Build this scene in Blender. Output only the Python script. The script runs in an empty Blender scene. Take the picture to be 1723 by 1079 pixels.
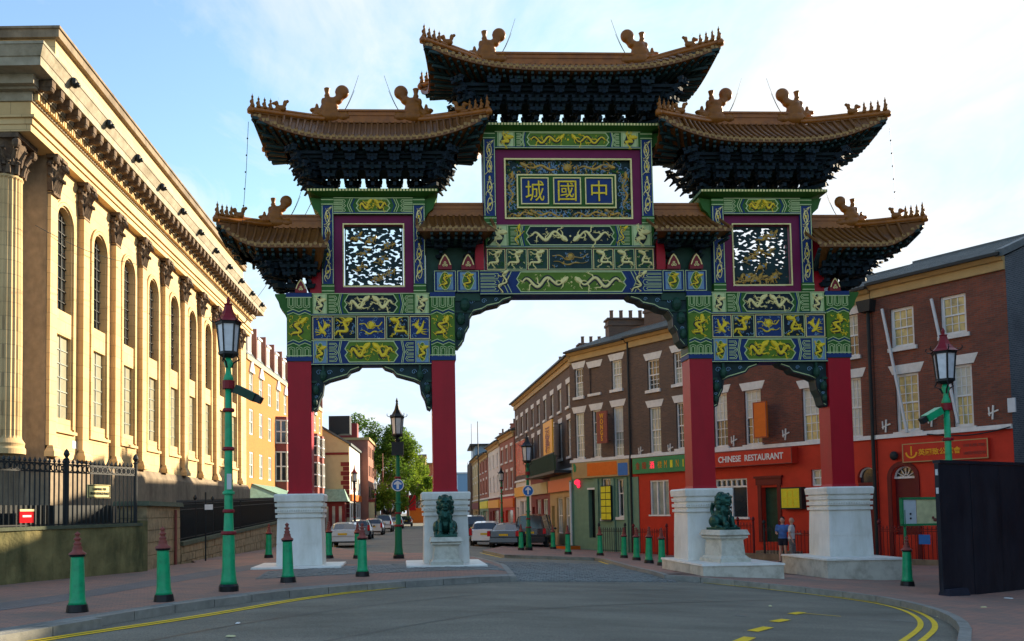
import bpy, math, random
from mathutils import Vector, Matrix, noise
random.seed(7)
SC = bpy.context.scene
COL = SC.collection
R = math.radians
# ------------------------------------------------------------------ camera
F, PX0, PITCH, PCY, ROLL, EYE = 1477.0, 736.5, 0.0522, 785.3, 0.0144, 1.6
cd = bpy.data.cameras.new('camera'); cam = bpy.data.objects.new('camera', cd); COL.objects.link(cam)
cd.sensor_width = 36; cd.sensor_fit = 'HORIZONTAL'; cd.lens = 36 * F / 1723
cd.shift_x = (861.5 - PX0) / 1723; cd.shift_y = (PCY - 539.5) / 1723
cd.clip_start = .1; cd.clip_end = 6000
cam.matrix_world = Matrix.Translation((0, 0, EYE)) @ Matrix.Rotation(R(90) + PITCH, 4, 'X') @ Matrix.Rotation(-ROLL, 4, 'Z')
SC.camera = cam
# ------------------------------------------------------------------ light
SUN_EL, SUN_AZ = R(17.5), R(54)          # azimuth clockwise from +Y (towards +X)
sd = Vector((math.sin(SUN_AZ) * math.cos(SUN_EL), math.cos(SUN_AZ) * math.cos(SUN_EL), math.sin(SUN_EL)))
sl = bpy.data.lights.new('sun', 'SUN'); sl.energy = 3.8; sl.angle = R(.5); sl.color = (1.0, .83, .6)
so = bpy.data.objects.new('sun', sl); COL.objects.link(so)
so.rotation_euler = (-sd).to_track_quat('-Z', 'Y').to_euler(); so.location = (40, 40, 40)
SC.view_settings.view_transform = 'Standard'; SC.view_settings.look = 'None'
SC.view_settings.exposure = 1.98; SC.view_settings.gamma = 1; SC.view_settings.use_curve_mapping = False
W = bpy.data.worlds.new('World'); SC.world = W; W.use_nodes = True
nt = W.node_tree; N = nt.nodes; L = nt.links
for n in list(N): N.remove(n)
out = N.new('ShaderNodeOutputWorld'); bg = N.new('ShaderNodeBackground'); bg.inputs[1].default_value = .15
sky = N.new('ShaderNodeTexSky'); sky.sky_type = 'NISHITA'; sky.sun_disc = False
sky.sun_elevation = SUN_EL; sky.sun_rotation = SUN_AZ; sky.air_density = 1.0; sky.dust_density = .25; sky.ozone_density = 2.0; sky.altitude = 0
tc = N.new('ShaderNodeTexCoord')
sep = N.new('ShaderNodeSeparateXYZ'); L.new(tc.outputs['Generated'], sep.inputs[0])
def wm(op, a, b=None, clamp=False):
    n = N.new('ShaderNodeMath'); n.operation = op; n.use_clamp = clamp
    for i, x in enumerate((a, b)):
        if x is None: continue
        if isinstance(x, (int, float)): n.inputs[i].default_value = x
        else: L.new(x, n.inputs[i])
    return n.outputs[0]
# clouds on a flat layer: project the view direction onto a plane overhead
zz_ = wm('ADD', wm('MAXIMUM', sep.outputs[2], 0.0), .12)
cx_ = wm('DIVIDE', sep.outputs[0], zz_); cy_ = wm('DIVIDE', sep.outputs[1], zz_)
cmb = N.new('ShaderNodeCombineXYZ'); L.new(cx_, cmb.inputs[0]); L.new(cy_, cmb.inputs[1])
def cloudnoise(scale, det, off, dist=.4):
    mp = N.new('ShaderNodeMapping'); L.new(cmb.outputs[0], mp.inputs[0]); mp.inputs['Location'].default_value = off
    mp.inputs['Rotation'].default_value = (0, 0, .5); mp.inputs['Scale'].default_value = (1, .62, 1)
    n = N.new('ShaderNodeTexNoise'); n.inputs['Scale'].default_value = scale; n.inputs['Detail'].default_value = det
    n.inputs['Roughness'].default_value = .62; n.inputs['Distortion'].default_value = dist
    L.new(mp.outputs[0], n.inputs[0]); return n.outputs[0]
n1 = cloudnoise(1.1, 9, (3.1, 1.7, 0)); n2 = cloudnoise(3.4, 9, (9, 4, 0), .8)
csum = wm('ADD', wm('MULTIPLY', n1, .62), wm('MULTIPLY', n2, .38))
# the thin cloud is denser towards the sun
dt = N.new('ShaderNodeVectorMath'); dt.operation = 'DOT_PRODUCT'; L.new(tc.outputs['Generated'], dt.inputs[0]); dt.inputs[1].default_value = tuple(sd)
csum = wm('ADD', csum, wm('MULTIPLY', wm('ADD', dt.outputs['Value'], -.72), .22))
cov = N.new('ShaderNodeValToRGB'); cov.color_ramp.elements[0].position = .42; cov.color_ramp.elements[1].position = .64
cov.color_ramp.elements[0].color = (0, 0, 0, 1); cov.color_ramp.elements[1].color = (1, 1, 1, 1); L.new(csum, cov.inputs[0])
mx = N.new('ShaderNodeMix'); mx.data_type = 'RGBA'
capn = N.new('ShaderNodeVectorMath'); capn.operation = 'MINIMUM'; dim = N.new('ShaderNodeVectorMath'); dim.operation = 'SCALE'; L.new(sky.outputs[0], dim.inputs[0]); dim.inputs['Scale'].default_value = .66; L.new(dim.outputs[0], capn.inputs[0]); capn.inputs[1].default_value = (1.4, 1.7, 2.05)   # sky dimmed and capped to even out the glare round the sun
L.new(wm('MULTIPLY', cov.outputs[0], .93), mx.inputs[0]); L.new(capn.outputs[0], mx.inputs[6]); mx.inputs[7].default_value = (1.94, 1.9, 1.82, 1)
L.new(mx.outputs[2], bg.inputs[0]); L.new(bg.outputs[0], out.inputs[0])

# ------------------------------------------------------------------ measuring helpers (pixel of the photo -> place on a real plane)
def ray(px, py):
    dx = px - PX0; dy = py - PCY
    a = dx * math.cos(ROLL) - dy * math.sin(ROLL); b = dx * math.sin(ROLL) + dy * math.cos(ROLL)
    X = a / F; Y = -b / F
    return Vector((X, math.cos(PITCH) - math.sin(PITCH) * Y, math.sin(PITCH) + math.cos(PITCH) * Y))
O = Vector((0, 0, EYE))
def gz(x, y):
    return .15 - .05 * min(max(0, x - 1), 11) - .015 * min(max(0, y - 24), 24) + .0035 * max(0, min(y - 100, 110))
def ground(px, py, dz=0.0):
    d = ray(px, py); t = 20.0
    for _ in range(60):
        p = O + d * t; z = gz(p.x, p.y) + dz
        t = .5 * t + .5 * max(2, min(400, (z - EYE) / d.z))
    p = O + d * t
    return p.x, p.y
class Frame:
    """a facade frame: local x runs left to right as seen from the street, local y into the building"""
    def __init__(s, ox, oy, ex=None, ey=None, ang=None):
        s.o = Vector((ox, oy, 0)); s.ang = math.atan2(ey - oy, ex - ox) if ang is None else ang
        s.len = math.hypot(ex - ox, ey - oy) if ex is not None else 0
        s.u = Vector((math.cos(s.ang), math.sin(s.ang), 0)); s.n = Vector((-math.sin(s.ang), math.cos(s.ang), 0))
    def at(s, px, py, d=0.0):
        r = ray(px, py); P = s.o + s.n * d; t = (P - O).dot(s.n) / r.dot(s.n); q = O + r * t - s.o
        return q.dot(s.u), q.z
    def S(s, px, py=800, d=0): return s.at(px, py, d)[0]
    def Z(s, px, py, d=0): return s.at(px, py, d)[1]
    def w(s, x, y, z=0): return s.o + s.u * x + s.n * y + Vector((0, 0, z))

# ------------------------------------------------------------------ mesh builder
class MB:
    def __init__(s): s.v = []; s.f = []
    def add(s, vs, fs):
        b = len(s.v); s.v += [tuple(v) for v in vs]; s.f += [tuple(i + b for i in f) for f in fs]; return s
    def box(s, x0, x1, y0, y1, z0, z1):
        if x0 > x1: x0, x1 = x1, x0
        if y0 > y1: y0, y1 = y1, y0
        if z0 > z1: z0, z1 = z1, z0
        return s.add([(x0, y0, z0), (x1, y0, z0), (x1, y1, z0), (x0, y1, z0), (x0, y0, z1), (x1, y0, z1), (x1, y1, z1), (x0, y1, z1)],
                     [(0, 3, 2, 1), (4, 5, 6, 7), (0, 1, 5, 4), (1, 2, 6, 5), (2, 3, 7, 6), (3, 0, 4, 7)])
    def tbox(s, x0, x1, y0, y1, z0, z1, tx, ty):
        """box whose top is inset by tx, ty (negative: flares)"""
        return s.add([(x0, y0, z0), (x1, y0, z0), (x1, y1, z0), (x0, y1, z0), (x0 + tx, y0 + ty, z1), (x1 - tx, y0 + ty, z1), (x1 - tx, y1 - ty, z1), (x0 + tx, y1 - ty, z1)],
                     [(0, 3, 2, 1), (4, 5, 6, 7), (0, 1, 5, 4), (1, 2, 6, 5), (2, 3, 7, 6), (3, 0, 4, 7)])
    def bar(s, p, q, w, h=None):
        p = Vector(p); q = Vector(q); d = (q - p).normalized(); h = h or w
        up = Vector((0, 0, 1)) if abs(d.z) < .95 else Vector((0, 1, 0))
        a = d.cross(up).normalized() * w / 2; b = a.cross(d).normalized() * h / 2
        vs = [p + a * i + b * j for i, j in ((-1, -1), (1, -1), (1, 1), (-1, 1))] + [q + a * i + b * j for i, j in ((-1, -1), (1, -1), (1, 1), (-1, 1))]
        return s.add(vs, [(0, 1, 2, 3), (7, 6, 5, 4), (0, 4, 5, 1), (1, 5, 6, 2), (2, 6, 7, 3), (3, 7, 4, 0)])
    def prism(s, poly, y0, y1):
        """polygon in x,z extruded in y"""
        n = len(poly); ar = sum(poly[i][0] * poly[(i + 1) % n][1] - poly[(i + 1) % n][0] * poly[i][1] for i in range(n))
        if ar < 0: poly = poly[::-1]
        vs = [(x, y0, z) for x, z in poly] + [(x, y1, z) for x, z in poly]
        fs = [tuple(range(n)), tuple(range(2 * n - 1, n - 1, -1))]
        for i in range(n): j = (i + 1) % n; fs.append((j, i, n + i, n + j))
        return s.add(vs, fs)
    def prismz(s, poly, z0, z1):
        n = len(poly); ar = sum(poly[i][0] * poly[(i + 1) % n][1] - poly[(i + 1) % n][0] * poly[i][1] for i in range(n))
        if ar < 0: poly = poly[::-1]
        vs = [(x, y, z0) for x, y in poly] + [(x, y, z1) for x, y in poly]
        fs = [tuple(range(n - 1, -1, -1)), tuple(range(n, 2 * n))]
        for i in range(n): j = (i + 1) % n; fs.append((i, j, n + j, n + i))
        return s.add(vs, fs)
    def prismx(s, poly, x0, x1):
        """polygon in y,z extruded in x"""
        n = len(poly); ar = sum(poly[i][0] * poly[(i + 1) % n][1] - poly[(i + 1) % n][0] * poly[i][1] for i in range(n))
        if ar < 0: poly = poly[::-1]
        vs = [(x0, y, z) for y, z in poly] + [(x1, y, z) for y, z in poly]
        fs = [tuple(range(n - 1, -1, -1)), tuple(range(n, 2 * n))]
        for i in range(n): j = (i + 1) % n; fs.append((i, j, n + j, n + i))
        return s.add(vs, fs)
    def lathe(s, c, prof, n=12, a0=0.0, cap=True):
        b = len(s.v); cx, cy, cz = c
        for r, z in prof:
            for k in range(n):
                a = a0 + 2 * math.pi * k / n; s.v.append((cx + r * math.cos(a), cy + r * math.sin(a), cz + z))
        for i in range(len(prof) - 1):
            for k in range(n):
                j = (k + 1) % n; s.f.append((b + i * n + k, b + i * n + j, b + (i + 1) * n + j, b + (i + 1) * n + k))
        if cap:
            s.f.append(tuple(b + k for k in range(n - 1, -1, -1))); s.f.append(tuple(b + (len(prof) - 1) * n + k for k in range(n)))
        return s
    def tube(s, pts, r, n=6, r1=None):
        pts = [Vector(p) for p in pts]; b = len(s.v); m = len(pts)
        for i, p in enumerate(pts):
            d = (pts[min(i + 1, m - 1)] - pts[max(i - 1, 0)]).normalized()
            up = Vector((0, 0, 1)) if abs(d.z) < .9 else Vector((0, 1, 0))
            a = d.cross(up).normalized(); c = a.cross(d).normalized()
            rr = r if r1 is None else r + (r1 - r) * i / max(1, m - 1)
            for k in range(n):
                t = 2 * math.pi * k / n; s.v.append(tuple(p + a * rr * math.cos(t) + c * rr * math.sin(t)))
        for i in range(m - 1):
            for k in range(n):
                j = (k + 1) % n; s.f.append((b + i * n + k, b + (i + 1) * n + k, b + (i + 1) * n + j, b + i * n + j))
        s.f.append(tuple(b + k for k in range(n))); s.f.append(tuple(b + (m - 1) * n + k for k in range(n - 1, -1, -1)))
        return s
    def ell(s, c, r, nu=10, nv=6, rot=0.0):
        b = len(s.v); rx, ry, rz = (r, r, r) if not hasattr(r, '__len__') else r
        cr, sr = math.cos(rot), math.sin(rot)
        for i in range(1, nv):
            p = math.pi * i / nv
            for k in range(nu):
                t = 2 * math.pi * k / nu; x = rx * math.sin(p) * math.cos(t); y = ry * math.sin(p) * math.sin(t); z = rz * math.cos(p)
                x, z = x * cr - z * sr, x * sr + z * cr
                s.v.append((c[0] + x, c[1] + y, c[2] + z))
        top = len(s.v); s.v.append((c[0] - rz * sr, c[1], c[2] + rz * cr)); s.v.append((c[0] + rz * sr, c[1], c[2] - rz * cr))
        for i in range(nv - 2):
            for k in range(nu):
                j = (k + 1) % nu; s.f.append((b + i * nu + k, b + (i + 1) * nu + k, b + (i + 1) * nu + j, b + i * nu + j))
        for k in range(nu):
            j = (k + 1) % nu; s.f.append((top, b + k, b + j)); s.f.append((top + 1, b + (nv - 2) * nu + j, b + (nv - 2) * nu + k))
        return s
    _rk = 0
    def ribbon(s, pts, w, y, h=.012, closed=False, round_=False):
        """moulding that follows a polyline in the x,z plane, standing h proud of y towards -y"""
        MB._rk = (MB._rk + 1) % 9; h = h + MB._rk * .0007
        n = len(pts); ws = w if hasattr(w, '__len__') else [w] * n; b = len(s.v)
        for i, (x, z) in enumerate(pts):
            if closed: pa, pb = pts[(i - 1) % n], pts[(i + 1) % n]
            else: pa, pb = pts[max(0, i - 1)], pts[min(n - 1, i + 1)]
            d1 = Vector((x - pa[0], z - pa[1])); d2 = Vector((pb[0] - x, pb[1] - z))
            d1 = d1.normalized() if d1.length > 1e-9 else d2.normalized(); d2 = d2.normalized() if d2.length > 1e-9 else d1
            t = d1 + d2; t = t.normalized() if t.length > .2 else d1
            m = ws[i] / 2 / max(.45, t.dot(d1)); nx, nz = -t.y * m, t.x * m
            if round_:
                s.v += [(x + nx, y + .002, z + nz), (x + nx * .55, y - h * .8, z + nz * .55), (x - nx * .55, y - h * .8, z - nz * .55), (x - nx, y + .002, z - nz)]
            else:
                s.v += [(x + nx, y + .002, z + nz), (x + nx, y - h, z + nz), (x - nx, y - h, z - nz), (x - nx, y + .002, z - nz)]
        for i in range(n if closed else n - 1):
            j = (i + 1) % n
            for k in range(3): s.f.append((b + 4 * i + k, b + 4 * j + k, b + 4 * j + k + 1, b + 4 * i + k + 1))
        if not closed: s.f.append((b, b + 1, b + 2, b + 3)); e = b + 4 * (n - 1); s.f.append((e + 3, e + 2, e + 1, e))
        return s
    def rect(s, x0, x1, z0, z1, w, y, h=.012): return s.ribbon([(x0, z0), (x1, z0), (x1, z1), (x0, z1)], w, y, h, closed=True)
    def mesh(s, name, mat, smooth=False):
        me = bpy.data.meshes.new(name); me.from_pydata(s.v, [], s.f); me.materials.append(mat)
        if smooth: me.polygons.foreach_set('use_smooth', [True] * len(me.polygons))
        me.update(); return me
    def build(s, name, mat, parent=None, smooth=False, label=None, kind=None, cat=None, group=None, loc=None):
        o = link(name, s.mesh(name, mat, smooth), parent)
        if loc is not None: o.location = loc
        tag(o, label, cat, group, kind); return o
def link(name, data, parent=None):
    o = bpy.data.objects.new(name, data); COL.objects.link(o); o.parent = parent; return o
def tag(o, label=None, cat=None, group=None, kind=None):
    if label: o['label'] = label
    if cat: o['category'] = cat
    if group: o['group'] = group
    if kind: o['kind'] = kind
    return o
def empty(name, loc, rz=0.0, label=None, cat=None, group=None, kind=None):
    o = bpy.data.objects.new(name, None); COL.objects.link(o); o.location = loc; o.rotation_euler = (0, 0, rz); o.empty_display_size = .2
    return tag(o, label, cat, group, kind)
def kids(o): return [c for c in bpy.data.objects if c.parent == o]
def copy_tree(o, parent=None):
    c = o.copy(); COL.objects.link(c); c.parent = parent
    for ch in kids(o): copy_tree(ch, c)
    return c
def remeshed(mb, name, mat, voxel, parent=None, smooth_it=2, **kw):
    """many overlapping lumps fused into one continuous skin"""
    o = mb.build(name + '_tmp', mat)
    m = o.modifiers.new('r', 'REMESH'); m.mode = 'VOXEL'; m.voxel_size = voxel
    if smooth_it: m2 = o.modifiers.new('s', 'SMOOTH'); m2.iterations = smooth_it; m2.factor = .5
    dg = bpy.context.evaluated_depsgraph_get(); me = bpy.data.meshes.new_from_object(o.evaluated_get(dg), depsgraph=dg)
    me.name = name; me.polygons.foreach_set('use_smooth', [True] * len(me.polygons))
    bpy.data.objects.remove(o)
    if not me.materials: me.materials.append(mat)
    n = link(name, me, parent); tag(n, kw.get('label'), kw.get('cat'), kw.get('group'), kw.get('kind')); return n
def text(name, body, width, mat, parent, x, z, y, height=None, bold=.0, depth=.01, stack=False, align='c', **kw):
    c = bpy.data.curves.new('t', 'FONT'); c.body = '\n'.join(body) if stack else body
    c.extrude = depth; c.offset = bold; c.align_x = 'CENTER'; c.size = 1; c.resolution_u = 3; c.space_line = .82
    o = bpy.data.objects.new('t', c); COL.objects.link(o)
    dg = bpy.context.evaluated_depsgraph_get(); me = bpy.data.meshes.new_from_object(o.evaluated_get(dg), depsgraph=dg)
    bpy.data.objects.remove(o)
    xs = [v.co.x for v in me.vertices]; ys = [v.co.y for v in me.vertices]
    if not xs: return None
    sx = width / (max(xs) - min(xs)); sy = height / (max(ys) - min(ys)) if height else sx
    mx_, my_ = (max(xs) + min(xs)) / 2, (max(ys) + min(ys)) / 2
    for v in me.vertices: v.co = Vector(((v.co.x - mx_) * sx + x, y - v.co.z - depth, (v.co.y - my_) * sy + z))
    me.materials.clear(); me.materials.append(mat); me.name = name
    o = link(name, me, parent); tag(o, kw.get('label')); return o

# ------------------------------------------------------------------ materials
MATS = {}
def mat(name, col, rough=.6, var=.12, vs=6.0, bump=.0, bs=20.0, metal=0.0, dirt=None, dirt_s=1.2, dirt_amt=.5, emit=None, spec=.25, streak=False, coat=0):
    if name in MATS: return MATS[name]
    m = bpy.data.materials.new(name); MATS[name] = m; m.use_nodes = True; t = m.node_tree; n = t.nodes; l = t.links
    p = n['Principled BSDF']; p.inputs['Roughness'].default_value = rough; p.inputs['Metallic'].default_value = metal
    p.inputs['Specular IOR Level'].default_value = spec; p.inputs['Coat Weight'].default_value = coat
    c = n.new('ShaderNodeTexCoord'); src = c.outputs['Object']
    ns = n.new('ShaderNodeTexNoise'); ns.inputs['Scale'].default_value = vs; ns.inputs['Detail'].default_value = 6; l.new(src, ns.inputs[0])
    mr = n.new('ShaderNodeMapRange'); mr.inputs[3].default_value = 1 - var * 1.6; mr.inputs[4].default_value = 1 + var * 1.6; l.new(ns.outputs[0], mr.inputs[0])
    mul = n.new('ShaderNodeVectorMath'); mul.operation = 'SCALE'; mul.inputs[0].default_value = col[:3]; l.new(mr.outputs[0], mul.inputs['Scale'])
    o = mul.outputs[0]
    if dirt:
        n2 = n.new('ShaderNodeTexNoise'); n2.inputs['Scale'].default_value = dirt_s; n2.inputs['Detail'].default_value = 9; n2.inputs['Roughness'].default_value = .7
        mp = n.new('ShaderNodeMapping'); mp.inputs['Scale'].default_value = (1, 1, .25 if streak else 1); l.new(src, mp.inputs[0]); l.new(mp.outputs[0], n2.inputs[0])
        r2 = n.new('ShaderNodeMapRange'); r2.inputs[1].default_value = .45; r2.inputs[2].default_value = .72; r2.inputs[4].default_value = dirt_amt; l.new(n2.outputs[0], r2.inputs[0])
        mxx = n.new('ShaderNodeMix'); mxx.data_type = 'RGBA'; l.new(r2.outputs[0], mxx.inputs[0]); l.new(o, mxx.inputs[6]); mxx.inputs[7].default_value = (*dirt[:3], 1); o = mxx.outputs[2]
    l.new(o, p.inputs['Base Color'])
    if bump:
        n3 = n.new('ShaderNodeTexNoise'); n3.inputs['Scale'].default_value = bs; n3.inputs['Detail'].default_value = 8; l.new(src, n3.inputs[0])
        b = n.new('ShaderNodeBump'); b.inputs['Strength'].default_value = min(1, bump); b.inputs['Distance'].default_value = .02 * max(1, bump); l.new(n3.outputs[0], b.inputs['Height']); l.new(b.outputs[0], p.inputs['Normal'])
    if emit: p.inputs['Emission Color'].default_value = (*emit[:3], 1); p.inputs['Emission Strength'].default_value = emit[3]
    return m
def brickmat(name, c1, c2, mortar, w=.225, h=.075, ms=.01, rough=.85, dirt=(.05, .04, .035), dirt_amt=.5, flat=False, bump=.6, vs=.5):
    m = bpy.data.materials.new(name); MATS[name] = m; m.use_nodes = True; t = m.node_tree; n = t.nodes; l = t.links
    p = n['Principled BSDF']; p.inputs['Roughness'].default_value = rough
    c = n.new('ShaderNodeTexCoord'); s = n.new('ShaderNodeSeparateXYZ'); l.new(c.outputs['Object'], s.inputs[0])
    cb = n.new('ShaderNodeCombineXYZ')
    if flat: l.new(s.outputs[0], cb.inputs[0]); l.new(s.outputs[1], cb.inputs[1])
    else:
        a = n.new('ShaderNodeMath'); a.operation = 'ADD'; l.new(s.outputs[0], a.inputs[0]); l.new(s.outputs[1], a.inputs[1]); l.new(a.outputs[0], cb.inputs[0]); l.new(s.outputs[2], cb.inputs[1])
    b = n.new('ShaderNodeTexBrick'); l.new(cb.outputs[0], b.inputs[0]); b.inputs['Color1'].default_value = (*c1, 1); b.inputs['Color2'].default_value = (*c2, 1); b.inputs['Mortar'].default_value = (*mortar, 1)
    b.inputs['Scale'].default_value = 1; b.inputs['Brick Width'].default_value = w; b.inputs['Row Height'].default_value = h; b.inputs['Mortar Size'].default_value = ms; b.inputs['Bias'].default_value = 0; b.inputs['Mortar Smooth'].default_value = .3
    ns = n.new('ShaderNodeTexNoise'); ns.inputs['Scale'].default_value = vs; ns.inputs['Detail'].default_value = 10; ns.inputs['Roughness'].default_value = .68; l.new(c.outputs['Object'], ns.inputs[0])
    r = n.new('ShaderNodeMapRange'); r.inputs[1].default_value = .42; r.inputs[2].default_value = .7; r.inputs[4].default_value = dirt_amt; l.new(ns.outputs[0], r.inputs[0])
    mm = n.new('ShaderNodeMix'); mm.data_type = 'RGBA'; l.new(r.outputs[0], mm.inputs[0]); l.new(b.outputs[0], mm.inputs[6]); mm.inputs[7].default_value = (*dirt, 1)
    l.new(mm.outputs[2], p.inputs['Base Color'])
    inv = n.new('ShaderNodeMath'); inv.operation = 'SUBTRACT'; inv.inputs[0].default_value = 1; l.new(b.outputs['Fac'], inv.inputs[1])
    nf = n.new('ShaderNodeTexNoise'); nf.inputs['Scale'].default_value = 25; l.new(c.outputs['Object'], nf.inputs[0])
    ad = n.new('ShaderNodeMath'); ad.operation = 'MULTIPLY_ADD'; l.new(nf.outputs[0], ad.inputs[0]); ad.inputs[1].default_value = .6; l.new(inv.outputs[0], ad.inputs[2])
    bu = n.new('ShaderNodeBump'); bu.inputs['Strength'].default_value = bump; bu.inputs['Distance'].default_value = .008; l.new(ad.outputs[0], bu.inputs['Height']); l.new(bu.outputs[0], p.inputs['Normal'])
    return m
def asphalt():
    m = bpy.data.materials.new('asphalt'); m.use_nodes = True; t = m.node_tree; n = t.nodes; l = t.links; p = n['Principled BSDF']; p.inputs['Roughness'].default_value = .8
    c = n.new('ShaderNodeTexCoord')
    def nz(s, d, r=.6, sc=(1, 1, 1)):
        mp = n.new('ShaderNodeMapping'); mp.inputs['Scale'].default_value = sc; l.new(c.outputs['Object'], mp.inputs[0])
        x = n.new('ShaderNodeTexNoise'); x.inputs['Scale'].default_value = s; x.inputs['Detail'].default_value = d; x.inputs['Roughness'].default_value = r; l.new(mp.outputs[0], x.inputs[0]); return x.outputs[0]
    a = nz(.35, 5, .6, (1, 2.4, 1)); b = nz(55, 3, .8)
    cr = n.new('ShaderNodeValToRGB'); e = cr.color_ramp.elements; e[0].position = .3; e[0].color = (.092, .09, .068, 1); e[1].position = .72; e[1].color = (.2, .192, .15, 1); l.new(a, cr.inputs[0])
    c2 = n.new('ShaderNodeValToRGB'); e = c2.color_ramp.elements; e[0].position = .35; e[0].color = (.5, .5, .5, 1); e[1].position = .75; e[1].color = (1.9, 1.9, 1.8, 1); l.new(b, c2.inputs[0])
    mu = n.new('ShaderNodeMix'); mu.data_type = 'RGBA'; mu.blend_type = 'MULTIPLY'; mu.inputs[0].default_value = 1; l.new(cr.outputs[0], mu.inputs[6]); l.new(c2.outputs[0], mu.inputs[7]); l.new(mu.outputs[2], p.inputs['Base Color'])
    bu = n.new('ShaderNodeBump'); bu.inputs['Strength'].default_value = .5; bu.inputs['Distance'].default_value = .01; l.new(b, bu.inputs['Height']); l.new(bu.outputs[0], p.inputs['Normal'])
    return m
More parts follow.
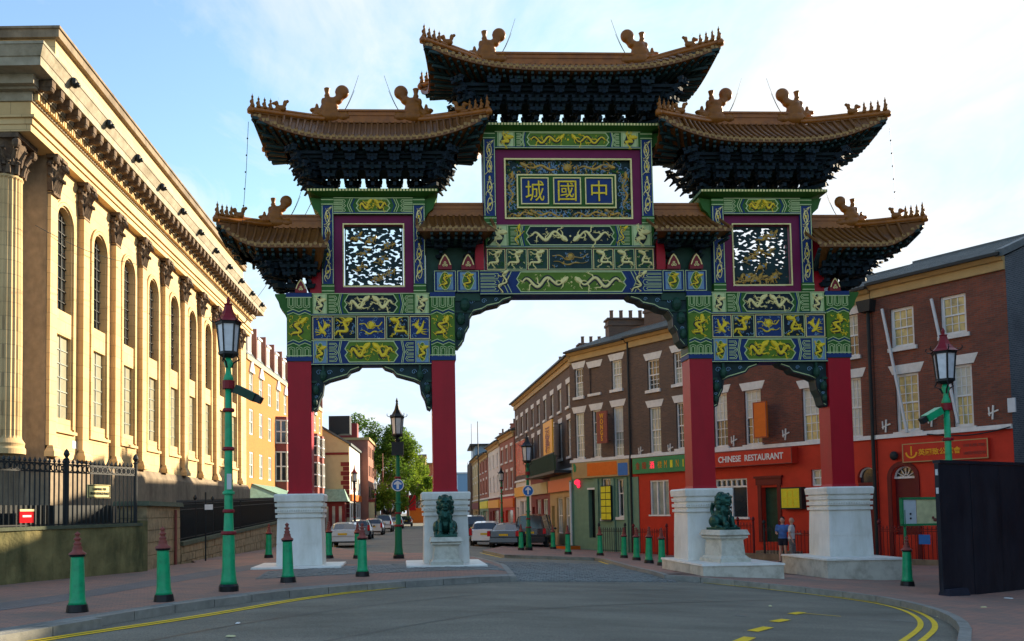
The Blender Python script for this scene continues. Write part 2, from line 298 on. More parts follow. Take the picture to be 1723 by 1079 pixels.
M = dict(
 asphalt=asphalt(),
 paving=brickmat('red_paving', (.40, .19, .125), (.27, .16, .12), (.1, .085, .07), .2, .1, .006, .85, (.14, .125, .1), .85, True, .4, .55),
 grey_paving=brickmat('grey_paving', (.2, .17, .15), (.15, .13, .12), (.09, .08, .07), .2, .1, .006, .85, (.12, .11, .095), .8, True, .3, .7),
 kerb=mat('kerb_granite', (.27, .265, .23), .8, .2, 9, .4, 60, dirt=(.07, .075, .07)),
 setts=mat('setts_granite', (.2, .215, .2), .75, .35, 14, .5, 50, dirt=(.06, .065, .06)),
 yellow_line=mat('yellow_road_paint', (.85, .58, .015), .6, .15, 30, .2, 60, dirt=(.5, .36, .04), dirt_s=9, dirt_amt=.7),
 white_line=mat('worn_white_paint', (.22, .23, .22), .7, .2, 30, dirt=(.08, .09, .09), dirt_s=14, dirt_amt=.9),
 stone=brickmat('warm_sandstone', (.62, .44, .21), (.55, .385, .18), (.36, .25, .12), .95, .42, .012, .85, (.38, .235, .09), .6, False, .35, .45),
 stone_dark=mat('weathered_shaded_sandstone', (.23, .18, .12), .9, .25, 4, .5, 20, dirt=(.07, .055, .04), dirt_s=.9, dirt_amt=.85, streak=True),  # weathered stone; on the portico wall its dark tone is painted shade
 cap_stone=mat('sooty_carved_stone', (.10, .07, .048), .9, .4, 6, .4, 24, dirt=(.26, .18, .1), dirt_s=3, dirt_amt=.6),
 corn_stone=mat('grey_cornice_stone', (.34, .3, .22), .9, .2, 4, .4, 20, dirt=(.14, .12, .07), dirt_s=1.1, dirt_amt=.8),
 stone_block=mat('ochre_stone_block', (.34, .245, .13), .9, .3, 5, .8, 18, dirt=(.1, .08, .05), dirt_s=2.2, dirt_amt=.8),
 moss=mat('mossy_render', (.2, .17, .07), .95, .45, 2, .9, 14, dirt=(.025, .04, .018), dirt_s=1.4, dirt_amt=.95, streak=True),
 coping=mat('coping_stone', (.1, .11, .07), .95, .3, 4, .6, 18, dirt=(.04, .06, .025)),
 iron=mat('black_iron', (.018, .022, .022), .5, .2, 8),
 marble=mat('white_marble', (.78, .765, .69), .45, .1, 2.5, .15, 30, dirt=(.5, .47, .36), dirt_s=1.6, dirt_amt=.7, streak=True),
 marble_s=mat('stained_marble', (.6, .58, .48), .55, .12, 3, .3, 30, dirt=(.24, .22, .15), dirt_s=2.6, dirt_amt=.75),
 red=mat('pillar_red', (.37, .004, .014), .42, .08, 2, dirt=(.2, .004, .01), dirt_s=2, streak=True),
 purple=mat('plum_paint', (.15, .006, .05), .55, .15, 4),
 green=mat('beam_green', (.028, .115, .012), .55, .2, 5, dirt=(.03, .08, .02), dirt_s=5),
 lime=mat('panel_green', (.09, .17, .008), .5, .25, 9),
 dgreen=mat('deep_green', (.012, .05, .03), .5, .3, 6),
 blue=mat('royal_blue', (.008, .03, .13), .55, .15, 6),
 sky=mat('pale_blue_paint', (.16, .27, .38), .5, .2, 7),
 navy=mat('bracket_navy', (.007, .016, .026), .75, .5, 4, dirt=(.004, .016, .012), dirt_s=3, dirt_amt=.9),
 teal=mat('bracket_teal', (.01, .032, .03), .6, .5, 5, dirt=(.01, .015, .03), dirt_s=4),
 line=mat('pale_line', (.5, .58, .26), .45, .12, 8),
 cream=mat('cream_relief', (.82, .68, .27), .4, .15, 12),
 gold=mat('gold_relief', (.8, .55, .02), .4, .25, 12),
 bronzegold=mat('old_gold', (.55, .3, .04), .45, .4, 9, dirt=(.05, .13, .12), dirt_s=6, dirt_amt=.8),
 tile=mat('amber_tile', (.17, .062, .01), .5, .35, 5, dirt=(.06, .026, .014), dirt_s=2.5, dirt_amt=.8, coat=.1),
 tile_end=mat('amber_tile_end', (.33, .18, .05), .4, .35, 9, dirt=(.14, .08, .04), dirt_s=6),
 ridge=mat('amber_ridge', (.3, .095, .009), .4, .25, 4, dirt=(.1, .03, .012), dirt_s=3, coat=.15),
 beast=mat('glazed_beast', (.25, .085, .008), .4, .3, 6, dirt=(.07, .025, .014), dirt_s=4, coat=.0),
 bronze=mat('green_bronze', (.022, .085, .065), .38, .35, 7, .3, 30, metal=.55, dirt=(.01, .03, .028), dirt_s=5),
 bgreen=mat('bollard_green', (.008, .37, .15), .35, .12, 6, dirt=(.01, .17, .08), dirt_s=5, dirt_amt=.7, coat=.2),
 bgreen2=mat('dark_bollard_green', (.008, .17, .07), .4, .15, 5, dirt=(.01, .07, .04), dirt_s=5),
 bred=mat('oxide_red', (.24, .06, .045), .5, .2, 12, dirt=(.1, .05, .04), dirt_s=9),
 black=mat('black_paint', (.012, .014, .015), .35, .2, 5),
 lampglass=mat('lamp_glass', (.55, .58, .6), .12, .2, 9, spec=.8),
 lred=mat('lantern_red', (.2, .008, .014), .4, .15, 7),
 brick_d=brickmat('dark_brick', (.15, .085, .05), (.1, .06, .04), (.12, .1, .08), dirt=(.07, .05, .036), dirt_amt=.6),
 brick_r=brickmat('red_brick', (.25, .06, .026), (.14, .04, .022), (.13, .09, .065), dirt=(.06, .032, .022), dirt_amt=.85),
 brick_g=brickmat('grey_brick', (.1, .115, .125), (.06, .075, .085), (.2, .21, .21), dirt=(.03, .035, .04)),
 brick_y=brickmat('yellow_brick', (.40, .15, .006), (.33, .12, .005), (.34, .16, .03), dirt=(.3, .1, .005), dirt_amt=.3),
 rpaint=mat('shopfront_red', (.5, .03, .014), .5, .12, 2, dirt=(.33, .018, .01), dirt_s=1.3),
 rpaint_d=mat('door_red', (.12, .01, .012), .45, .2, 4),
 sgreen=mat('shop_green', (.14, .25, .17), .5, .15, 3),
 white=mat('white_joinery', (.72, .72, .68), .5, .08, 7, dirt=(.5, .48, .42), dirt_s=3),
 lintel=mat('painted_lintel', (.66, .64, .58), .6, .1, 5, dirt=(.42, .4, .34), dirt_s=3),
 creamcorn=mat('cream_cornice', (.42, .29, .12), .7, .15, 2, dirt=(.3, .2, .1), dirt_s=1.5),
 slate=mat('slate', (.09, .115, .12), .55, .3, 3, .5, 14, dirt=(.03, .04, .045), dirt_s=.8),
 glass=mat('window_glass', (.025, .032, .036), .08, .5, 1.2, spec=.9),
 glass_pale=mat('pale_glass', (.33, .36, .3), .12, .4, 1.5, spec=.8),
 glass_y=mat('curtained_glass', (.5, .42, .17), .2, .4, 2.6, spec=.7, dirt=(.12, .11, .07), dirt_s=2.2, dirt_amt=.9),
 glass_o=mat('church_glass', (.24, .23, .15), .3, .15, 3, spec=.6),
 curtain=mat('curtain', (.6, .57, .45), .8, .2, 6),
 cream_wall=mat('cream_render', (.52, .44, .24), .8, .08, 1.5, dirt=(.4, .33, .18), dirt_s=.7),
 white_wall=mat('white_render', (.62, .6, .54), .8, .1, 1.5),
 pink_wall=mat('pinkish_brick', (.27, .11, .075), .8, .2, 1.2),
 maroon=mat('maroon_paint', (.17, .02, .018), .6, .2, 3),
 orange=mat('orange_sign', (.62, .13, .01), .45, .1, 6),
 amber=mat('amber_sign', (.75, .36, .02), .45, .08, 6),
 ysign=mat('yellow_menu', (.72, .66, .03), .5, .1, 8, dirt=(.35, .32, .03), dirt_s=16),
 gsign=mat('green_sign', (.03, .22, .08), .45, .2, 4),
 blues=mat('blue_sign', (.015, .14, .42), .4, .08, 6),
 pink=mat('pink_neon', (.7, .03, .12), .4, .1, 6, emit=(1, .02, .06, .35)),
 bark=mat('bark', (.08, .06, .045), .95, .3, 9),
 leaf=mat('leaf', (.08, .15, .015), .7, .45, 1.2, dirt=(.035, .075, .012), dirt_s=.5),
 leaf2=mat('pale_leaf', (.17, .25, .02), .7, .45, 1.2, dirt=(.05, .1, .015), dirt_s=.5),
 tyre=mat('rubber', (.02, .02, .02), .85), rim=mat('alloy', (.35, .36, .37), .35, metal=.8),
 c_silver=mat('silver_paint', (.34, .34, .33), .28, .04, 2, metal=.5, coat=.8), c_dark=mat('dark_paint', (.035, .04, .045), .25, .05, 2, metal=.3, coat=.8),
 c_white=mat('white_paint', (.68, .67, .62), .3, .04, 2, coat=.8), c_black=mat('black_car_paint', (.01, .011, .013), .25, .05, 2, coat=.8), c_blue=mat('blue_grey_paint', (.03, .045, .055), .28, .05, 2, metal=.4, coat=.8),
 tail=mat('tail_lamp', (.45, .01, .015), .2, .1, 9), plate=mat('rear_plate', (.65, .42, .02), .5, .05),
 hoard=mat('hoarding_black', (.008, .011, .018), .4, .5, 1.1, .3, 3, dirt=(.024, .028, .038), dirt_s=1.6, dirt_amt=.9, streak=True),
 skin=mat('skin', (.48, .28, .2), .6), cloth_b=mat('blue_cloth', (.07, .16, .42), .85, .15, 9), cloth_n=mat('navy_cloth', (.02, .022, .035), .85, .2, 9),
 cloth_g=mat('patterned_grey_cloth', (.17, .16, .15), .9, .6, 16), cloth_w=mat('white_cloth', (.6, .58, .55), .9, .1, 8), hair=mat('dark_hair', (.02, .014, .01), .6), shoe=mat('shoe', (.05, .045, .04), .7),
 canopy=mat('green_canopy', (.16, .28, .22), .7, .3, 4), paper=mat('notice_paper', (.62, .58, .3), .6, .25, 5), pale=mat('pale_grey', (.55, .58, .58), .6, .1, 5),
)

for k_ in ('leaf', 'leaf2'):      # thin leaves let light through
    t_ = M[k_].node_tree; pb = t_.nodes['Principled BSDF']; tr = t_.nodes.new('ShaderNodeBsdfTranslucent'); ms = t_.nodes.new('ShaderNodeMixShader'); ms.inputs[0].default_value = .5
    l_ = pb.inputs['Base Color'].links[0].from_socket; t_.links.new(l_, tr.inputs[0]); t_.links.new(pb.outputs[0], ms.inputs[1]); t_.links.new(tr.outputs[0], ms.inputs[2]); t_.links.new(ms.outputs[0], t_.nodes['Material Output'].inputs[0])
# ================================================================== GROUND
def drape(name, xs, ys, dz, m, kind='structure', mask=None, parent=None):
    mb = MB(); nx, ny = len(xs), len(ys)
    for y in ys:
        for x in xs: mb.v.append((x, y, gz(x, y) + dz))
    for j in range(ny - 1):
        for i in range(nx - 1):
            a = j * nx + i; mb.f.append((a, a + 1, a + nx + 1, a + nx))
    return mb.build(name, m, parent, kind=kind)
def frange(a, b, n): return [a + (b - a) * i / n for i in range(n + 1)]
xs = [-2500, -600, -200, -60] + frange(-30, 40, 35) + [1, 12, 80, 200, 700, 2500]; ys = [-60, -10] + frange(0, 60, 30) + [72, 85, 100, 130, 160, 210, 300, 700, 3000]
xs = sorted(set(xs)); ys = sorted(set(ys + [24, 48]))
road = drape('road', xs, ys, -.12, M['asphalt'], 'structure')
def resample(pl, n):
    pl = [Vector(p[:2]) for p in pl]; d = [0]
    for i in range(1, len(pl)): d.append(d[-1] + (pl[i] - pl[i - 1]).length)
    o = []
    for k in range(n + 1):
        t = d[-1] * k / n; i = 1
        while i < len(d) - 1 and d[i] < t: i += 1
        u = (t - d[i - 1]) / max(1e-6, d[i] - d[i - 1]); o.append(pl[i - 1].lerp(pl[i], u))
    return o
def smooth(pl, it=2):
    for _ in range(it):
        q = [pl[0]]
        for i in range(len(pl) - 1):
            a, b = Vector(pl[i][:2]), Vector(pl[i + 1][:2]); q += [a.lerp(b, .25), a.lerp(b, .75)]
        pl = q + [pl[-1]]
    return pl
def strip(mb, A, B, dz, m=8):
    n = len(A) - 1; b = len(mb.v)
    for i in range(n + 1):
        for j in range(m + 1):
            p = A[i].lerp(B[i], j / m); mb.v.append((p.x, p.y, gz(p.x, p.y) + dz))
    for i in range(n):
        for j in range(m):
            a = b + i * (m + 1) + j; q = (a, a + m + 1, a + m + 2, a + 1)
            pa, pb, pc = (Vector(mb.v[k]) for k in q[:3])
            mb.f.append(q if (pb - pa).cross(pc - pa).z > 0 else q[::-1])
def kerb_run(root, pl, side, n_len=.92, w=.15, top=.012):
    """granite kerb stones laid end to end along a polyline; side = +1 puts the stone to the left of the run"""
    L_ = sum((Vector(pl[i + 1][:2]) - Vector(pl[i][:2])).length for i in range(len(pl) - 1)); n = max(2, int(L_ / n_len)); P = resample(pl, n)
    for i in range(n):
        a, b = P[i], P[i + 1]; d = (b - a).normalized(); g = .008; a2, b2 = a + d * g, b - d * g; nn = Vector((-d.y, d.x)) * w * side
        t = top + random.uniform(-.004, .004)
        c = [a2, b2, b2 + nn, a2 + nn]; mb = MB()
        mb.v = [(p.x, p.y, gz(p.x, p.y) - .16) for p in c] + [(p.x, p.y, gz(p.x, p.y) + t) for p in c]
        fs = [(0, 3, 2, 1), (4, 5, 6, 7), (0, 1, 5, 4), (1, 2, 6, 5), (2, 3, 7, 6), (3, 0, 4, 7)]
        mb.f = fs if side > 0 else [f[::-1] for f in fs]
        mb.build('kerb_stone', M['kerb'], root)
# left pavement: kerb seen from (0,1062) round to the nib at (860,970)
kl = [ground(*p) for p in [(165, 1040), (280, 1021), (390, 1006), (480, 995), (600, 985), (700, 978), (790, 973), (858, 970)]]
kx, ky = kl[0]; kx2, ky2 = kl[1]
kl = [(kx - (kx2 - kx) * 4.2, ky - (ky2 - ky) * 4.2)] + kl
kerb_l = smooth(kl, 2)
back_far = [ground(*p) for p in [(842, 950), (800, 938), (745, 931), (660, 930), (600, 927), (556, 921)]]
back_l = [(-14, 7), (-9.9, 18.6), (-8.9, 21), (-7.9, 24.5), (-7.6, 27.5), (-7.2, 31.5), (-6.3, 33.2), (-3.8, 32.6), (-1.5, 30.8), (1.0, 29.5)] + []
pv = MB()
A_ = resample(kerb_l, 60)
Bp = [(-16, 4), (-11.2, 14), (-8.6, 22.5), (-8.0, 29)] + [back_far[5], back_far[4], back_far[3], back_far[2], back_far[1], back_far[0]]
B_ = resample(Bp, 60); strip(pv, A_, B_, 0.0, 12)
# the strip of pavement running on along the church wall
edge_far = [(back_far[5][0], back_far[5][1]), (-6.0, 40), (-6.6, 52), (-7.6, 75), (-7.2, 110)]
A2 = resample(edge_far, 20); B2 = resample([(-8.0, 29), (-12.1, 40), (-13.2, 57), (-12.6, 75), (-12, 110)], 20); strip(pv, A2, B2, 0.0, 4)
pav_l = pv.build('pavement', M['paving'], kind='structure')
bnd = MB(); Ka = resample(kerb_l, 60); bnd_b = [k_.lerp(b_, min(.9, .75 / max(.8, (b_ - k_).length))) for k_, b_ in zip(Ka, B_)]; strip(bnd, [k_.lerp(b_, min(.5, .16 / max(.8, (b_ - k_).length))) for k_, b_ in zip(Ka, B_)], bnd_b, .004, 2); bnd.build('paving_band', M['setts'], pav_l)
bnd = MB(); strip(bnd, [k_.lerp(b_, .34) for k_, b_ in zip(Ka, B_)], [k_.lerp(b_, .5) for k_, b_ in zip(Ka, B_)], .004, 3); bnd.build('paving_band', M['grey_paving'], pav_l)
# right pavement
krf = [ground(*p) for p in [(1118, 968), (1200, 974), (1300, 984), (1400, 994), (1480, 1004), (1550, 1019), (1592, 1033), (1612, 1048), (1617, 1062), (1606, 1079)]]
kx, ky = krf[-1]; kx2, ky2 = krf[-2]
krf = krf + [(kx + (kx - kx2) * 1.5, ky + (ky - ky2) * 2.0), (kx + (kx - kx2) * 6, ky - 6)]
kerb_r = smooth(krf, 2)
isl = [ground(*p) for p in [(812, 926), (850, 934), (1010, 939), (1052, 951), (1100, 962), (1118, 968)]]
pr = MB()
strip(pr, resample(kerb_r, 50), resample([(8.6, 30), (13.0, 27), (19, 25), (24, 22), (27, 14), (27, 2)], 50), 0.0, 10)
strip(pr, resample(isl, 40), resample([(5.2, 60), (7.6, 49.6), (11, 44.2), (14.6, 38.6), (17, 34), (13.0, 27)], 40), 0.0, 10)
strip(pr, resample([(8.6, 30), (13.0, 27), (19, 25)], 10), resample([(9, 33), (15, 32), (20.6, 29.4)], 10), -.002, 4)
strip(pr, resample([(3.6, 52), (4.0, 80), (3.2, 112)], 12), resample([(7.6, 50), (6.5, 72), (4.3, 114)], 12), -.003, 3)
pr.build('pavement', M['paving'], kind='structure')
kerb = empty('kerb', (0, 0, 0), kind='structure')
kerb_run(kerb, kl[:2] + kerb_l[2:], 1)
kerb_run(kerb, [(p.x, p.y) for p in resample(kerb_r, 60)], 1)
kerb_run(kerb, isl, 1, top=.006)
kerb_run(kerb, [back_far[i] for i in (5, 4, 3, 2, 1, 0)] + [kl[-1]], 1, top=.006)
kerb_run(kerb, edge_far, 1, n_len=1.8, top=.006)
# painted lines
def paint(name, pl, w, m, dz=-.112, parent=None, n=None, off=0.0):
    P = resample(pl, n or max(2, int(len(pl) * 4))); mb = MB()
    for i, p in enumerate(P):
        a = P[max(0, i - 1)]; b = P[min(len(P) - 1, i + 1)]; d = (b - a).normalized(); q = Vector((-d.y, d.x))
        for s_ in (off - w / 2, off + w / 2): r_ = p + q * s_; mb.v.append((r_.x, r_.y, gz(r_.x, r_.y) + dz))
    for i in range(len(P) - 1): mb.f.append((2 * i, 2 * i + 2, 2 * i + 3, 2 * i + 1))
    if MB and mb.f:
        pa, pb, pc = (Vector(mb.v[k]) for k in mb.f[0][:3])
        if (pb - pa).cross(pc - pa).z < 0: mb.f = [f[::-1] for f in mb.f]
    return mb.build(name, m, parent)
marks = empty('road_markings', (0, 0, 0), kind='structure')
yl = smooth([ground(x, y, -.12) for x, y in [(20, 1086), (100, 1073), (174, 1062), (290, 1045), (400, 1027), (500, 1009), (600, 996), (700, 986), (838, 976)]], 2)
paint('yellow_line', yl, .095, M['yellow_line'], parent=marks, n=60, off=.075); paint('yellow_line', yl, .095, M['yellow_line'], parent=marks, n=60, off=-.075)
yr = smooth([ground(x, y, -.12) for x, y in [(1188, 981), (1270, 989), (1350, 998), (1430, 1008), (1490, 1017), (1532, 1028), (1558, 1042), (1563, 1056), (1548, 1070), (1520, 1090)]], 2)
paint('yellow_line', yr, .085, M['yellow_line'], parent=marks, n=60, off=.1); paint('yellow_line', yr, .085, M['yellow_line'], parent=marks, n=60, off=-.1)
paint('yellow_line', [(p[0] - .12, p[1] - .12) for p in isl[:4]], .09, M['yellow_line'], parent=marks, n=20)
for a, b in (((1332, 1034), (1350, 1031)), ((1302, 1047), (1323, 1043)), ((1266, 1063), (1293, 1056)), ((1238, 1083), (1262, 1073))):
    p, q = ground(*a, -.12), ground(*b, -.12); paint('yellow_dash', [p, q], .16, M['yellow_line'], parent=marks, n=2)
paint('worn_line', [ground(1345, 1032, -.12), ground(1415, 1038, -.12)], .05, M['yellow_line'], parent=marks, n=4)
paint('worn_line', [ground(1482, 1043, -.12), ground(1552, 1049, -.12)], .05, M['white_line'], parent=marks, n=4)
paint('worn_line', [ground(1235, 1036, -.12), ground(1256, 1038, -.12)], .07, M['white_line'], parent=marks, n=3)
# granite setts in the gateway
sb = MB(); rr = random.Random(3)
quad = [Vector(ground(*p)) for p in [(700, 972), (1130, 978), (1095, 940), (812, 938)]]
f0 = Vector(ground(760, 979, -.1)); f1 = Vector(ground(1140, 979, -.1)); b0 = Vector(ground(800, 943, -.1)); b1 = Vector(ground(1108, 952, -.1))
nr = 34; ncol = 42
for j in range(nr):
    for i in range(ncol):
        u = (i + (.5 if j % 2 else 0)) / ncol; v = (j) / nr; du = .86 / ncol; dv = .84 / nr
        def P_(a, b): return f0.lerp(f1, a).lerp(b0.lerp(b1, a), b)
        if u + du > 1: continue
        q = [P_(u, v), P_(u + du, v), P_(u + du, v + dv), P_(u, v + dv)]; h = -.1 + rr.uniform(0, .018)
        g = [gz(p.x, p.y) for p in q]; c = sum(q, Vector((0, 0))) / 4
        sb.add([(p.x, p.y, z - .13) for p, z in zip(q, g)] + [((p.x * .85 + c.x * .15), (p.y * .85 + c.y * .15), z + h) for p, z in zip(q, g)],
               [(4, 5, 6, 7), (0, 1, 5, 4), (1, 2, 6, 5), (2, 3, 7, 6), (3, 0, 4, 7)])
sb.build('granite_setts', M['setts'], kind='stuff', label='grey granite setts laid across the gateway floor')
# fascia row of setts round the plinths on the left (flush with the pavement)
sb = MB()
A4 = resample([ground(*p) for p in [(430, 975), (560, 968), (700, 962), (850, 960)]], 64); B4 = resample([ground(*p) for p in [(450, 962), (560, 955), (690, 948), (820, 948)]], 64)
for i in range(64):
    for j in range(9):
        q = [A4[i].lerp(B4[i], (j + .06) / 9), A4[i + 1].lerp(B4[i + 1], (j + .06) / 9), A4[i + 1].lerp(B4[i + 1], (j + .9) / 9), A4[i].lerp(B4[i], (j + .9) / 9)]
        q[1] = q[0].lerp(q[1], .92); q[2] = q[3].lerp(q[2], .92); h = rr.uniform(.008, .02)
        sb.add([(p.x, p.y, gz(p.x, p.y) - .03) for p in q] + [(p.x, p.y, gz(p.x, p.y) + h) for p in q], [(4, 5, 6, 7), (0, 1, 5, 4), (1, 2, 6, 5), (2, 3, 7, 6), (3, 0, 4, 7)])
sb.build('granite_setts', M['setts'], kind='stuff', label='grey granite setts bordering the left gate plinths')

# ================================================================== THE GATE
GX, GD, GY = 3.90, 24.86, 0.0437
GF = Frame(GX, GD, ang=GY)
gate = empty('ceremonial_gate', (GX, GD, 0), GY, 'tall painted Chinese ceremonial gate with tiered amber roofs spanning the street', 'gate')
PU = (-7.76, -3.70, 3.70, 7.76)
# --- plinths and slabs
def plinth_mb():
    mb = MB()
    for h0, h1, z0, z1 in ((.735, .722, 0, .62), (.712, .712, .62, .634), (.722, .70, .634, 1.32), (.70, .68, 1.32, 1.36), (.75, .75, 1.36, 1.44), (.69, .69, 1.44, 1.50), (.76, .76, 1.50, 1.60), (.70, .70, 1.60, 1.66), (.76, .77, 1.66, 1.76), (.71, .71, 1.76, 1.81), (.78, .80, 1.81, 1.98), (.80, .76, 1.98, 2.02)):
        h0 *= .86; h1 *= .86
        mb.tbox(-h0, h0, -h0, h0, z0, z1, h0 - h1, h0 - h1)
    return mb
plm = plinth_mb().mesh('plinth', M['marble'])
slab_z = .16
for i, u in enumerate(PU):
    pl_ = link('plinth', plm, gate); pl_.location = (u, .33, slab_z); pl_.scale.z = (2.17 - slab_z) / 2.02
    cav = MB(); rr = random.Random(i)
    for k in range(26):      # worn bead and tongue carving along the plinth mouldings
        x = -.6 + k * 1.2 / 25
        cav.ell((x, -.655, 1.55), (.016, .012, .03), 6, 4)
    cav.build('carved_bead', M['marble_s'], pl_, kind='stuff')
def slab(x0, x1, y0, y1, top):
    mb = MB(); ps = [(x0, y0), (x1, y0), (x1, y1), (x0, y1)]
    zb = []
    for x, y in ps: w = GF.w(x, y); zb.append(gz(w.x, w.y) - .2)
    mb.v = [(x, y, z) for (x, y), z in zip(ps, zb)] + [(x, y, top - .05) for x, y in ps]
    mb.f = [(0, 3, 2, 1), (0, 1, 5, 4), (1, 2, 6, 5), (2, 3, 7, 6), (3, 0, 4, 7), (4, 5, 6, 7)]
    mb.build('base_slab', M['marble_s'], gate)
    t = MB(); t.tbox(x0 - .03, x1 + .03, y0 - .03, y1 + .03, top - .05, top, .012, .012); t.build('slab_top', M['marble'], gate)
slab(-8.95, -6.6, -.95, 1.3, .2); slab(-4.8, -2.7, -1.35, 1.4, .2)
slab(2.82, 4.95, -2.2, 1.35, .16); slab(6.5, 8.65, -1.4, 1.4, .2)

# --- relief drawing kit (mouldings standing proud of the boards; dragons also get a painted shadow outline)
def wave_pts(x0, z0, x1, z1, amp, waves, n=26, ph=0.0):
    d = Vector((x1 - x0, z1 - z0)); Ln = d.length; t = d / Ln; q = Vector((-t.y, t.x)); o = []
    for i in range(n + 1):
        s = i / n; a = amp * math.sin(2 * math.pi * waves * s + ph) * (1 - .25 * s); o.append((x0 + d.x * s + q.x * a, z0 + d.y * s + q.y * a))
    return o
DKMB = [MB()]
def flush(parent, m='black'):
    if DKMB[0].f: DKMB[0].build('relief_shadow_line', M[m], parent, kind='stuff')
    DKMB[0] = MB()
def dragon(mb, x0, z0, x1, z1, amp, y, waves=1.6, w=.045, ph=0.0, h=.03, seed=0):
    """head at (x1,z1); body tapers to the tail at (x0,z0)"""
    r = random.Random(seed); n = 26; P = wave_pts(x0, z0, x1, z1, amp, waves, n, ph)
    mb.ribbon(P, [w * (.25 + 1.0 * math.sin(math.pi * min(1, .12 + .8 * i / n))) for i in range(n + 1)], y, h, round_=True)
    DKMB[0].ribbon(P, [w * (.9 + 1.3 * math.sin(math.pi * min(1, .12 + .8 * i / n))) for i in range(n + 1)], y, .005)  # wider dark ribbon under the body, a painted shadow outline
    hx, hz = P[-1]; d = Vector((P[-1][0] - P[-4][0], P[-1][1] - P[-4][1])).normalized(); q = Vector((-d.y, d.x))
    mb.ribbon([(hx - d.x * w, hz - d.y * w), (hx + d.x * w * .8, hz + d.y * w * .8), (hx + d.x * w * 2.2, hz + d.y * w * 2.2)], [w * 1.5, w * 2.1, w * .8], y, h * 1.3, round_=True)
    for sg in (1, -1):
        mb.ribbon([(hx, hz), (hx - d.x * w * 1.3 + q.x * sg * w * 1.3, hz - d.y * w * 1.3 + q.y * sg * w * 1.3), (hx - d.x * w * 2.6 + q.x * sg * w * 1.6, hz - d.y * w * 2.6 + q.y * sg * w * 1.6)], [w * .6, w * .5, w * .15], y, h * .8, round_=True)
    for k, i in enumerate((6, 11, 17, 21)):
        sg = 1 if k % 2 else -1; px, pz = P[i]; dd = Vector((P[i + 1][0] - P[i - 1][0], P[i + 1][1] - P[i - 1][1])).normalized(); qq = Vector((-dd.y, dd.x)) * sg
        e = (px + qq.x * w * 2.2 + dd.x * w, pz + qq.y * w * 2.2 + dd.y * w)
        mb.ribbon([(px, pz), (px + qq.x * w * 1.3, pz + qq.y * w * 1.3), e], [w * .7, w * .5, w * .4], y, h * .7, round_=True)
        for a in (-.7, 0, .7): mb.ribbon([e, (e[0] + (qq.x * math.cos(a) + dd.x * math.sin(a)) * w, e[1] + (qq.y * math.cos(a) + dd.y * math.sin(a)) * w)], [w * .3, w * .12], y, h * .5, round_=True)
    for a in (-.6, 0, .6):
        tx, tz = P[0]; mb.ribbon([(tx, tz), (tx - d.x * math.cos(a) * w * 1.6 - q.x * math.sin(a) * w * 1.6, tz - math.sin(a) * w * 1.6)], [w * .35, w * .1], y, h * .5, round_=True)
    return mb
def cloudlets(mb, x0, x1, z0, z1, n, y, w=.014, seed=0, h=.014):
    r = random.Random(seed)
    for _ in range(n):
        cx, cz = r.uniform(x0, x1), r.uniform(z0, z1); a = r.uniform(0, 6.28); rad = w * r.uniform(1.6, 3); dirn = r.choice((-1, 1))
        mb.ribbon([(cx + rad * (1 - t / 8) * math.cos(a + dirn * t * .7), cz + rad * (1 - t / 8) * math.sin(a + dirn * t * .7)) for t in range(6)], w, y, h, round_=True)
def oval(cx, cz, rx, rz, n=16, pinch=.18): return [(cx + rx * math.cos(t) * (1 - pinch * abs(math.sin(2 * t))), cz + rz * math.sin(t) * (1 + pinch * .4)) for t in [2 * math.pi * i / n for i in range(n)]]
def chev(mb, x, z0, z1, dx, n, y, w=.02, h=.012):
    pts = []; 
    for i in range(2 * n + 1): pts.append((x + (dx if i % 2 else 0), z0 + (z1 - z0) * i / (2 * n)))
    mb.ribbon(pts, w, y, h)
def chevz(mb, z, x0, x1, dz, n, y, w=.02, h=.012):
    mb.ribbon([(x0 + (x1 - x0) * i / (2 * n), z + (dz if i % 2 else 0)) for i in range(2 * n + 1)], w, y, h)

def board(name, x0, x1, z0, z1, y0, y1, m, parent=gate, **kw):
    return MB().box(x0, x1, y0, y1, z0, z1).build(name, M[m], parent, **kw)

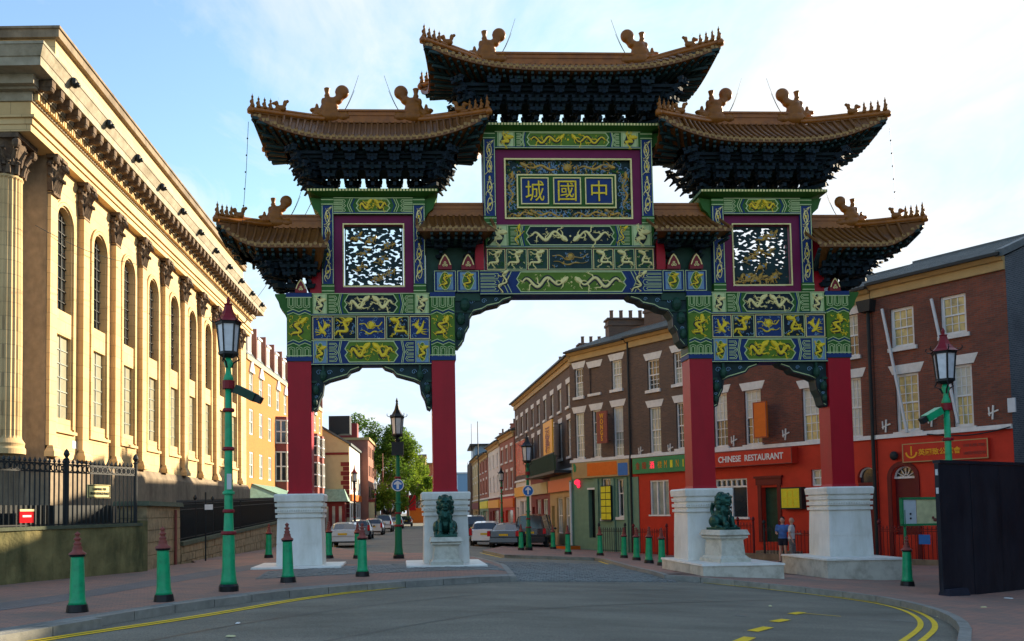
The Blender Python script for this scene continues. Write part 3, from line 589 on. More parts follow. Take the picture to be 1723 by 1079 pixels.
# --- pillars
for i, u in enumerate(PU):
    w = .33
    sh = MB().tbox(u - w, u + w, 0, .66, 2.17, 5.9, .0, .0).build('pillar_shaft', M['red'], gate)
    MB().tbox(u - w - .03, u + w + .03, -.03, .69, 2.17, 2.25, .02, .02).build('collar', M['red'], sh)
    cs = board('pillar_casing', u - .345, u + .345, 5.9, 7.84, -.02, .68, 'green')
    y = -.02; MB().box(u - .36, u + .36, y - .012, .70, 5.91, 6.04).build('blue_band', M['blue'], cs); MB().box(u - .36, u + .36, y - .012, .70, 7.73, 7.85).build('blue_band', M['blue'], cs)
    for z0, z1, m in ((6.5, 7.22, 'lime'),):
        bb = MB().box(u - .33, u + .33, y - .008, .685, z0, z1); bb.build('dragon_field', M[m], cs)
    ln = MB(); dk = MB()
    for z in (6.055, 7.715): ln.box(u - .36, u + .36, y - .02, y, z - .012, z + .012); ln.box(u - .37, u - .36, y, .68, z - .012, z + .012)
    for z0, sg in ((6.47, -1), (7.25, 1)):
        for k, c in enumerate((ln, dk, ln)): chevz(c, z0 + sg * (.0 + k * .045) - .03, u - .33, u + .33, .07, 2, y, .028 if c is dk else .018)
        for cx in (u - .22, u, u + .22):
            for k in range(2):
                r_ = .085 - k * .04; zb = z0 + sg * .45; zt = z0 + sg * (.16 + k * .05)
                ln.ribbon([(cx - r_, zb), (cx - r_, zt + sg * .03), (cx, zt - sg * .0), (cx + r_, zt + sg * .03), (cx + r_, zb)], .014, y, .012)
    dk.build('dark_chevron', M['blue'], cs, kind='stuff'); ln.build('pale_moulding', M['line'], cs, kind='stuff')
    d = MB(); s = 1 if i < 2 else 1
    dragon(d, u - .1, 6.62, u + .03, 7.06, .12, y - .008, 1.6, .068, 1.2 + .3 * i, .045, i)
    cloudlets(d, u - .28, u + .28, 6.56, 7.16, 16, y - .008, .02, i)
    d.build('dragon_relief', M['gold'], cs, kind='stuff'); flush(cs)
    # side face of the casing: dark cloud dragons
    sd_ = MB(); sd_.box(u - .352, u - .345, .04, .62, 6.1, 7.7); sd_.build('side_panel', M['lime'] if i < 2 else M['dgreen'], cs)
# pale edge on the outer pillar tops and leaf corner corbels
for sg in (-1, 1):
    c = MB(); x = sg * 8.1
    c.prism([(x, 7.84), (x + sg * .34, 7.84), (x + sg * .34, 7.78), (x + sg * .24, 7.6), (x + sg * .2, 7.45), (x + sg * .08, 7.3), (x, 7.1)], .05, .6)
    c.build('leaf_corbel', M['green'], gate)
def finial(u, z, s=1.0, y=.0):
    pts = [(u - .17 * s, z), (u - .17 * s, z + .1 * s), (u - .12 * s, z + .24 * s), (u - .05 * s, z + .36 * s), (u, z + .41 * s), (u + .05 * s, z + .36 * s), (u + .12 * s, z + .24 * s), (u + .17 * s, z + .1 * s), (u + .17 * s, z)]
    f = MB().prism(pts, y, y + .12).build('flame_finial', M['lred'], gate)
    l_ = MB(); l_.ribbon([(u + (a - u) * .82, z + .03 + (b - z) * .84) for a, b in pts[1:-1]], .028 * s, y, .012)
    l_.build('finial_edge', M['cream'], f)
    g = MB()
    for a, b in ((-.035, .1), (.035, .1), (0, .165)): g.ribbon(oval(u + a * s, z + b * s, .024 * s, .024 * s, 8, 0), .016, y, .016, closed=True)
    g.build('finial_knot', M['cream'], f)
finial(-7.70, 7.85, .95, -.05); finial(7.70, 7.85, .95, -.05)

# --- decorated beams
def deco_beam(x0, x1, z0, z1, y0, y1, base, field, relief, ends=True, seed=0, midw=.44, extra=False):
    o = board('painted_beam', x0, x1, z0, z1, y0, y1, base); W_ = x1 - x0; H_ = z1 - z0; cx = (x0 + x1) / 2; cz = (z0 + z1) / 2; m = .03
    ln, dk, rl, fd, bg_ = MB(), MB(), MB(), MB(), MB()
    y = y0
    ln.box(x0, x1, y - .02, y, z1 - .022, z1 - .004); ln.box(x0, x1, y - .02, y, z0 + .004, z0 + .022)
    dk.box(x0, x1, y - .014, y, z0 + .022, z0 + .05)
    hw = W_ * midw / 2; e = H_ * .17
    hexa = [(cx - hw + e, z0 + m * 2.4), (cx + hw - e, z0 + m * 2.4), (cx + hw, z0 + H_ * .36), (cx + hw - e * .6, cz), (cx + hw, z1 - H_ * .36), (cx + hw - e, z1 - m * 1.6), (cx - hw + e, z1 - m * 1.6), (cx - hw, z1 - H_ * .36), (cx - hw + e * .6, cz), (cx - hw, z0 + H_ * .36)]
    fd.prism(hexa, y - .006, y + .01); ln.ribbon(hexa, .024, y - .004, .014, closed=True)
    ix = hw - e * 1.5
    nw = max(1.2, (ix / H_) * .95)
    dragon(rl, cx - ix, cz - H_ * .05, cx - W_ * .045, cz + H_ * .06, H_ * .2, y - .006, nw, H_ * .115, .4, .04, seed)
    dragon(rl, cx + ix, cz - H_ * .05, cx + W_ * .045, cz + H_ * .06, -H_ * .2, y - .006, nw, H_ * .115, .4, .04, seed + 1)
    cloudlets(rl, cx - ix, cx + ix, z0 + H_ * .2, z1 - H_ * .2, 26, y - .006, .014, seed)
    rl.ell((cx, y - .012, cz), (.03, .02, .03), 8, 5)
    epos = x0 + W_ * .055
    ew = W_ * .1 if ends else 0
    for sg in (-1, 1):
        xe = cx + sg * (W_ / 2 - (ew * 1.45 if ends else 0)); xi = cx + sg * (hw + .03)
        gap = abs(xe - xi); nst = 3
        for k, c in enumerate((dk, ln, ln)):
            chev(c, xi + sg * (.02 + k * gap * .1), z0 + .05, z1 - .03, -sg * -gap * .14, 1 if not extra else 1, y, .03 if c is dk else .018)
        for zc in (cz - H_ * .27, cz, cz + H_ * .27):
            for k in range(2):
                hh = H_ * (.1 - .05 * k); xa = xe - sg * .01; xb = xi + sg * gap * (.48 + .1 * k)
                ln.ribbon([(xa, zc - hh), (xb + sg * .02, zc - hh), (xb - sg * .02, zc), (xb + sg * .02, zc + hh), (xa, zc + hh)], .014, y, .012)
        if ends:
            xc = cx + sg * (W_ / 2 - ew * .75)
            bg_.box(xc - ew * .5, xc + ew * .5, y - .008, y + .01, z0 + .055, z1 - .03)
            ln.box(xc - ew * .58, xc - ew * .53, y - .018, y, z0 + .05, z1 - .025); ln.box(xc + ew * .53, xc + ew * .58, y - .018, y, z0 + .05, z1 - .025)
            ov = oval(xc, cz, ew * .36, H_ * .36); fd.prism(ov, y - .012, y); ln.ribbon(ov, .014, y - .01, .012, closed=True)
            dragon(rl, xc - ew * .1, cz - H_ * .22, xc + ew * .08, cz + H_ * .18, ew * .2, y - .012, 1.5, ew * .17, .5, .03, seed + 3)
    dk.build('dark_band', M['blue'], o, kind='stuff'); ln.build('pale_moulding', M['line'], o, kind='stuff'); fd.build('cartouche', M[field], o); rl.build('dragon_relief', M[relief], o, kind='stuff')
    flush(o)
    if ends: bg_.build('medallion_ground', M['sky' if base == 'blue' else 'line'], o)
    return o
def relief_row(x0, x1, z0, z1, widths, y0, y1, backs, seed, gate_=None):
    o = board('relief_beam', x0, x1, z0, z1, y0, y1, 'purple'); tot = sum(widths); gap = .05; W_ = x1 - x0 - gap; x = x0 + gap; rr = random.Random(seed)
    n = len(widths)
    for k, w_ in enumerate(widths):
        ww = W_ * w_ / tot - gap; a, b = x, x + ww; x = b + gap; m = .035; bk = backs[min(k, n - 1 - k)]
        p = board('relief_panel', a, b, z0 + m, z1 - m, y0 - .008, y0 + .02, bk, o)
        # frame, cut back into the beam
        MB().rect(a, b, z0 + m, z1 - m, .018, y0 - .006, .022).build('panel_frame', M['line' if k % 2 else 'cream'], o)
        g = MB(); c = MB(); yy = y0 - .008; cx = (a + b) / 2; cz = (z0 + z1) / 2; H_ = z1 - z0; mid = (k == n // 2); s = 1 if k < n / 2 else -1
        if mid:
            g.ell((cx, yy - .01, cz + H_ * .12), (H_ * .13, .03, H_ * .13), 10, 6)
            g.ribbon(oval(cx, cz + H_ * .12, H_ * .17, H_ * .16, 10, 0), .02, yy, .02, closed=True, round_=True)
            for sg in (-1, 1): g.ribbon(wave_pts(cx, cz - H_ * .22, cx + sg * ww * .4, cz - H_ * .1, .03, 1), [.05] * 14 + [.02] * 13, yy, .03, round_=True); g.ribbon(wave_pts(cx, cz + .0, cx + sg * ww * .42, cz + H_ * .2, .04, 1.2), [.035] * 27, yy, .025, round_=True)
        elif k in (0, n - 1) and n == 5:      # phoenix: body, spread wing, tail plumes
            g.ribbon([(cx - s * .12, cz + .2), (cx - s * .08, cz + .05), (cx, cz - .1), (cx + s * .1, cz - .18)], [.03, .07, .13, .05], yy, .04, round_=True)
            for q in range(5): g.ribbon([(cx, cz - .08), (cx + s * (.06 + q * .03), cz + .1), (cx + s * (.02 + q * .05), cz + .25 - q * .05)], [.05, .045, .015], yy, .028, round_=True)
            for q in range(3): g.ribbon([(cx, cz - .1), (cx - s * .1, cz - .06 - .06 * q), (cx - s * .2, cz - .04 - .08 * q)], [.04, .035, .012], yy, .025, round_=True)
        else:
            dragon(g, cx - s * ww * .25, cz - H_ * .3, cx + s * ww * .15, cz + H_ * .28, s * ww * .2, yy, 1.3, ww * .12, .8, .045, seed + k)
        cloudlets(c, a + .05, b - .05, z0 + .08, z1 - .08, 16, yy, .022, seed + k, .02); cloudlets(g, a + .05, b - .05, z0 + .08, z1 - .08, 5, yy, .018, seed + k + 50, .02)
        g.build('figure_relief', M['gold' if n == 5 else 'cream' if bk == 'dgreen' else 'bronzegold'], p, kind='stuff'); c.build('cloud_relief', M['sky' if bk != 'dgreen' else 'green'], p, kind='stuff')
    flush(o); return o
def openwork(x0, x1, z0, z1, y, seed, dense=False):
    """pierced cloud screen: marching squares over a stretched noise field"""
    nx, nz = 84, 84; dx = (x1 - x0) / nx; dz = (z1 - z0) / nz; mb = MB()
    def fv(i, j):
        if i <= 1 or j <= 1 or i >= nx - 1 or j >= nz - 1: return .3
        x = i * dx; z = j * dz
        v = noise.noise(Vector((x * 7.5 + seed * 9.1, z * 15 + 3.3, seed))) + .35 * noise.noise(Vector((x * 19, z * 33, seed + 4.)))
        v += .1
        if dense: v += max(0, .55 - (z / (z1 - z0)) * 1.1)
        return v
    Fv = [[fv(i, j) for j in range(nz + 1)] for i in range(nx + 1)]
    for i in range(nx):
        for j in range(nz):
            c = [(i, j), (i + 1, j), (i + 1, j + 1), (i, j + 1)]; v = [Fv[a][b] for a, b in c]
            if max(v) <= 0: continue
            P = [(x0 + a * dx, z0 + b * dz) for a, b in c]; poly = []
            for k in range(4):
                l_ = (k + 1) % 4
                if v[k] > 0: poly.append(P[k])
                if (v[k] > 0) != (v[l_] > 0):
                    t = v[k] / (v[k] - v[l_]); poly.append((P[k][0] + (P[l_][0] - P[k][0]) * t, P[k][1] + (P[l_][1] - P[k][1]) * t))
            if len(poly) < 3: continue
            b_ = len(mb.v); n = len(poly); mb.v += [(p[0], y, p[1]) for p in poly] + [(p[0], y + .06, p[1]) for p in poly]
            mb.f.append(tuple(b_ + q for q in range(n))); mb.f.append(tuple(b_ + n + q for q in range(n - 1, -1, -1)))
            if min(v) <= 0:
                for q in range(n): r_ = (q + 1) % n; mb.f.append((b_ + r_, b_ + q, b_ + n + q, b_ + n + r_))
    return mb
def upper_frame(cu, hw, z0, z1, purple_in, zp0, zp1):
    """posts either side"""
    for sg in (-1, 1):
        a = cu + sg * hw; b = cu + sg * (hw - .34); x0, x1 = min(a, b), max(a, b)
        o = board('frame_post', x0, x1, z0, z1, .02, .64, 'blue'); y = .02; c = (x0 + x1) / 2
        g = MB(); g.box(x0 - .005, x1 + .005, y - .012, .66, z0, z0 + .26); g.box(x0 - .005, x1 + .005, y - .012, .66, z1 - .22, z1); g.build('green_block', M['green'], o)
        l_ = MB()
        for z in (z0 + .06, z0 + .2, z1 - .06, z1 - .19): l_.box(x0 - .008, x1 + .008, y - .02, y, z - .012, z + .012)
        l_.box(x0 + .01, x0 + .03, y - .014, y, z0 + .27, z1 - .23); l_.box(x1 - .03, x1 - .01, y - .014, y, z0 + .27, z1 - .23)
        l_.build('pale_moulding', M['line'], o, kind='stuff')
        r_ = MB(); zz = z0 + .3; H_ = (z1 - z0 - .56)
        for k, (a0, a1) in enumerate(((.02, .26), (.26, .48), (.54, .76), (.76, .98))):
            za, zb_ = zz + H_ * a0, zz + H_ * a1; r_.ribbon(oval(c, (za + zb_) / 2, .07, (zb_ - za) * .36, 12, .1), .026, y, .024, closed=True, round_=True)
            dragon(r_, c - .06, za, c + .05, zb_, .06, y, 1.1, .028, k, .026, k)
        r_.build('chain_relief', M['cream'], o)
        flush(o, 'blue'); gd_ = MB()
        for t in (.14, .37, .5, .65, .87): gd_.ell((c, y - .01, zz + H_ * t), (.03, .02, .05), 8, 5)
        gd_.build('gold_boss', M['gold'], o, kind='stuff')

def bracket(pts, cx_pairs, y0=.12, y1=.54):
    o = MB().prism(pts, y0, y1).build('carved_bracket', M['teal'], gate)
    low = pts[2:] if len(pts) > 3 else pts
    e = MB(); e.ribbon([(x, z + .05) for x, z in low[:-1]], .026, y0, .02); e.build('bracket_edge', M['line'], o)
    d = MB(); d.ribbon([(x, z + .015) for x, z in low], .04, y0 + .0, .03); d.build('bracket_lip', M['black'], o)
    s_ = MB()
    for (x, z, r_) in cx_pairs:
        s_.ribbon([(x + r_ * (1 - t / 12) * math.cos(t * .8), z + r_ * (1 - t / 12) * math.sin(t * .8)) for t in range(11)], .02, y0, .022, round_=True)
    s_.build('scroll_relief', M['sky'], o)
    return o

def bay(sg):
    cu = sg * 5.73; x0, x1 = cu - 1.695, cu + 1.695
    deco_beam(x0, x1, 7.2, 7.84, .0, .62, 'green', 'navy', 'cream', seed=10 + sg)
    relief_row(x0, x1, 6.5, 7.2, (1.0, 1.12, 1.38, 1.12, 1.0), .04, .6, ('blue', 'navy', 'blue'), 20 + sg)
    deco_beam(x0, x1, 5.8, 6.5, .0, .62, 'blue', 'lime', 'gold', seed=30 + sg)
    # upper frame
    c2 = sg * 5.64; hw = 1.47
    upper_frame(c2, hw, 7.85, 10.6, None, 0, 0)
    # lintel between posts
    deco_beam(c2 - hw + .34, c2 + hw - .34, 10.12, 10.6, .0, .62, 'green', 'lime', 'gold', ends=False, seed=40 + sg, midw=.42)
    xi, xo = c2 - hw + .34, c2 + hw - .34; ox0, ox1 = c2 - .88, c2 + .88; oz0, oz1 = 8.04, 9.88
    f = MB(); f.box(xi, ox0, .1, .56, 7.85, 10.11); f.box(ox1, xo, .1, .56, 7.85, 10.11); f.box(ox0, ox1, .1, .56, 7.85, oz0); f.box(ox0, ox1, .1, .56, oz1, 10.11)
    fr = f.build('plum_frame', M['purple'], gate)
    MB().rect(ox0 + .02, ox1 - .02, oz0 + .02, oz1 - .02, .035, .1, .025).build('cream_edge', M['cream'], fr)
    scr = openwork(ox0 + .05, ox1 - .05, oz0 + .05, oz1 - .05, .22, 2 if sg < 0 else 5, sg > 0).build('openwork_screen', M['teal'], fr)
    g = MB(); rr = random.Random(60 + sg); bl = MB()
    spots = [(-.62, .55), (-.35, .1), (-.5, -.35), (.25, -.1), (.5, .3), (.55, -.5), (-.1, .45), (.15, -.65)] if sg < 0 else [(.45, .6), (.3, .1), (-.15, .1), (-.45, -.1), (-.5, -.65), (0, -.35), (-.2, -.7), (.1, .5), (.5, -.6)]
    for k, (a, b) in enumerate(spots):
        for q in range(7):
            t = rr.uniform(0, 6.28); d_ = rr.uniform(0, .09); (g if q % 4 else bl).ell((c2 + a * .8 + d_ * math.cos(t), .2, 8.96 + b * 1.0 + d_ * math.sin(t)), (rr.uniform(.03, .07), .04, rr.uniform(.03, .06)), 8, 5)
        dragon(g, c2 + a * .8 - .16, 8.96 + b - .08, c2 + a * .8 + .13, 8.96 + b + .06, .05, .2, 1.2, .04, k, .03, k)
    if sg > 0:
        for k in range(6): dragon(g, c2 - .8 + .22 * k, 8.1 + .05 * (k % 3), c2 - .55 + .2 * k, 8.3 + .06 * (k % 2), .06, .2, 1.2, .045, k, .035, k)
    g.build('screen_dragon', M['bronzegold'], scr, kind='stuff'); bl.build('screen_flower', M['sky'], scr, kind='stuff')
    # cornice tray over the frame
    tray(c2, 1.85, 10.62, sg)
    # scalloped brackets below the lower beam
    for s2 in (-1, 1):
        e = cu + s2 * 1.695
        prof = [(0, 5.8), (1.42, 5.8), (1.33, 5.70), (1.1, 5.62), (1.0, 5.5), (.72, 5.42), (.5, 5.36), (.34, 5.28), (.3, 5.0), (.2, 4.8), (.14, 4.55), (.05, 4.5), (0, 4.6)]
        bracket([(e - s2 * a, b) for a, b in prof], [(e - s2 * a, b, r_) for a, b, r_ in ((.2, 5.6, .09), (.5, 5.6, .08), (.85, 5.65, .06), (.15, 5.25, .06), (.12, 4.9, .05))])
        k = MB(); k.box(e - s2 * .30, e - s2 * .36, .02, .64, 5.34, 5.78); k.box(e - s2 * .0, e - s2 * .16, .06, .6, 5.3, 5.36)
        k.ell((e - s2 * .33, .02, 5.5), (.1, .1, .16), 8, 6); k.ell((e - s2 * .12, .06, 5.1), (.09, .1, .14), 8, 6); k.ell((e - s2 * .1, .08, 4.75), (.07, .1, .12), 8, 6)
        k.build('bracket_cloud', M['dgreen'], gate)
def tray(cu, hw, z, sg=0):
    t = MB(); t.tbox(cu - hw + .38, cu + hw - .38, -.02, .68, z - .0, z + .08, -.38, -.2); t.box(cu - hw, cu + hw, -.22, .88, z + .08, z + .16)
    o = t.build('cornice_tray', M['green'], gate)
    d = MB(); n = int(hw * 2 / .09)
    for k in range(n): d.box(cu - hw + k * hw * 2 / n, cu - hw + (k + .6) * hw * 2 / n, -.235, -.215, z + .09, z + .15)
    d.build('tray_fret', M['cream'], o, kind='stuff')
    for s2 in (-1, 1):
        x = cu + s2 * (hw - .38); c = MB()
        c.prism([(x, z - .02), (x + s2 * .36, z + .02), (x + s2 * .3, z - .12), (x + s2 * .24, z - .3), (x + s2 * .1, z - .42), (x, z - .6)], .1, .56); c.build('leaf_corbel', M['green'], gate)
bay(-1); bay(1)
# --- centre
deco_beam(-2.62, 2.62, 7.78, 8.47, -.04, .66, 'blue', 'lime', 'cream', ends=False, seed=50, midw=.6)
for sg in (-1, 1):      # the two dragon roundels between the chevrons of the long beam
    r_ = MB(); dragon(r_, sg * 1.95 - .1, 7.86, sg * 1.95 + .08, 8.4, .1, -.055, 1.6, .05, sg, .035, 5); r_.build('dragon_relief', M['cream'], gate)
    for k, uu in enumerate((2.96, 3.62)):
        u = sg * uu; o = board('dragon_block', u - .32, u + .32, 7.85, 8.48, -.03, .64, 'blue')
        MB().box(u - .23, u + .23, -.042, -.03, 7.92, 8.42).build('pale_field', M['sky'], o)
        ov = oval(u, 8.17, .17, .24); MB().prism(ov, -.052, -.04).build('oval_ground', M['lime'], o)
        l_ = MB(); l_.ribbon(ov, .018, -.05, .012, closed=True); l_.rect(u - .3, u + .3, 7.88, 8.46, .016, -.03, .014); l_.build('pale_moulding', M['line'], o, kind='stuff')
        dr = MB(); dragon(dr, u - .07, 8.0, u + .06, 8.33, .08, -.052, 1.5, .045, k, .03, k); dr.build('dragon_relief', M['gold'], o); flush(o)
        finial(u, 8.49, 1.12, -.12)
    board('tie_beam', sg * 2.62 if sg < 0 else 2.62, sg * 4.02, 7.62, 7.84, .04, .6, 'dgreen')
relief_row(-2.45, 2.45, 8.48, 9.13, (1, 1.1, 1.1, 2.3, 1.1, 1.1, 1), .02, .62, ('dgreen', 'dgreen', 'dgreen', 'teal'), 70)
deco_beam(-2.44, 2.44, 9.14, 9.8, -.02, .64, 'green', 'navy', 'cream', seed=80, midw=.52, extra=True)
for sg in (-1, 1):
    r_ = MB(); dragon(r_, sg * 1.5 - .06, 9.25, sg * 1.5 + .06, 9.72, .07, -.03, 1.5, .04, sg, .03, 9); r_.build('dragon_relief', M['gold'], gate)
upper_frame(0, 2.46, 9.81, 12.55, None, 0, 0)
deco_beam(-2.12, 2.12, 12.05, 12.55, .0, .62, 'green', 'lime', 'gold', ends=True, seed=90, midw=.56)
f = MB(); f.box(-2.12, -1.86, .08, .56, 9.81, 12.04); f.box(1.86, 2.12, .08, .56, 9.81, 12.04); f.box(-1.86, 1.86, .08, .56, 9.81, 10.0); f.box(-1.86, 1.86, .08, .56, 11.78, 12.04)
fr = f.build('plum_frame', M['purple'], gate)
MB().rect(-1.84, 1.84, 10.02, 11.76, .045, .08, .03).build('cream_edge', M['cream'], fr)
bd = board('name_board', -1.86, 1.86, 10.0, 11.78, .18, .5, 'teal', gate)
g = MB(); c = MB(); c3 = MB()
for s in (-1, 1):
    dragon(g, s * .35, 11.52, s * 1.25, 11.6, .06, .18, 1.5, .07, .3, .05, 1); dragon(g, s * 1.68, 10.35, s * 1.66, 11.3, .07, .18, 1.8, .06, .3, .05, 2)
    dragon(g, s * .2, 10.15, s * 1.0, 10.2, .06, .18, 1.6, .06, .3, .05, 3); dragon(g, s * 1.7, 10.12, s * 1.15, 10.22, .05, .18, 1.6, .055, .3, .05, 4)
g.ell((0, .16, 11.55), (.13, .05, .11), 10, 6)
for a in range(5): g.ribbon([(0, 11.55), (.2 * math.cos(.5 + a * .55), 11.55 + .15 * math.sin(.5 + a * .55))], [.06, .02], .18, .04, round_=True)
for (x0, x1, z0, z1, n) in ((-1.8, 1.8, 11.38, 11.72, 90), (-1.8, 1.8, 10.05, 10.3, 90), (-1.8, -1.5, 10.3, 11.4, 45), (1.5, 1.8, 10.3, 11.4, 45)):
    cloudlets(c, x0, x1, z0, z1, n, .18, .028, n, .03); cloudlets(g, x0, x1, z0, z1, n // 3, .18, .022, n + 7, .03); cloudlets(c3, x0, x1, z0, z1, n // 2, .18, .026, n + 17, .03)
g.build('dragon_relief', M['bronzegold'], bd, kind='stuff'); c.build('cloud_relief', M['sky'], bd, kind='stuff'); c3.build('green_cloud_relief', M['green'], bd, kind='stuff')
gb = board('tablet_ground', -1.5, 1.4, 10.33, 11.33, .12, .2, 'green', gate)
MB().rect(-1.48, 1.38, 10.35, 11.31, .04, .12, .03).build('gold_frame', M['cream'], gb)
for k, (a, b) in enumerate(((-1.38, -.58), (-.44, .36), (.49, 1.29))):
    t = board('name_tablet', a, b, 10.44, 11.22, .09, .13, 'blue', gate)
    MB().rect(a + .01, b - .01, 10.45, 11.21, .03, .09, .025).build('gold_frame', M['cream'], t)
    text('character', '城國中'[k], .54 if k != 2 else .46, M['gold'], t, (a + b) / 2, 10.83, .085, height=.6, bold=.0, depth=.012)
tray(0, 2.78, 12.55)
for sg in (-1, 1):
    prof = [(0, 7.78), (1.72, 7.78), (1.62, 7.68), (1.4, 7.62), (1.28, 7.52), (.95, 7.45), (.8, 7.36), (.55, 7.3), (.42, 7.1), (.4, 6.85), (.3, 6.7), (.24, 6.45), (.1, 6.28), (0, 6.3)]
    e = sg * 3.36
    bracket([(e - sg * a, b) for a, b in prof], [(e - sg * a, b, r_) for a, b, r_ in ((.5, 7.6, .09), (.85, 7.62, .08), (1.2, 7.66, .06), (.2, 7.2, .08), (.15, 6.8, .06))], .08, .58)
    k = MB(); k.ell((e - sg * .3, .02, 7.5), (.14, .14, .2), 10, 6); k.ell((e - sg * .18, .06, 7.1), (.13, .12, .18), 8, 6); k.ell((e - sg * .12, .08, 6.65), (.1, .1, .16), 8, 6); k.box(e, e - sg * .5, .04, .62, 7.28, 7.34)
    k.build('bracket_cloud', M['dgreen'], gate)

# --- dougong bracket sets, shared mesh
def dougong_mb(depth=1.0, h=.95, tiers=5):
    mb = MB(); th = h / tiers
    mb.tbox(-.10, .10, -.13, .13, 0, th * .55, -.05, -.05)
    for t in range(tiers):
        z = th * (.55 + t * .98); r = .18 + (depth - .18) * (t + 1) / tiers; hw = .13 + .055 * (t % 3)
        mb.box(-.045, .045, -r, .12, z, z + th * .5)                       # arm reaching out
        for yy in (-r + .06, -r * .45) if t else ():
            mb.box(-hw, hw, yy - .035, yy + .035, z + th * .1, z + th * .55)         # cross arm
            for x in (-hw + .03, 0, hw - .03): mb.tbox(x - .04, x + .04, yy - .05, yy + .05, z + th * .55, z + th * .9, -.012, -.012)
        if t >= 1: mb.prismx([(-r - .1, z - th * .3), (-r, z), (-r, z + th * .4)], -.035, .035)
    return mb
dgm = {}
def dougong(parent, cu, z, n, hw, depth, h, cv=.33, half_thick=.22, sides=(-1, 1), tiers=5):
    key = (round(depth, 2), round(h, 2), tiers)
    if key not in dgm: dgm[key] = dougong_mb(depth, h, tiers).mesh('bracket_set', M['navy'])
    me = dgm[key]
    for k in range(n):
        x = cu - hw + 2 * hw * (k + .5) / n
        for fr in (0, 1):
            o = link('bracket_set', me, parent); o.location = (x, cv - half_thick if fr == 0 else cv + half_thick, z); o.rotation_euler = (0, 0, 0 if fr == 0 else math.pi)
    for s in sides:
        for yy in ([-.18, .18] if depth < 1.4 else [-.2, .2]):
            o = link('bracket_set', me, parent); o.location = (cu + s * hw, cv + yy, z); o.rotation_euler = (0, 0, s * math.pi / 2)
        for c in (-1, 1):
            o = link('bracket_set', me, parent); o.location = (cu + s * hw, cv + c * half_thick, z); o.rotation_euler = (0, 0, s * math.pi / 2 - (-c * s) * math.pi / 4 * (1)); o.scale = (1, 1.35, 1)
    # boards closing the tiers
    st = MB()
    for t in range(tiers):
        f0_ = .16 + (depth - .1) * t / tiers * .9; zo = h * .62; z0 = z + zo + (h - zo) * t / tiers; z1 = z + zo + (h - zo) * (t + 1) / tiers
        sx = [s for s in (-1, 1)]; xa = cu - hw - (f0_ * .9 if -1 in sides else -.0); xb = cu + hw + (f0_ * .9 if 1 in sides else -.0)
        st.box(xa, xb, cv - half_thick - f0_ * .8, cv + half_thick + f0_ * .8, z0, z1 + .002 * t)
    st.build('tier_board', M['navy'], parent)

# --- roofs
def beast_mb():
    mb = MB()    # ridge dragon: faces -x, tail curls up at +x; unit height about 1
    for c, r in (((0, 0, .12), (.3, .15, .16)), ((-.02, 0, .3), (.22, .13, .18)), ((.02, 0, .45), (.17, .12, .12)), ((-.26, 0, .2), (.13, .1, .1)), ((-.38, 0, .27), (.09, .08, .05)), ((-.4, 0, .15), (.08, .07, .035)),
                 ((.16, 0, .5), (.12, .1, .1)), ((.23, 0, .56), (.085, .09, .08)), ((.27, 0, .69), (.165, .1, .165)), ((.3, 0, .1), (.16, .13, .12)), ((-.16, 0, .46), (.05, .06, .1)), ((.36, 0, .2), (.07, .07, .07)), ((-.3, 0, .36), (.04, .05, .07))): mb.ell(c, r, 12, 8)
    mb.lathe((-.07, 0, .46), [(.055, 0), (.05, .12), (.075, .15), (.045, .18), (.07, .3), (.085, .32)], 10)
    return mb
bm = remeshed(beast_mb(), 'ridge_dragon', M['beast'], .022); beast_mesh = bm.data; bpy.data.objects.remove(bm)
def small_beast_mb():
    mb = MB()
    for c, r in (((0, 0, .08), (.14, .07, .08)), ((-.1, 0, .2), (.06, .05, .06)), ((-.16, 0, .2), (.05, .04, .035)), ((.1, 0, .2), (.05, .05, .08)), ((.16, 0, .25), (.04, .04, .04))): mb.ell(c, r, 10, 6)
    mb.tube([(-.08, .02, .24), (-.05, .04, .34), (-.08, .06, .4)], .012, 5, .004); mb.tube([(-.08, -.02, .24), (-.05, -.04, .34), (-.08, -.06, .4)], .012, 5, .004); return mb
sm = remeshed(small_beast_mb(), 'ridge_beast', M['beast'], .018); sbeast = sm.data; bpy.data.objects.remove(sm)
def figure_mb():
    mb = MB(); mb.lathe((0, 0, 0), [(.055, 0), (.06, .04), (.035, .1), (.03, .17), (.015, .2)], 8); mb.ell((0, 0, .22), (.03, .03, .035), 8, 5); mb.ell((-.035, 0, .12), (.03, .03, .04), 8, 5); mb.prism([(-.01, .24), (.01, .24), (0, .3)], -.01, .01); return mb
figm = figure_mb().mesh('ridge_figure', M['beast'], True)
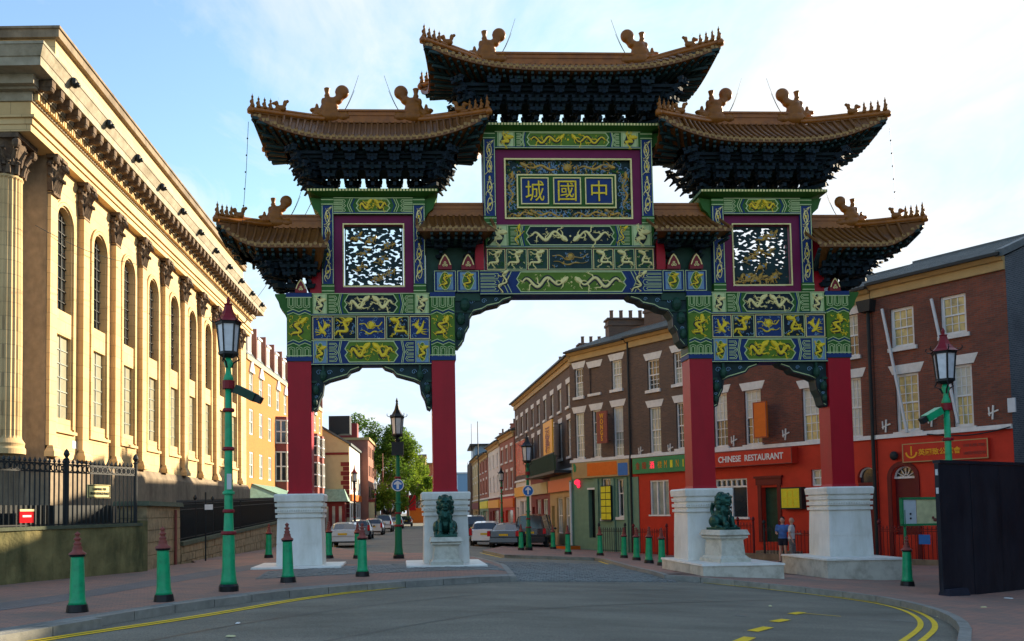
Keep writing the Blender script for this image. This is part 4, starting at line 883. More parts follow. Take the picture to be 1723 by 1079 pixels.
def roof(cu, ex, rx, z_r, z_e, lift, dv, cv=.33, left=True, right=True, flare=.22, beasts=True, rise_t=.0, bscale=1.0, name='tiered_roof', label=None, hipdip=.0):
    """hipped roof: ex eave half length, rx ridge half length, dv eave half depth; a closed end gives hips, an open end butts a wall"""
    def side_x(s, t, q):        # front slope surface: s in -1..1 along, t 0 ridge .. 1 eave
        e = ex + flare * abs(s) ** 5 * t; r = rx
        a = r if (s < 0 and left) or (s > 0 and right) else ex
        return cu + s * (a + (e - a) * t)
    def zz(s, t):
        open_ = (s < 0 and not left) or (s > 0 and not right)
        l_ = 0 if open_ else lift * abs(s) ** 3.2
        base = z_r + (z_e - z_r) * (t ** .82); return base + l_ * t ** .9 + (0 if open_ else (.0) * t)
    def yy(s, t): return dv * t + flare * .6 * (0 if ((s < 0 and not left) or (s > 0 and not right)) else abs(s) ** 5) * t
    ns, ntt = 40, 6; deck = MB()
    for sg in (-1, 1):
        b = len(deck.v)
        for i in range(ns + 1):
            s = -1 + 2 * i / ns
            for j in range(ntt + 1):
                t = j / ntt; deck.v.append((side_x(s, t, 0), cv + sg * yy(s, t), zz(s, t)))
        for i in range(ns):
            for j in range(ntt):
                a = b + i * (ntt + 1) + j; q = (a, a + 1, a + ntt + 2, a + ntt + 1); deck.f.append(q if sg < 0 else q[::-1])
        # eave board and soffit
        b = len(deck.v)
        for i in range(ns + 1):
            s = -1 + 2 * i / ns; x = side_x(s, 1, 0); y = cv + sg * yy(s, 1); z = zz(s, 1)
            deck.v += [(x, y, z), (x, y, z - .09), (cu + (x - cu) * .82, cv + sg * yy(s, 1) * .45, z - .12 - lift * abs(s) ** 3.2 * .7)]
        for i in range(ns):
            a = b + 3 * i
            for k in range(2): q = (a + k, a + k + 1, a + k + 4, a + k + 3); deck.f.append(q if sg < 0 else q[::-1])
    for sx, on in ((-1, left), (1, right)):
        if not on: continue
        b = len(deck.v); nn = 12
        for i in range(nn + 1):
            w_ = -1 + 2 * i / nn
            for j in range(ntt + 1):
                t = j / ntt; xe = side_x(sx, t, 0) ; ycor = yy(sx, t); bow = (1 - abs(w_) ** 2.2)
                deck.v.append((xe - sx * flare * bow * t * .9, cv + w_ * ycor, zz(sx, t) - lift * .8 * bow * t))
            t = 1; x = side_x(sx, 1, 0) - sx * flare * (1 - abs(w_) ** 2.2) * .9; z = zz(sx, 1) - lift * .8 * (1 - abs(w_) ** 2.2)
            deck.v.append((x, cv + w_ * yy(sx, 1), z - .1)); deck.v.append((cu + (x - cu) * .8, cv + w_ * yy(sx, 1) * .5, z - .2))
        m_ = ntt + 3
        for i in range(nn):
            for j in range(m_ - 1):
                a = b + i * m_ + j; q = (a, a + 1, a + m_ + 1, a + m_); deck.f.append(q if sx < 0 else q[::-1])
    o = deck.build(name, M['tile'], gate, smooth=False, label=label)
    # tile courses: half-round cover tiles with round end caps, each bending down the slope
    tl, te, df = MB(), MB(), MB(); pitch = .17; n = int(2 * ex / pitch)
    for sg in (-1, 1):
        for k in range(n + 1):
            s = -1 + 2 * (k + .0) / n; s = max(-.995, min(.995, s)); xe = side_x(s, 1, 0) - cu; closed = (s < 0 and left) or (s > 0 and right)
            t0 = 0.0 if not closed or abs(xe) <= rx else max(0.0, min(.93, (abs(xe) - rx) / (ex + flare - rx))); pts = []
            for j in range(ntt + 1):
                t = t0 + (1 - t0) * j / ntt; hl_ = (rx + (ex - rx) * t) if closed else ex; s_ = max(-1, min(1, xe / (hl_ + (flare * t if abs(s) > .8 else 0)))) if j < ntt else s
                pts.append((cu + xe, cv + sg * yy(s_, t), zz(s_, t) + .025))
            tl.tube(pts, .045, 5)
            x, y, z = pts[-1]; te.lathe((0, 0, 0), [(.0, 0)], 3) if False else None
            b = len(te.v); m_ = 8
            te.v += [(x + .052 * math.cos(a), y + sg * .012, z + .052 * math.sin(a)) for a in [2 * math.pi * q / m_ for q in range(m_)]] + [(x + .052 * math.cos(a), y - sg * .03, z + .052 * math.sin(a)) for a in [2 * math.pi * q / m_ for q in range(m_)]]
            te.f.append(tuple(b + q for q in range(m_)) if sg < 0 else tuple(b + q for q in range(m_ - 1, -1, -1)))
            for q in range(m_): r_ = (q + 1) % m_; te.f.append((b + q, b + r_, b + m_ + r_, b + m_ + q))
            if k < n:
                s2 = -1 + 2 * (k + .5) / n; x2 = side_x(s2, 1, 0); y2 = cv + sg * yy(s2, 1); z2 = zz(s2, 1)
                te.add([(x2 - .05, y2 + sg * .008, z2 + .02), (x2 + .05, y2 + sg * .008, z2 + .02), (x2 + .03, y2 + sg * .008, z2 - .05), (x2, y2 + sg * .008, z2 - .085), (x2 - .03, y2 + sg * .008, z2 - .05)], [(0, 4, 3, 2, 1) if sg > 0 else (0, 1, 2, 3, 4)])
    nrf = int(2 * ex / .2)
    for sg in (-1, 1):
        for k in range(nrf + 1):
            s = -1 + 2 * k / nrf; s = max(-.99, min(.99, s)); x = side_x(s, 1, 0); y = cv + sg * yy(s, 1); z = zz(s, 1) - .13
            df.bar((x, y - sg * .05, z), (cu + (x - cu) * .93, cv + sg * yy(s, 1) * .55, z + .02 - lift * abs(s) ** 3.2 * .4), .075, .07)
            df.bar((x - (x - cu) * .02, y - sg * .16, z - .1), (cu + (x - cu) * .9, cv + sg * yy(s, 1) * .45, z - .12 - lift * abs(s) ** 3.2 * .4), .075, .07)
    for sx, on in ((-1, left), (1, right)):
        if not on: continue
        for k in range(9):
            w_ = -1 + 2 * k / 8; bow = (1 - abs(w_) ** 2.2); x = side_x(sx, 1, 0) - sx * flare * bow * .9; z = zz(sx, 1) - lift * .8 * bow
            tl.tube([(side_x(sx, t, 0) - sx * flare * bow * t * .9, cv + w_ * yy(sx, t), zz(sx, t) - lift * .8 * bow * t + .025) for t in (.15, .4, .7, 1)], .045, 5)
            for dz in (.14, .26): df.bar((x - sx * (.05 + (dz - .14)), cv + w_ * yy(sx, 1), z - dz), (cu + (x - cu) * .8, cv + w_ * yy(sx, 1) * .8, z - dz - .02), .075, .07)
    tl.build('roof_tile', M['tile'], o, smooth=True, kind='stuff'); te.build('tile_end', M['tile_end'], o, kind='stuff'); df.build('rafter', M['teal'], o, kind='stuff')
    # ridge
    r0 = cu - (rx if left else ex); r1 = cu + (rx if right else ex); rg = MB()
    for w_, a, b in ((.16, -.06, .06), (.10, .06, .16), (.14, .16, .2), (.09, .2, .28), (.15, .28, .34)): rg.box(r0, r1, cv - w_ / 2 - .02, cv + w_ / 2 + .02, z_r + a, z_r + b)
    rg.build('main_ridge', M['ridge'], o)
    for sx, on in ((-1, left), (1, right)):
        if not on: continue
        xr = cu + sx * rx
        if beasts:
            bo = link('ridge_dragon', beast_mesh, o); bo.location = (xr - sx * .05, cv, z_r + .0); s_ = bscale * 1.28; bo.scale = (s_ if sx < 0 else -s_, s_, s_ * 1.0)
            wh = MB()
            for a, h_ in ((.55, 1.15), (.42, .7)):
                wh.tube([(xr - sx * (.35 + q * a * .12 * (1 + .0 * q)), cv - .04, z_r + .22 * bscale + (q / 8) ** 1.5 * h_) for q in range(9)], .009, 4, .005)
            wh.build('whisker', M['iron'], o)
        for sg in (-1, 1):
            hp = [Vector((side_x(sx, t, 0), cv + sg * yy(sx, t), zz(sx, t) + .09)) for t in [q / 10 for q in range(11)]]
            h_ = MB(); h_.tube(hp, .075, 6); h_.tube([p + Vector((0, 0, .09)) for p in hp[1:-1]], .045, 6); h_.lathe(tuple(hp[-1]), [(.09, -.1), (.1, 0), (.05, .08)], 8); h_.build('hip_ridge', M['ridge'], o, smooth=True)
            for q, t in enumerate((.98, .91, .84, .77)):
                i = t * 10; p = hp[min(10, int(i))].lerp(hp[min(10, int(i) + 1)], i - int(i))
                fo = link('ridge_figure', figm, o); fo.location = (p.x, p.y, p.z + .07); fo.scale = (1.15 if sx < 0 else -1.15, 1.15, 1.15 * (1.15 if q == 0 else 1))
            p = hp[6].lerp(hp[7], .5); so_ = link('ridge_beast', sbeast, o); so_.location = (p.x, p.y, p.z + .06); so_.scale = (1.2 if sx < 0 else -1.2, 1.2, 1.2)
    return o
flush(gate)
rc = roof(0, 3.97, 2.3, 14.7, 14.0, .62, 1.2, label='topmost roof of the gate')
dougong(rc, 0, 12.71, 8, 2.5, .82, 1.05, tiers=5)
for sg in (-1, 1):
    r_ = roof(sg * 5.66, 3.06, 1.25, 12.95, 12.0, .62, 1.15)
    dougong(r_, sg * 5.64, 10.78, 5, 1.55, .8, 1.0, tiers=5)
    # low outer roof, closed at the outer end and butting the frame post
    c0 = 7.12; c1 = 9.66; cx_ = sg * (c0 + c1) / 2; hl = (c1 - c0) / 2
    r2 = roof(cx_, hl, .1, 9.85, 9.0, .6, 1.15, left=sg < 0, right=sg > 0, bscale=.85)
    dougong(r2, sg * 7.72, 8.0, 2, .56, .62, .75, sides=(sg,), tiers=4)
    board('end_wall', sg * 7.13, sg * 7.45, 7.86, 9.6, .1, .56, 'red')
    # connecting roof between the frames
    cx_ = sg * 3.33
    r3 = roof(cx_, .86, .86, 10.2, 9.45, 0, 1.15, left=False, right=False, beasts=False)
    dougong(r3, cx_, 8.85, 2, .8, .72, .55, sides=(), tiers=4)
    board('tie_wall', cx_ - .82, cx_ + .82, 7.85, 9.6, .16, .5, 'dgreen')
    MB().prism([(sg * 2.5, 9.8), (sg * 2.5, 8.5), (sg * 2.75, 8.5), (sg * 2.75, 9.0), (sg * 2.62, 9.8)], -.02, .1).build('red_cheek', M['red'], gate)
# chain and wires hanging from the roof corners
for a in ((418, 205, 408, 375), (1497, 215, 1507, 345)):
    x, z = GF.at(a[0], a[1], -.9); x2, z2 = GF.at(a[2], a[3], -.9); w_ = MB(); w_.tube([(x, -.9, z), ((x + x2) / 2 + .02, -.9, (z + z2) / 2), (x2, -.9, z2)], .007, 4)
    for k in range(1, 6): t = k / 6; w_.ell((x + (x2 - x) * t, -.9, z + (z2 - z) * t), .025, 6, 4)
    w_.build('bell_chain', M['iron'], gate)

# worn patches, tar seams and a manhole in the road
def patch(pts, m, dz, name): 
    w_ = [ground(*p, -.12) for p in pts]; mb = MB(); n_ = len(w_); mb.v = [(x, y, gz(x, y) - .12 + dz) for x, y in w_]; mb.f = [tuple(range(n_))]; 
    a_, b_, c_ = (Vector(v) for v in mb.v[:3])
    if (b_ - a_).cross(c_ - a_).z < 0: mb.f = [mb.f[0][::-1]]
    mb.build(name, m, road)
MP = mat('patched_asphalt', (.05, .055, .05), .85, .3, 9, .4, 60); MT = mat('tar_seam', (.05, .053, .046), .5, .2, 9)
for k, pl in enumerate(([(250, 1079), (420, 1047), (640, 1016), (900, 996), (1150, 992)], [(520, 1084), (760, 1040), (1000, 1018), (1300, 1010)])):
    paint('tar_seam', smooth([ground(*p, -.12) for p in pl], 2), .035, MT, dz=-.1165, parent=road, n=30)
x_, y_ = ground(985, 1035, -.12); 0 and MB().lathe((0, 0, 0), [(.33, 0), (.33, .008)], 24).build('manhole_cover', M['iron'], road, loc=(x_, y_, gz(x_, y_) - .1165))
# ================================================================== BUILDING KIT
def wall_holes(mb, x0, x1, z0, z1, holes, y=0.0, dep=.2):
    """front wall in x,z at y with rectangular openings (a,b,c,d[,arch]) and reveals dep deep"""
    xs = sorted({x0, x1, *[h[0] for h in holes], *[h[1] for h in holes]}); zs = sorted({z0, z1, *[h[2] for h in holes], *[h[3] for h in holes]})
    for i in range(len(xs) - 1):
        for j in range(len(zs) - 1):
            cx, cz = (xs[i] + xs[i + 1]) / 2, (zs[j] + zs[j + 1]) / 2
            if any(h[0] < cx < h[1] and h[2] < cz < h[3] for h in holes): continue
            mb.add([(xs[i], y, zs[j]), (xs[i + 1], y, zs[j]), (xs[i + 1], y, zs[j + 1]), (xs[i], y, zs[j + 1])], [(0, 1, 2, 3)])
    for h in holes:
        a, b, c, d = h[:4]; arch = len(h) > 4
        if not arch:
            path = [(a, c), (b, c), (b, d), (a, d)]
        else:
            r = (b - a) / 2; cx = (a + b) / 2; sp = d - r * h[4]; n = 14
            arc = [(cx + r * math.cos(math.pi * k / n), sp + (d - sp) * math.sin(math.pi * k / n)) for k in range(n + 1)]
            path = [(a, c), (b, c)] + arc
            for k in range(n):
                p, q = arc[k], arc[k + 1]; cor = (b, d) if k < n / 2 else (a, d)
                mb.add([(p[0], y, p[1]), (cor[0], y, cor[1]), (q[0], y, q[1])], [(0, 1, 2)])
            mb.add([(b, y, d), (a, y, d), (cx, y, d)], [(0, 1, 2)]) if False else None
        m = len(path)
        for k in range(m):
            p, q = path[k], path[(k + 1) % m]
            if (Vector(p) - Vector(q)).length < 1e-6: continue
            mb.add([(p[0], y, p[1]), (q[0], y, q[1]), (q[0], y + dep, q[1]), (p[0], y + dep, p[1])], [(3, 2, 1, 0)])
    return mb
def sash(parent, x0, x1, z0, z1, cols=3, rows=(2, 2), y=.1, fm='white', gm='glass', fw=.07, sill=True, lintel=None, split=.5, open_=0.0, gcols=None, sill_m='lintel', thin=.028):
    f = MB(); g = []
    f.box(x0, x0 + fw, y, y + .09, z0, z1); f.box(x1 - fw, x1, y, y + .09, z0, z1); f.box(x0 + fw, x1 - fw, y, y + .09, z1 - fw, z1); f.box(x0 + fw, x1 - fw, y, y + .09, z0, z0 + fw)
    zm = z0 + (z1 - z0) * split
    parts = ((z0 + fw, zm - .02, y + .055, rows[0]), (zm + .02, z1 - fw, y + .03, rows[1]))
    f.box(x0 + fw, x1 - fw, y + .01, y + .08, zm - .03, zm + .03)
    for za, zb, yy, rw in parts:
        for k in range(1, cols): xx = x0 + fw + (x1 - x0 - 2 * fw) * k / cols; f.box(xx - thin / 2, xx + thin / 2, yy - .01, yy + .012, za, zb)
        for k in range(1, rw): zz_ = za + (zb - za) * k / rw; f.box(x0 + fw, x1 - fw, yy - .012, yy + .01, zz_ - thin / 2, zz_ + thin / 2)
    o = f.build('window', M[fm], parent)
    for q, (za, zb, yy, rw) in enumerate(parts):
        m = gm if not gcols else gcols[q]; MB().box(x0 + fw, x1 - fw, yy + .015, yy + .02, za, zb).build('pane', M[m], o)
    if sill: MB().tbox(x0 - .1, x1 + .1, -.1, y + .02, z0 - .15, z0 - .002, .0, .01).build('sill', M[sill_m], o)
    if lintel:
        h_ = lintel; MB().prism([(x0 - .08, z1 + .002), (x1 + .08, z1 + .002), (x1 + .08 + h_ * .45, z1 + h_), (x0 - .08 - h_ * .45, z1 + h_)], -.012, y).build('lintel', M['lintel'], o)
    return o
def root_for(fr, name, label, cat, group=None): return empty(name, tuple(fr.o), fr.ang, label, cat, group)
def R4(fr, xl, xr, yt, yb, d=0.0):
    xm = (xl + xr) / 2; ym = (yt + yb) / 2; x0 = fr.at(xl, ym, d)[0]; x1 = fr.at(xr, ym, d)[0]; return x0, x1, fr.at(xm, yb, d)[1], fr.at(xm, yt, d)[1]
def gable_roof(mb, x0, x1, ye, yr, ze, zr, yb=None, zb=None, th=.12):
    """pitched roof: eave at ye, ridge at yr, back eave yb"""
    yb = yb if yb is not None else 2 * yr - ye; zb = ze if zb is None else zb
    mb.prismx([(ye, ze), (yr, zr), (yb, zb), (yb, zb + th), (yr, zr + th), (ye, ze + th)], x0, x1)
    return mb
def slate_courses(mb, x0, x1, ye, yr, ze, zr, n, off=.13):
    """overlapping slate courses on the street slope"""
    for k in range(n):
        a, b = k / n, (k + 1) / n
        ya, yb_ = ye + (yr - ye) * a, ye + (yr - ye) * b; za, zb_ = ze + (zr - ze) * a + off, ze + (zr - ze) * b + off
        mb.add([(x0, ya, za + .02), (x1, ya, za + .02), (x1, yb_, zb_ + .004), (x0, yb_, zb_ + .004), (x0, ya, za - .02), (x1, ya, za - .02)], [(0, 1, 2, 3), (4, 5, 1, 0)])

# ================================================================== CHURCH (left)
CF = Frame(-12.1, 27.0, ang=R(90)); ch = root_for(CF, 'stone_church', 'sunlit sandstone neoclassical church with Corinthian pilasters and tall arched windows', 'church')
LEN = 28.4
wins = [(x - .6, x + .6) for x in [1.25 + 2.97 * k for k in range(9)]]
holes = []
for a, b in wins: holes += [(a, b, 8.3, 11.72, 1.0), (a, b, 4.8, 7.5)]
wb = MB(); wall_holes(wb, 0, LEN, 3.5, 13.0, holes, 0, .24)
wb.add([(0, 0, 3.5), (0, 0, 13), (0, 12, 13), (0, 12, 3.5)], [(0, 1, 2, 3)]); wb.add([(LEN, 0, 3.5), (LEN, 14, 3.5), (LEN, 14, 13), (LEN, 0, 13)], [(0, 1, 2, 3)])
wall = wb.build('facade_wall', M['stone'], ch)
bs_ = MB(); bs_.box(-.1, LEN + .1, -.22, 12, -.5, 3.2); bs_.tbox(-.1, LEN + .1, -.22, 12, 3.2, 3.5, 0, .16); base_ = bs_.build('plinth_course', M['stone_dark'], ch)
def capital_mb(w=.64, d=.26, h=1.15, sgn=-1):
    mb = MB(); hw = w / 2 * .8
    mb.tbox(-hw, hw, -d * .75, .0, 0, h * .86, -w * .07, -.0)
    mb.box(-w * .6, w * .6, -d - .12, .0, h * .9, h); mb.box(-hw, hw, -d * .8, 0, -.08, -.02)
    rr = random.Random(4)
    for row, (z0, z1, n, out) in enumerate(((0.02, .42, 4, .12), (.3, .72, 5, .2))):
        for k in range(n):
            x = -hw + 2 * hw * (k + .5) / n; ww = hw / n * .8
            pts = [(x, -d * .75, z0 * h), (x, -d * .78 - out * .35, (z0 + (z1 - z0) * .5) * h), (x, -d * .8 - out * .8, (z1 - .04) * h), (x, -d * .82 - out * 1.25, z1 * h), (x, -d * .82 - out * 1.35, (z1 - .1) * h)]
            for i in range(4):
                p, q = pts[i], pts[i + 1]; w1 = ww * (1, 1.25, 1.1, .8)[i]; w2 = ww * (1.25, 1.1, .8, .35)[i]
                mb.add([(p[0] - w1, p[1] + .02, p[2]), (p[0], p[1] - .03, p[2]), (p[0] + w1, p[1] + .02, p[2]), (q[0] - w2, q[1] + .02, q[2]), (q[0], q[1] - .03, q[2]), (q[0] + w2, q[1] + .02, q[2]), (p[0], p[1] + .06, p[2]), (q[0], q[1] + .05, q[2])],
                       [(0, 1, 4, 3), (1, 2, 5, 4), (6, 0, 3, 7), (2, 6, 7, 5)])
        for sy in (-1, 1):
            mb.tbox(sy * hw - .05, sy * hw + .05, -d * .7, -.02, z0 * h, z1 * h, -.05, -.0)
            mb.ell((sy * (hw + out * .7), -d * .4, z1 * h), (.09, d * .35, .07), 8, 5)
    for s in (-1, 1):
        mb.ell((s * w * .55, -d - .06, h * .82), (.13, .1, .12), 10, 6); mb.ell((s * w * .2, -d - .04, h * .8), (.08, .07, .08), 8, 5)
    mb.ell((0, -d - .1, h * .94), (.09, .06, .08), 8, 5)
    return mb
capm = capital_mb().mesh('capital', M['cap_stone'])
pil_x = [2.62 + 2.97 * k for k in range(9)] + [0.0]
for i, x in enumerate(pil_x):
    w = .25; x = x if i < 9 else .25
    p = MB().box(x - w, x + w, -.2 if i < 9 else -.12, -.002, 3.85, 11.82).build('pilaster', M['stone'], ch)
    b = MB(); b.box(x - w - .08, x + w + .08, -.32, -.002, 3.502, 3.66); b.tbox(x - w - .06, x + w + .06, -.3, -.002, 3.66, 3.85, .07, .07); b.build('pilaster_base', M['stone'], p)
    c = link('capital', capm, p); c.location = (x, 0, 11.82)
for a, b in wins:
    cx = (a + b) / 2
    fr = MB(); hw = .6
    arc = [(cx + (hw + .1) * math.cos(t), 11.12 + (hw + .1) * math.sin(t)) for t in [math.pi * k / 14 for k in range(15)]]
    fr.ribbon([(b + .1, 4.5)] + arc + [(a - .1, 4.5)], .1, -.002, .06)
    arc2 = [(cx + (hw + .2) * math.cos(t), 11.12 + (hw + .2) * math.sin(t)) for t in [math.pi * k / 14 for k in range(15)]]
    fr.ribbon([(b + .2, 4.4)] + arc2 + [(a - .2, 4.4)], .07, -.002, .06)
    fo = fr.build('window_surround', M['stone'], ch)
    MB().box(a - .32, b + .32, -.1, -.002, 4.32, 4.42).build('sill', M['stone'], fo)
    pn = MB(); pn.box(a + .0, b - .0, .03, .2, 7.502, 8.298); pn.build('apron_panel', M['stone'], ch); MB().rect(a + .14, b - .14, 7.66, 8.14, .05, .03, .03).build('panel_frame', M['stone'], fo)
    g = MB(); g.box(a - .05, b + .05, .22, .23, 8.25, 11.8); gw = g.build('arched_window', M['glass'], ch)
    br = MB()
    for k in range(1, 3): br.box(a + 1.2 * k / 3 - .015, a + 1.2 * k / 3 + .015, .17, .218, 8.3, 11.5)
    for k in range(1, 9): br.box(a, b, .17, .218, 8.3 + k * .38 - .012, 8.3 + k * .38 + .012)
    br.build('glazing_bar', M['iron'], gw)
    g = MB(); g.box(a, b, .12, .13, 4.8, 7.5); gw = g.build('lower_window', M['glass_o'], ch)
    br = MB(); br.box(cx - .015, cx + .015, .09, .118, 4.8, 7.5)
    for k in range(1, 6): br.box(a, b, .09, .118, 4.8 + k * .45 - .015, 4.8 + k * .45 + .015)
    br.build('glazing_bar', M['glass_pale'], gw)
# entablature: runs past the portico on the near side
e0 = -1.75
en = MB(); en.box(e0, LEN + .05, -.28, 12, 12.97, 13.18); en.box(e0 - .03, LEN + .08, -.34, 12.0, 13.18, 13.36); en.box(e0 - .1, LEN + .12, -.42, 12, 13.36, 13.44); en.box(e0, LEN + .05, -.28, 12, 13.44, 13.86)
en.build('entablature', M['stone'], ch)
cn = MB(); cn.box(e0 - .06, LEN + .1, -.34, 12, 13.86, 14.13); cn.box(e0 - .25, LEN + .3, -.52, 12, 14.13, 14.2); cn.box(e0 - .45, LEN + .5, -.55, 12, 14.2, 14.46)
cn.box(e0 - .95, LEN + .9, -.98, 12, 14.46, 14.72); cn.tbox(e0 - .98, LEN + .93, -1.0, 12, 14.72, 15.0, -.12, -.12); cn.box(e0 - 1.12, LEN + 1.06, -1.14, 12, 15.0, 15.08)
cor = cn.build('cornice', M['corn_stone'], ch)
dn = MB(); n = int((LEN - e0) / .17)
for k in range(n): x = e0 + .05 + k * .17; dn.box(x, x + .1, -.47, -.34, 13.92, 14.12)
dn.build('dentil', M['stone'], cor, kind='stuff')
mm = MB(); mm.box(-.12, .12, -.95, -.4, .1, .3); mm.prismx([(-.92, .1), (-.9, .0), (-.75, -.03), (-.6, .04), (-.45, -.04), (-.4, .1)], -.1, .1); mm.ell((0, -.88, .06), (.13, .07, .08), 8, 5); modm = mm.mesh('modillion', M['cap_stone'])
for k in range(int((LEN + 1.7) / .62)):
    o = link('modillion', modm, cor); o.location = (e0 + .0 + k * .62, 0, 14.14)
lm = MB(); lm.ell((0, -1.16, 14.88), (.17, .12, .16), 8, 6); lm.ell((0, -1.27, 14.82), (.09, .08, .08), 8, 5); lmm = lm.mesh('lion_mask', M['iron'])
for k in range(11): o = link('lion_mask', lmm, cor); o.location = (-.8 + k * 2.87, 0, 0)
at_ = MB(); at_.box(.6, LEN - .5, .05, 11, 15.08, 17.05); at_.build('attic_wall', M['stone'], ch)
ac = MB(); ac.box(.45, LEN - .35, -.12, 11, 17.05, 17.32); ac.box(.4, LEN - .3, -.17, 11, 17.32, 17.4); ac.build('attic_coping', M['stone_dark'], ch)
# portico end: antae wall, fluted column, entablature front and pedestal above
pw = MB(); pw.box(-.02, .3, .0, 8, 3.5, 12.97); pw.build('antae_wall', M['stone_dark'], ch)  # darker stone paints in the shade on the portico front
cl = MB(); nfl = 24; cr_ = .47
prof = [(cr_ * 1.25, 3.5), (cr_ * 1.25, 3.65), (cr_ * 1.15, 3.72), (cr_ * 1.2, 3.82), (cr_ * 1.02, 3.95), (cr_, 4.05), (cr_ * .99, 7), (cr_ * .9, 11.7), (cr_ * .96, 11.75), (cr_ * .9, 11.82)]
b = len(cl.v); nn = nfl * 2
for r_, z in prof:
    for k in range(nn):
        a = 2 * math.pi * k / nn; q = r_ * (1 if (k % 2 == 0 or z < 4.0 or z > 11.7) else .93); cl.v.append((-1.1 + q * math.cos(a), .72 + q * math.sin(a), z))
for i in range(len(prof) - 1):
    for k in range(nn): j = (k + 1) % nn; cl.f.append((i * nn + k, i * nn + j, (i + 1) * nn + j, (i + 1) * nn + k))
cl.build('fluted_column', M['stone'], ch)
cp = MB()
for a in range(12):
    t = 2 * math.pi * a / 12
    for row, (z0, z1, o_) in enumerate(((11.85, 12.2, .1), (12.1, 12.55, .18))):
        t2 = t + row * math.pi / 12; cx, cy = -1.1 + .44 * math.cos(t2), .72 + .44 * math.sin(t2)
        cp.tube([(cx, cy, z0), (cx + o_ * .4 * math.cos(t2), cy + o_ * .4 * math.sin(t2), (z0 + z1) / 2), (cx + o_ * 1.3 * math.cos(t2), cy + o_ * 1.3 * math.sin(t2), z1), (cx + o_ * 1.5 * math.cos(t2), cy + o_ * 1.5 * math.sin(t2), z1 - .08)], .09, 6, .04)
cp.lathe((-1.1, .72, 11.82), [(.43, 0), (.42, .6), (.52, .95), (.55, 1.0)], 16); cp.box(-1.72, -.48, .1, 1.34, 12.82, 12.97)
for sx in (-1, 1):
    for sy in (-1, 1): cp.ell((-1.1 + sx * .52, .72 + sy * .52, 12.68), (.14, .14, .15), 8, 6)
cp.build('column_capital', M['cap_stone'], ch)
at2 = MB(); at2.box(-.6, 6, 2.9, 10, 17.4, 18.1); at2.box(-.75, 6.1, 2.75, 10, 18.1, 18.35); at2.build('roof_pedestal', M['stone_dark'], ch)
MB().box(2.0, 2.9, -.012, -.002, 3.9, 4.15).build('wall_plaque', M['white'], ch)

# --- churchyard wall, pier, low wall and railings
w0 = Vector(ground(2, 984)); w1 = Vector(ground(238, 962)); dv_ = (w1 - w0).normalized(); ws = w0 - dv_ * 9
WF = Frame(ws.x, ws.y, w1.x, w1.y); wl = WF.len
yw = root_for(WF, 'churchyard_wall', 'low mossy rendered wall in front of the church, stained green and brown', 'wall')
mbw = MB(); n = 60
for i in range(n):
    for j in range(8):
        pass
def rough_wall(mb, x0, x1, z0a, z1a, z0b, z1b, y0, y1, nx, nz, amp):
    b = len(mb.v)
    for i in range(nx + 1):
        t = i / nx; x = x0 + (x1 - x0) * t; za = z0a + (z0b - z0a) * t; zb = z1a + (z1b - z1a) * t
        for j in range(nz + 1):
            z = za + (zb - za) * j / nz; mb.v.append((x, y0 + amp * (noise.noise(Vector((x * 1.3, z * 2.1, 1.))) + .5 * noise.noise(Vector((x * 5, z * 6, 2.)))), z))
        mb.v.append((x, y1, zb)); mb.v.append((x, y1, za))
    m = nz + 3
    for i in range(nx):
        for j in range(m - 1): a = b + i * m + j; mb.f.append((a, a + m, a + m + 1, a + 1))
    for e, rev in ((0, False), (nx, True)):
        loop = [b + e * m + k for k in range(m)]; mb.f.append(tuple(loop[::-1] if rev else loop))
rough_wall(mbw, 0, wl, -.6, 1.24, -.6, 1.36, 0, .35, 90, 12, .03); mbw.build('wall_face', M['moss'], yw)
cpw = MB()
cpw.prism([(0, 1.24), (wl, 1.36), (wl, 1.44), (0, 1.32)], -.04, .39); cpw.build('coping', M['coping'], yw)
MB().box(wl - .02, wl + .25, .02, .4, -.5, 1.5).build('wall_end', M['moss'], yw)
def railing(fr, x0, x1, z0, z1, name_label, pitch=.14, r=.013, posts=(), lattice=False, top2=.22, m='iron', zslope=0.0, y=.17, grp=None):
    t = root_for(fr, 'iron_railing', name_label, 'railing', grp); n = int((x1 - x0) / pitch)
    rl = MB()
    def zs(x): return zslope * (x - x0)
    for z in (z0 + .08, z1 - top2, z1 - .03): rl.bar((x0, y, z + zs(x0)), (x1, y, z + zs(x1)), .04, .03)
    rl.build('rail', M[m], t); me = None
    bm_ = MB(); bm_.lathe((0, 0, 0), [(r, 0), (r, z1 - z0), (r * 2.2, z1 - z0 + .02), (0.002, z1 - z0 + .12)], 5, cap=False); me = bm_.mesh('bar', M[m])
    for k in range(n + 1):
        x = x0 + (x1 - x0) * k / n; o = link('bar', me, t); o.location = (x, y, z0 + zs(x))
    if lattice:
        la = MB(); k = 0; x = x0
        while x < x1 - .1:
            la.ribbon(oval(x + .1, z1 - top2 / 2 - .015, .08, top2 * .36, 10, 0), .02, y, .02, closed=True); x += .16
        la.build('ring_frieze', M[m], t, kind='stuff')
    for x in posts:
        p = MB(); p.lathe((x, y, z0 - .02), [(.05, 0), (.045, z1 - z0 + .1), (.07, z1 - z0 + .12), (.03, z1 - z0 + .16), (.075, z1 - z0 + .24), (.05, z1 - z0 + .32), (.0, z1 - z0 + .38)], 8, cap=False); p.build('post', M[m], t, smooth=False)
    return t
rail1 = railing(WF, wl - 8.6, wl - .05, 1.36, 2.92, 'tall black iron railing on the mossy churchyard wall with ring frieze', .14, .02, posts=(wl - 7, wl - 4.7, wl - 2.35, wl - .05), lattice=True)
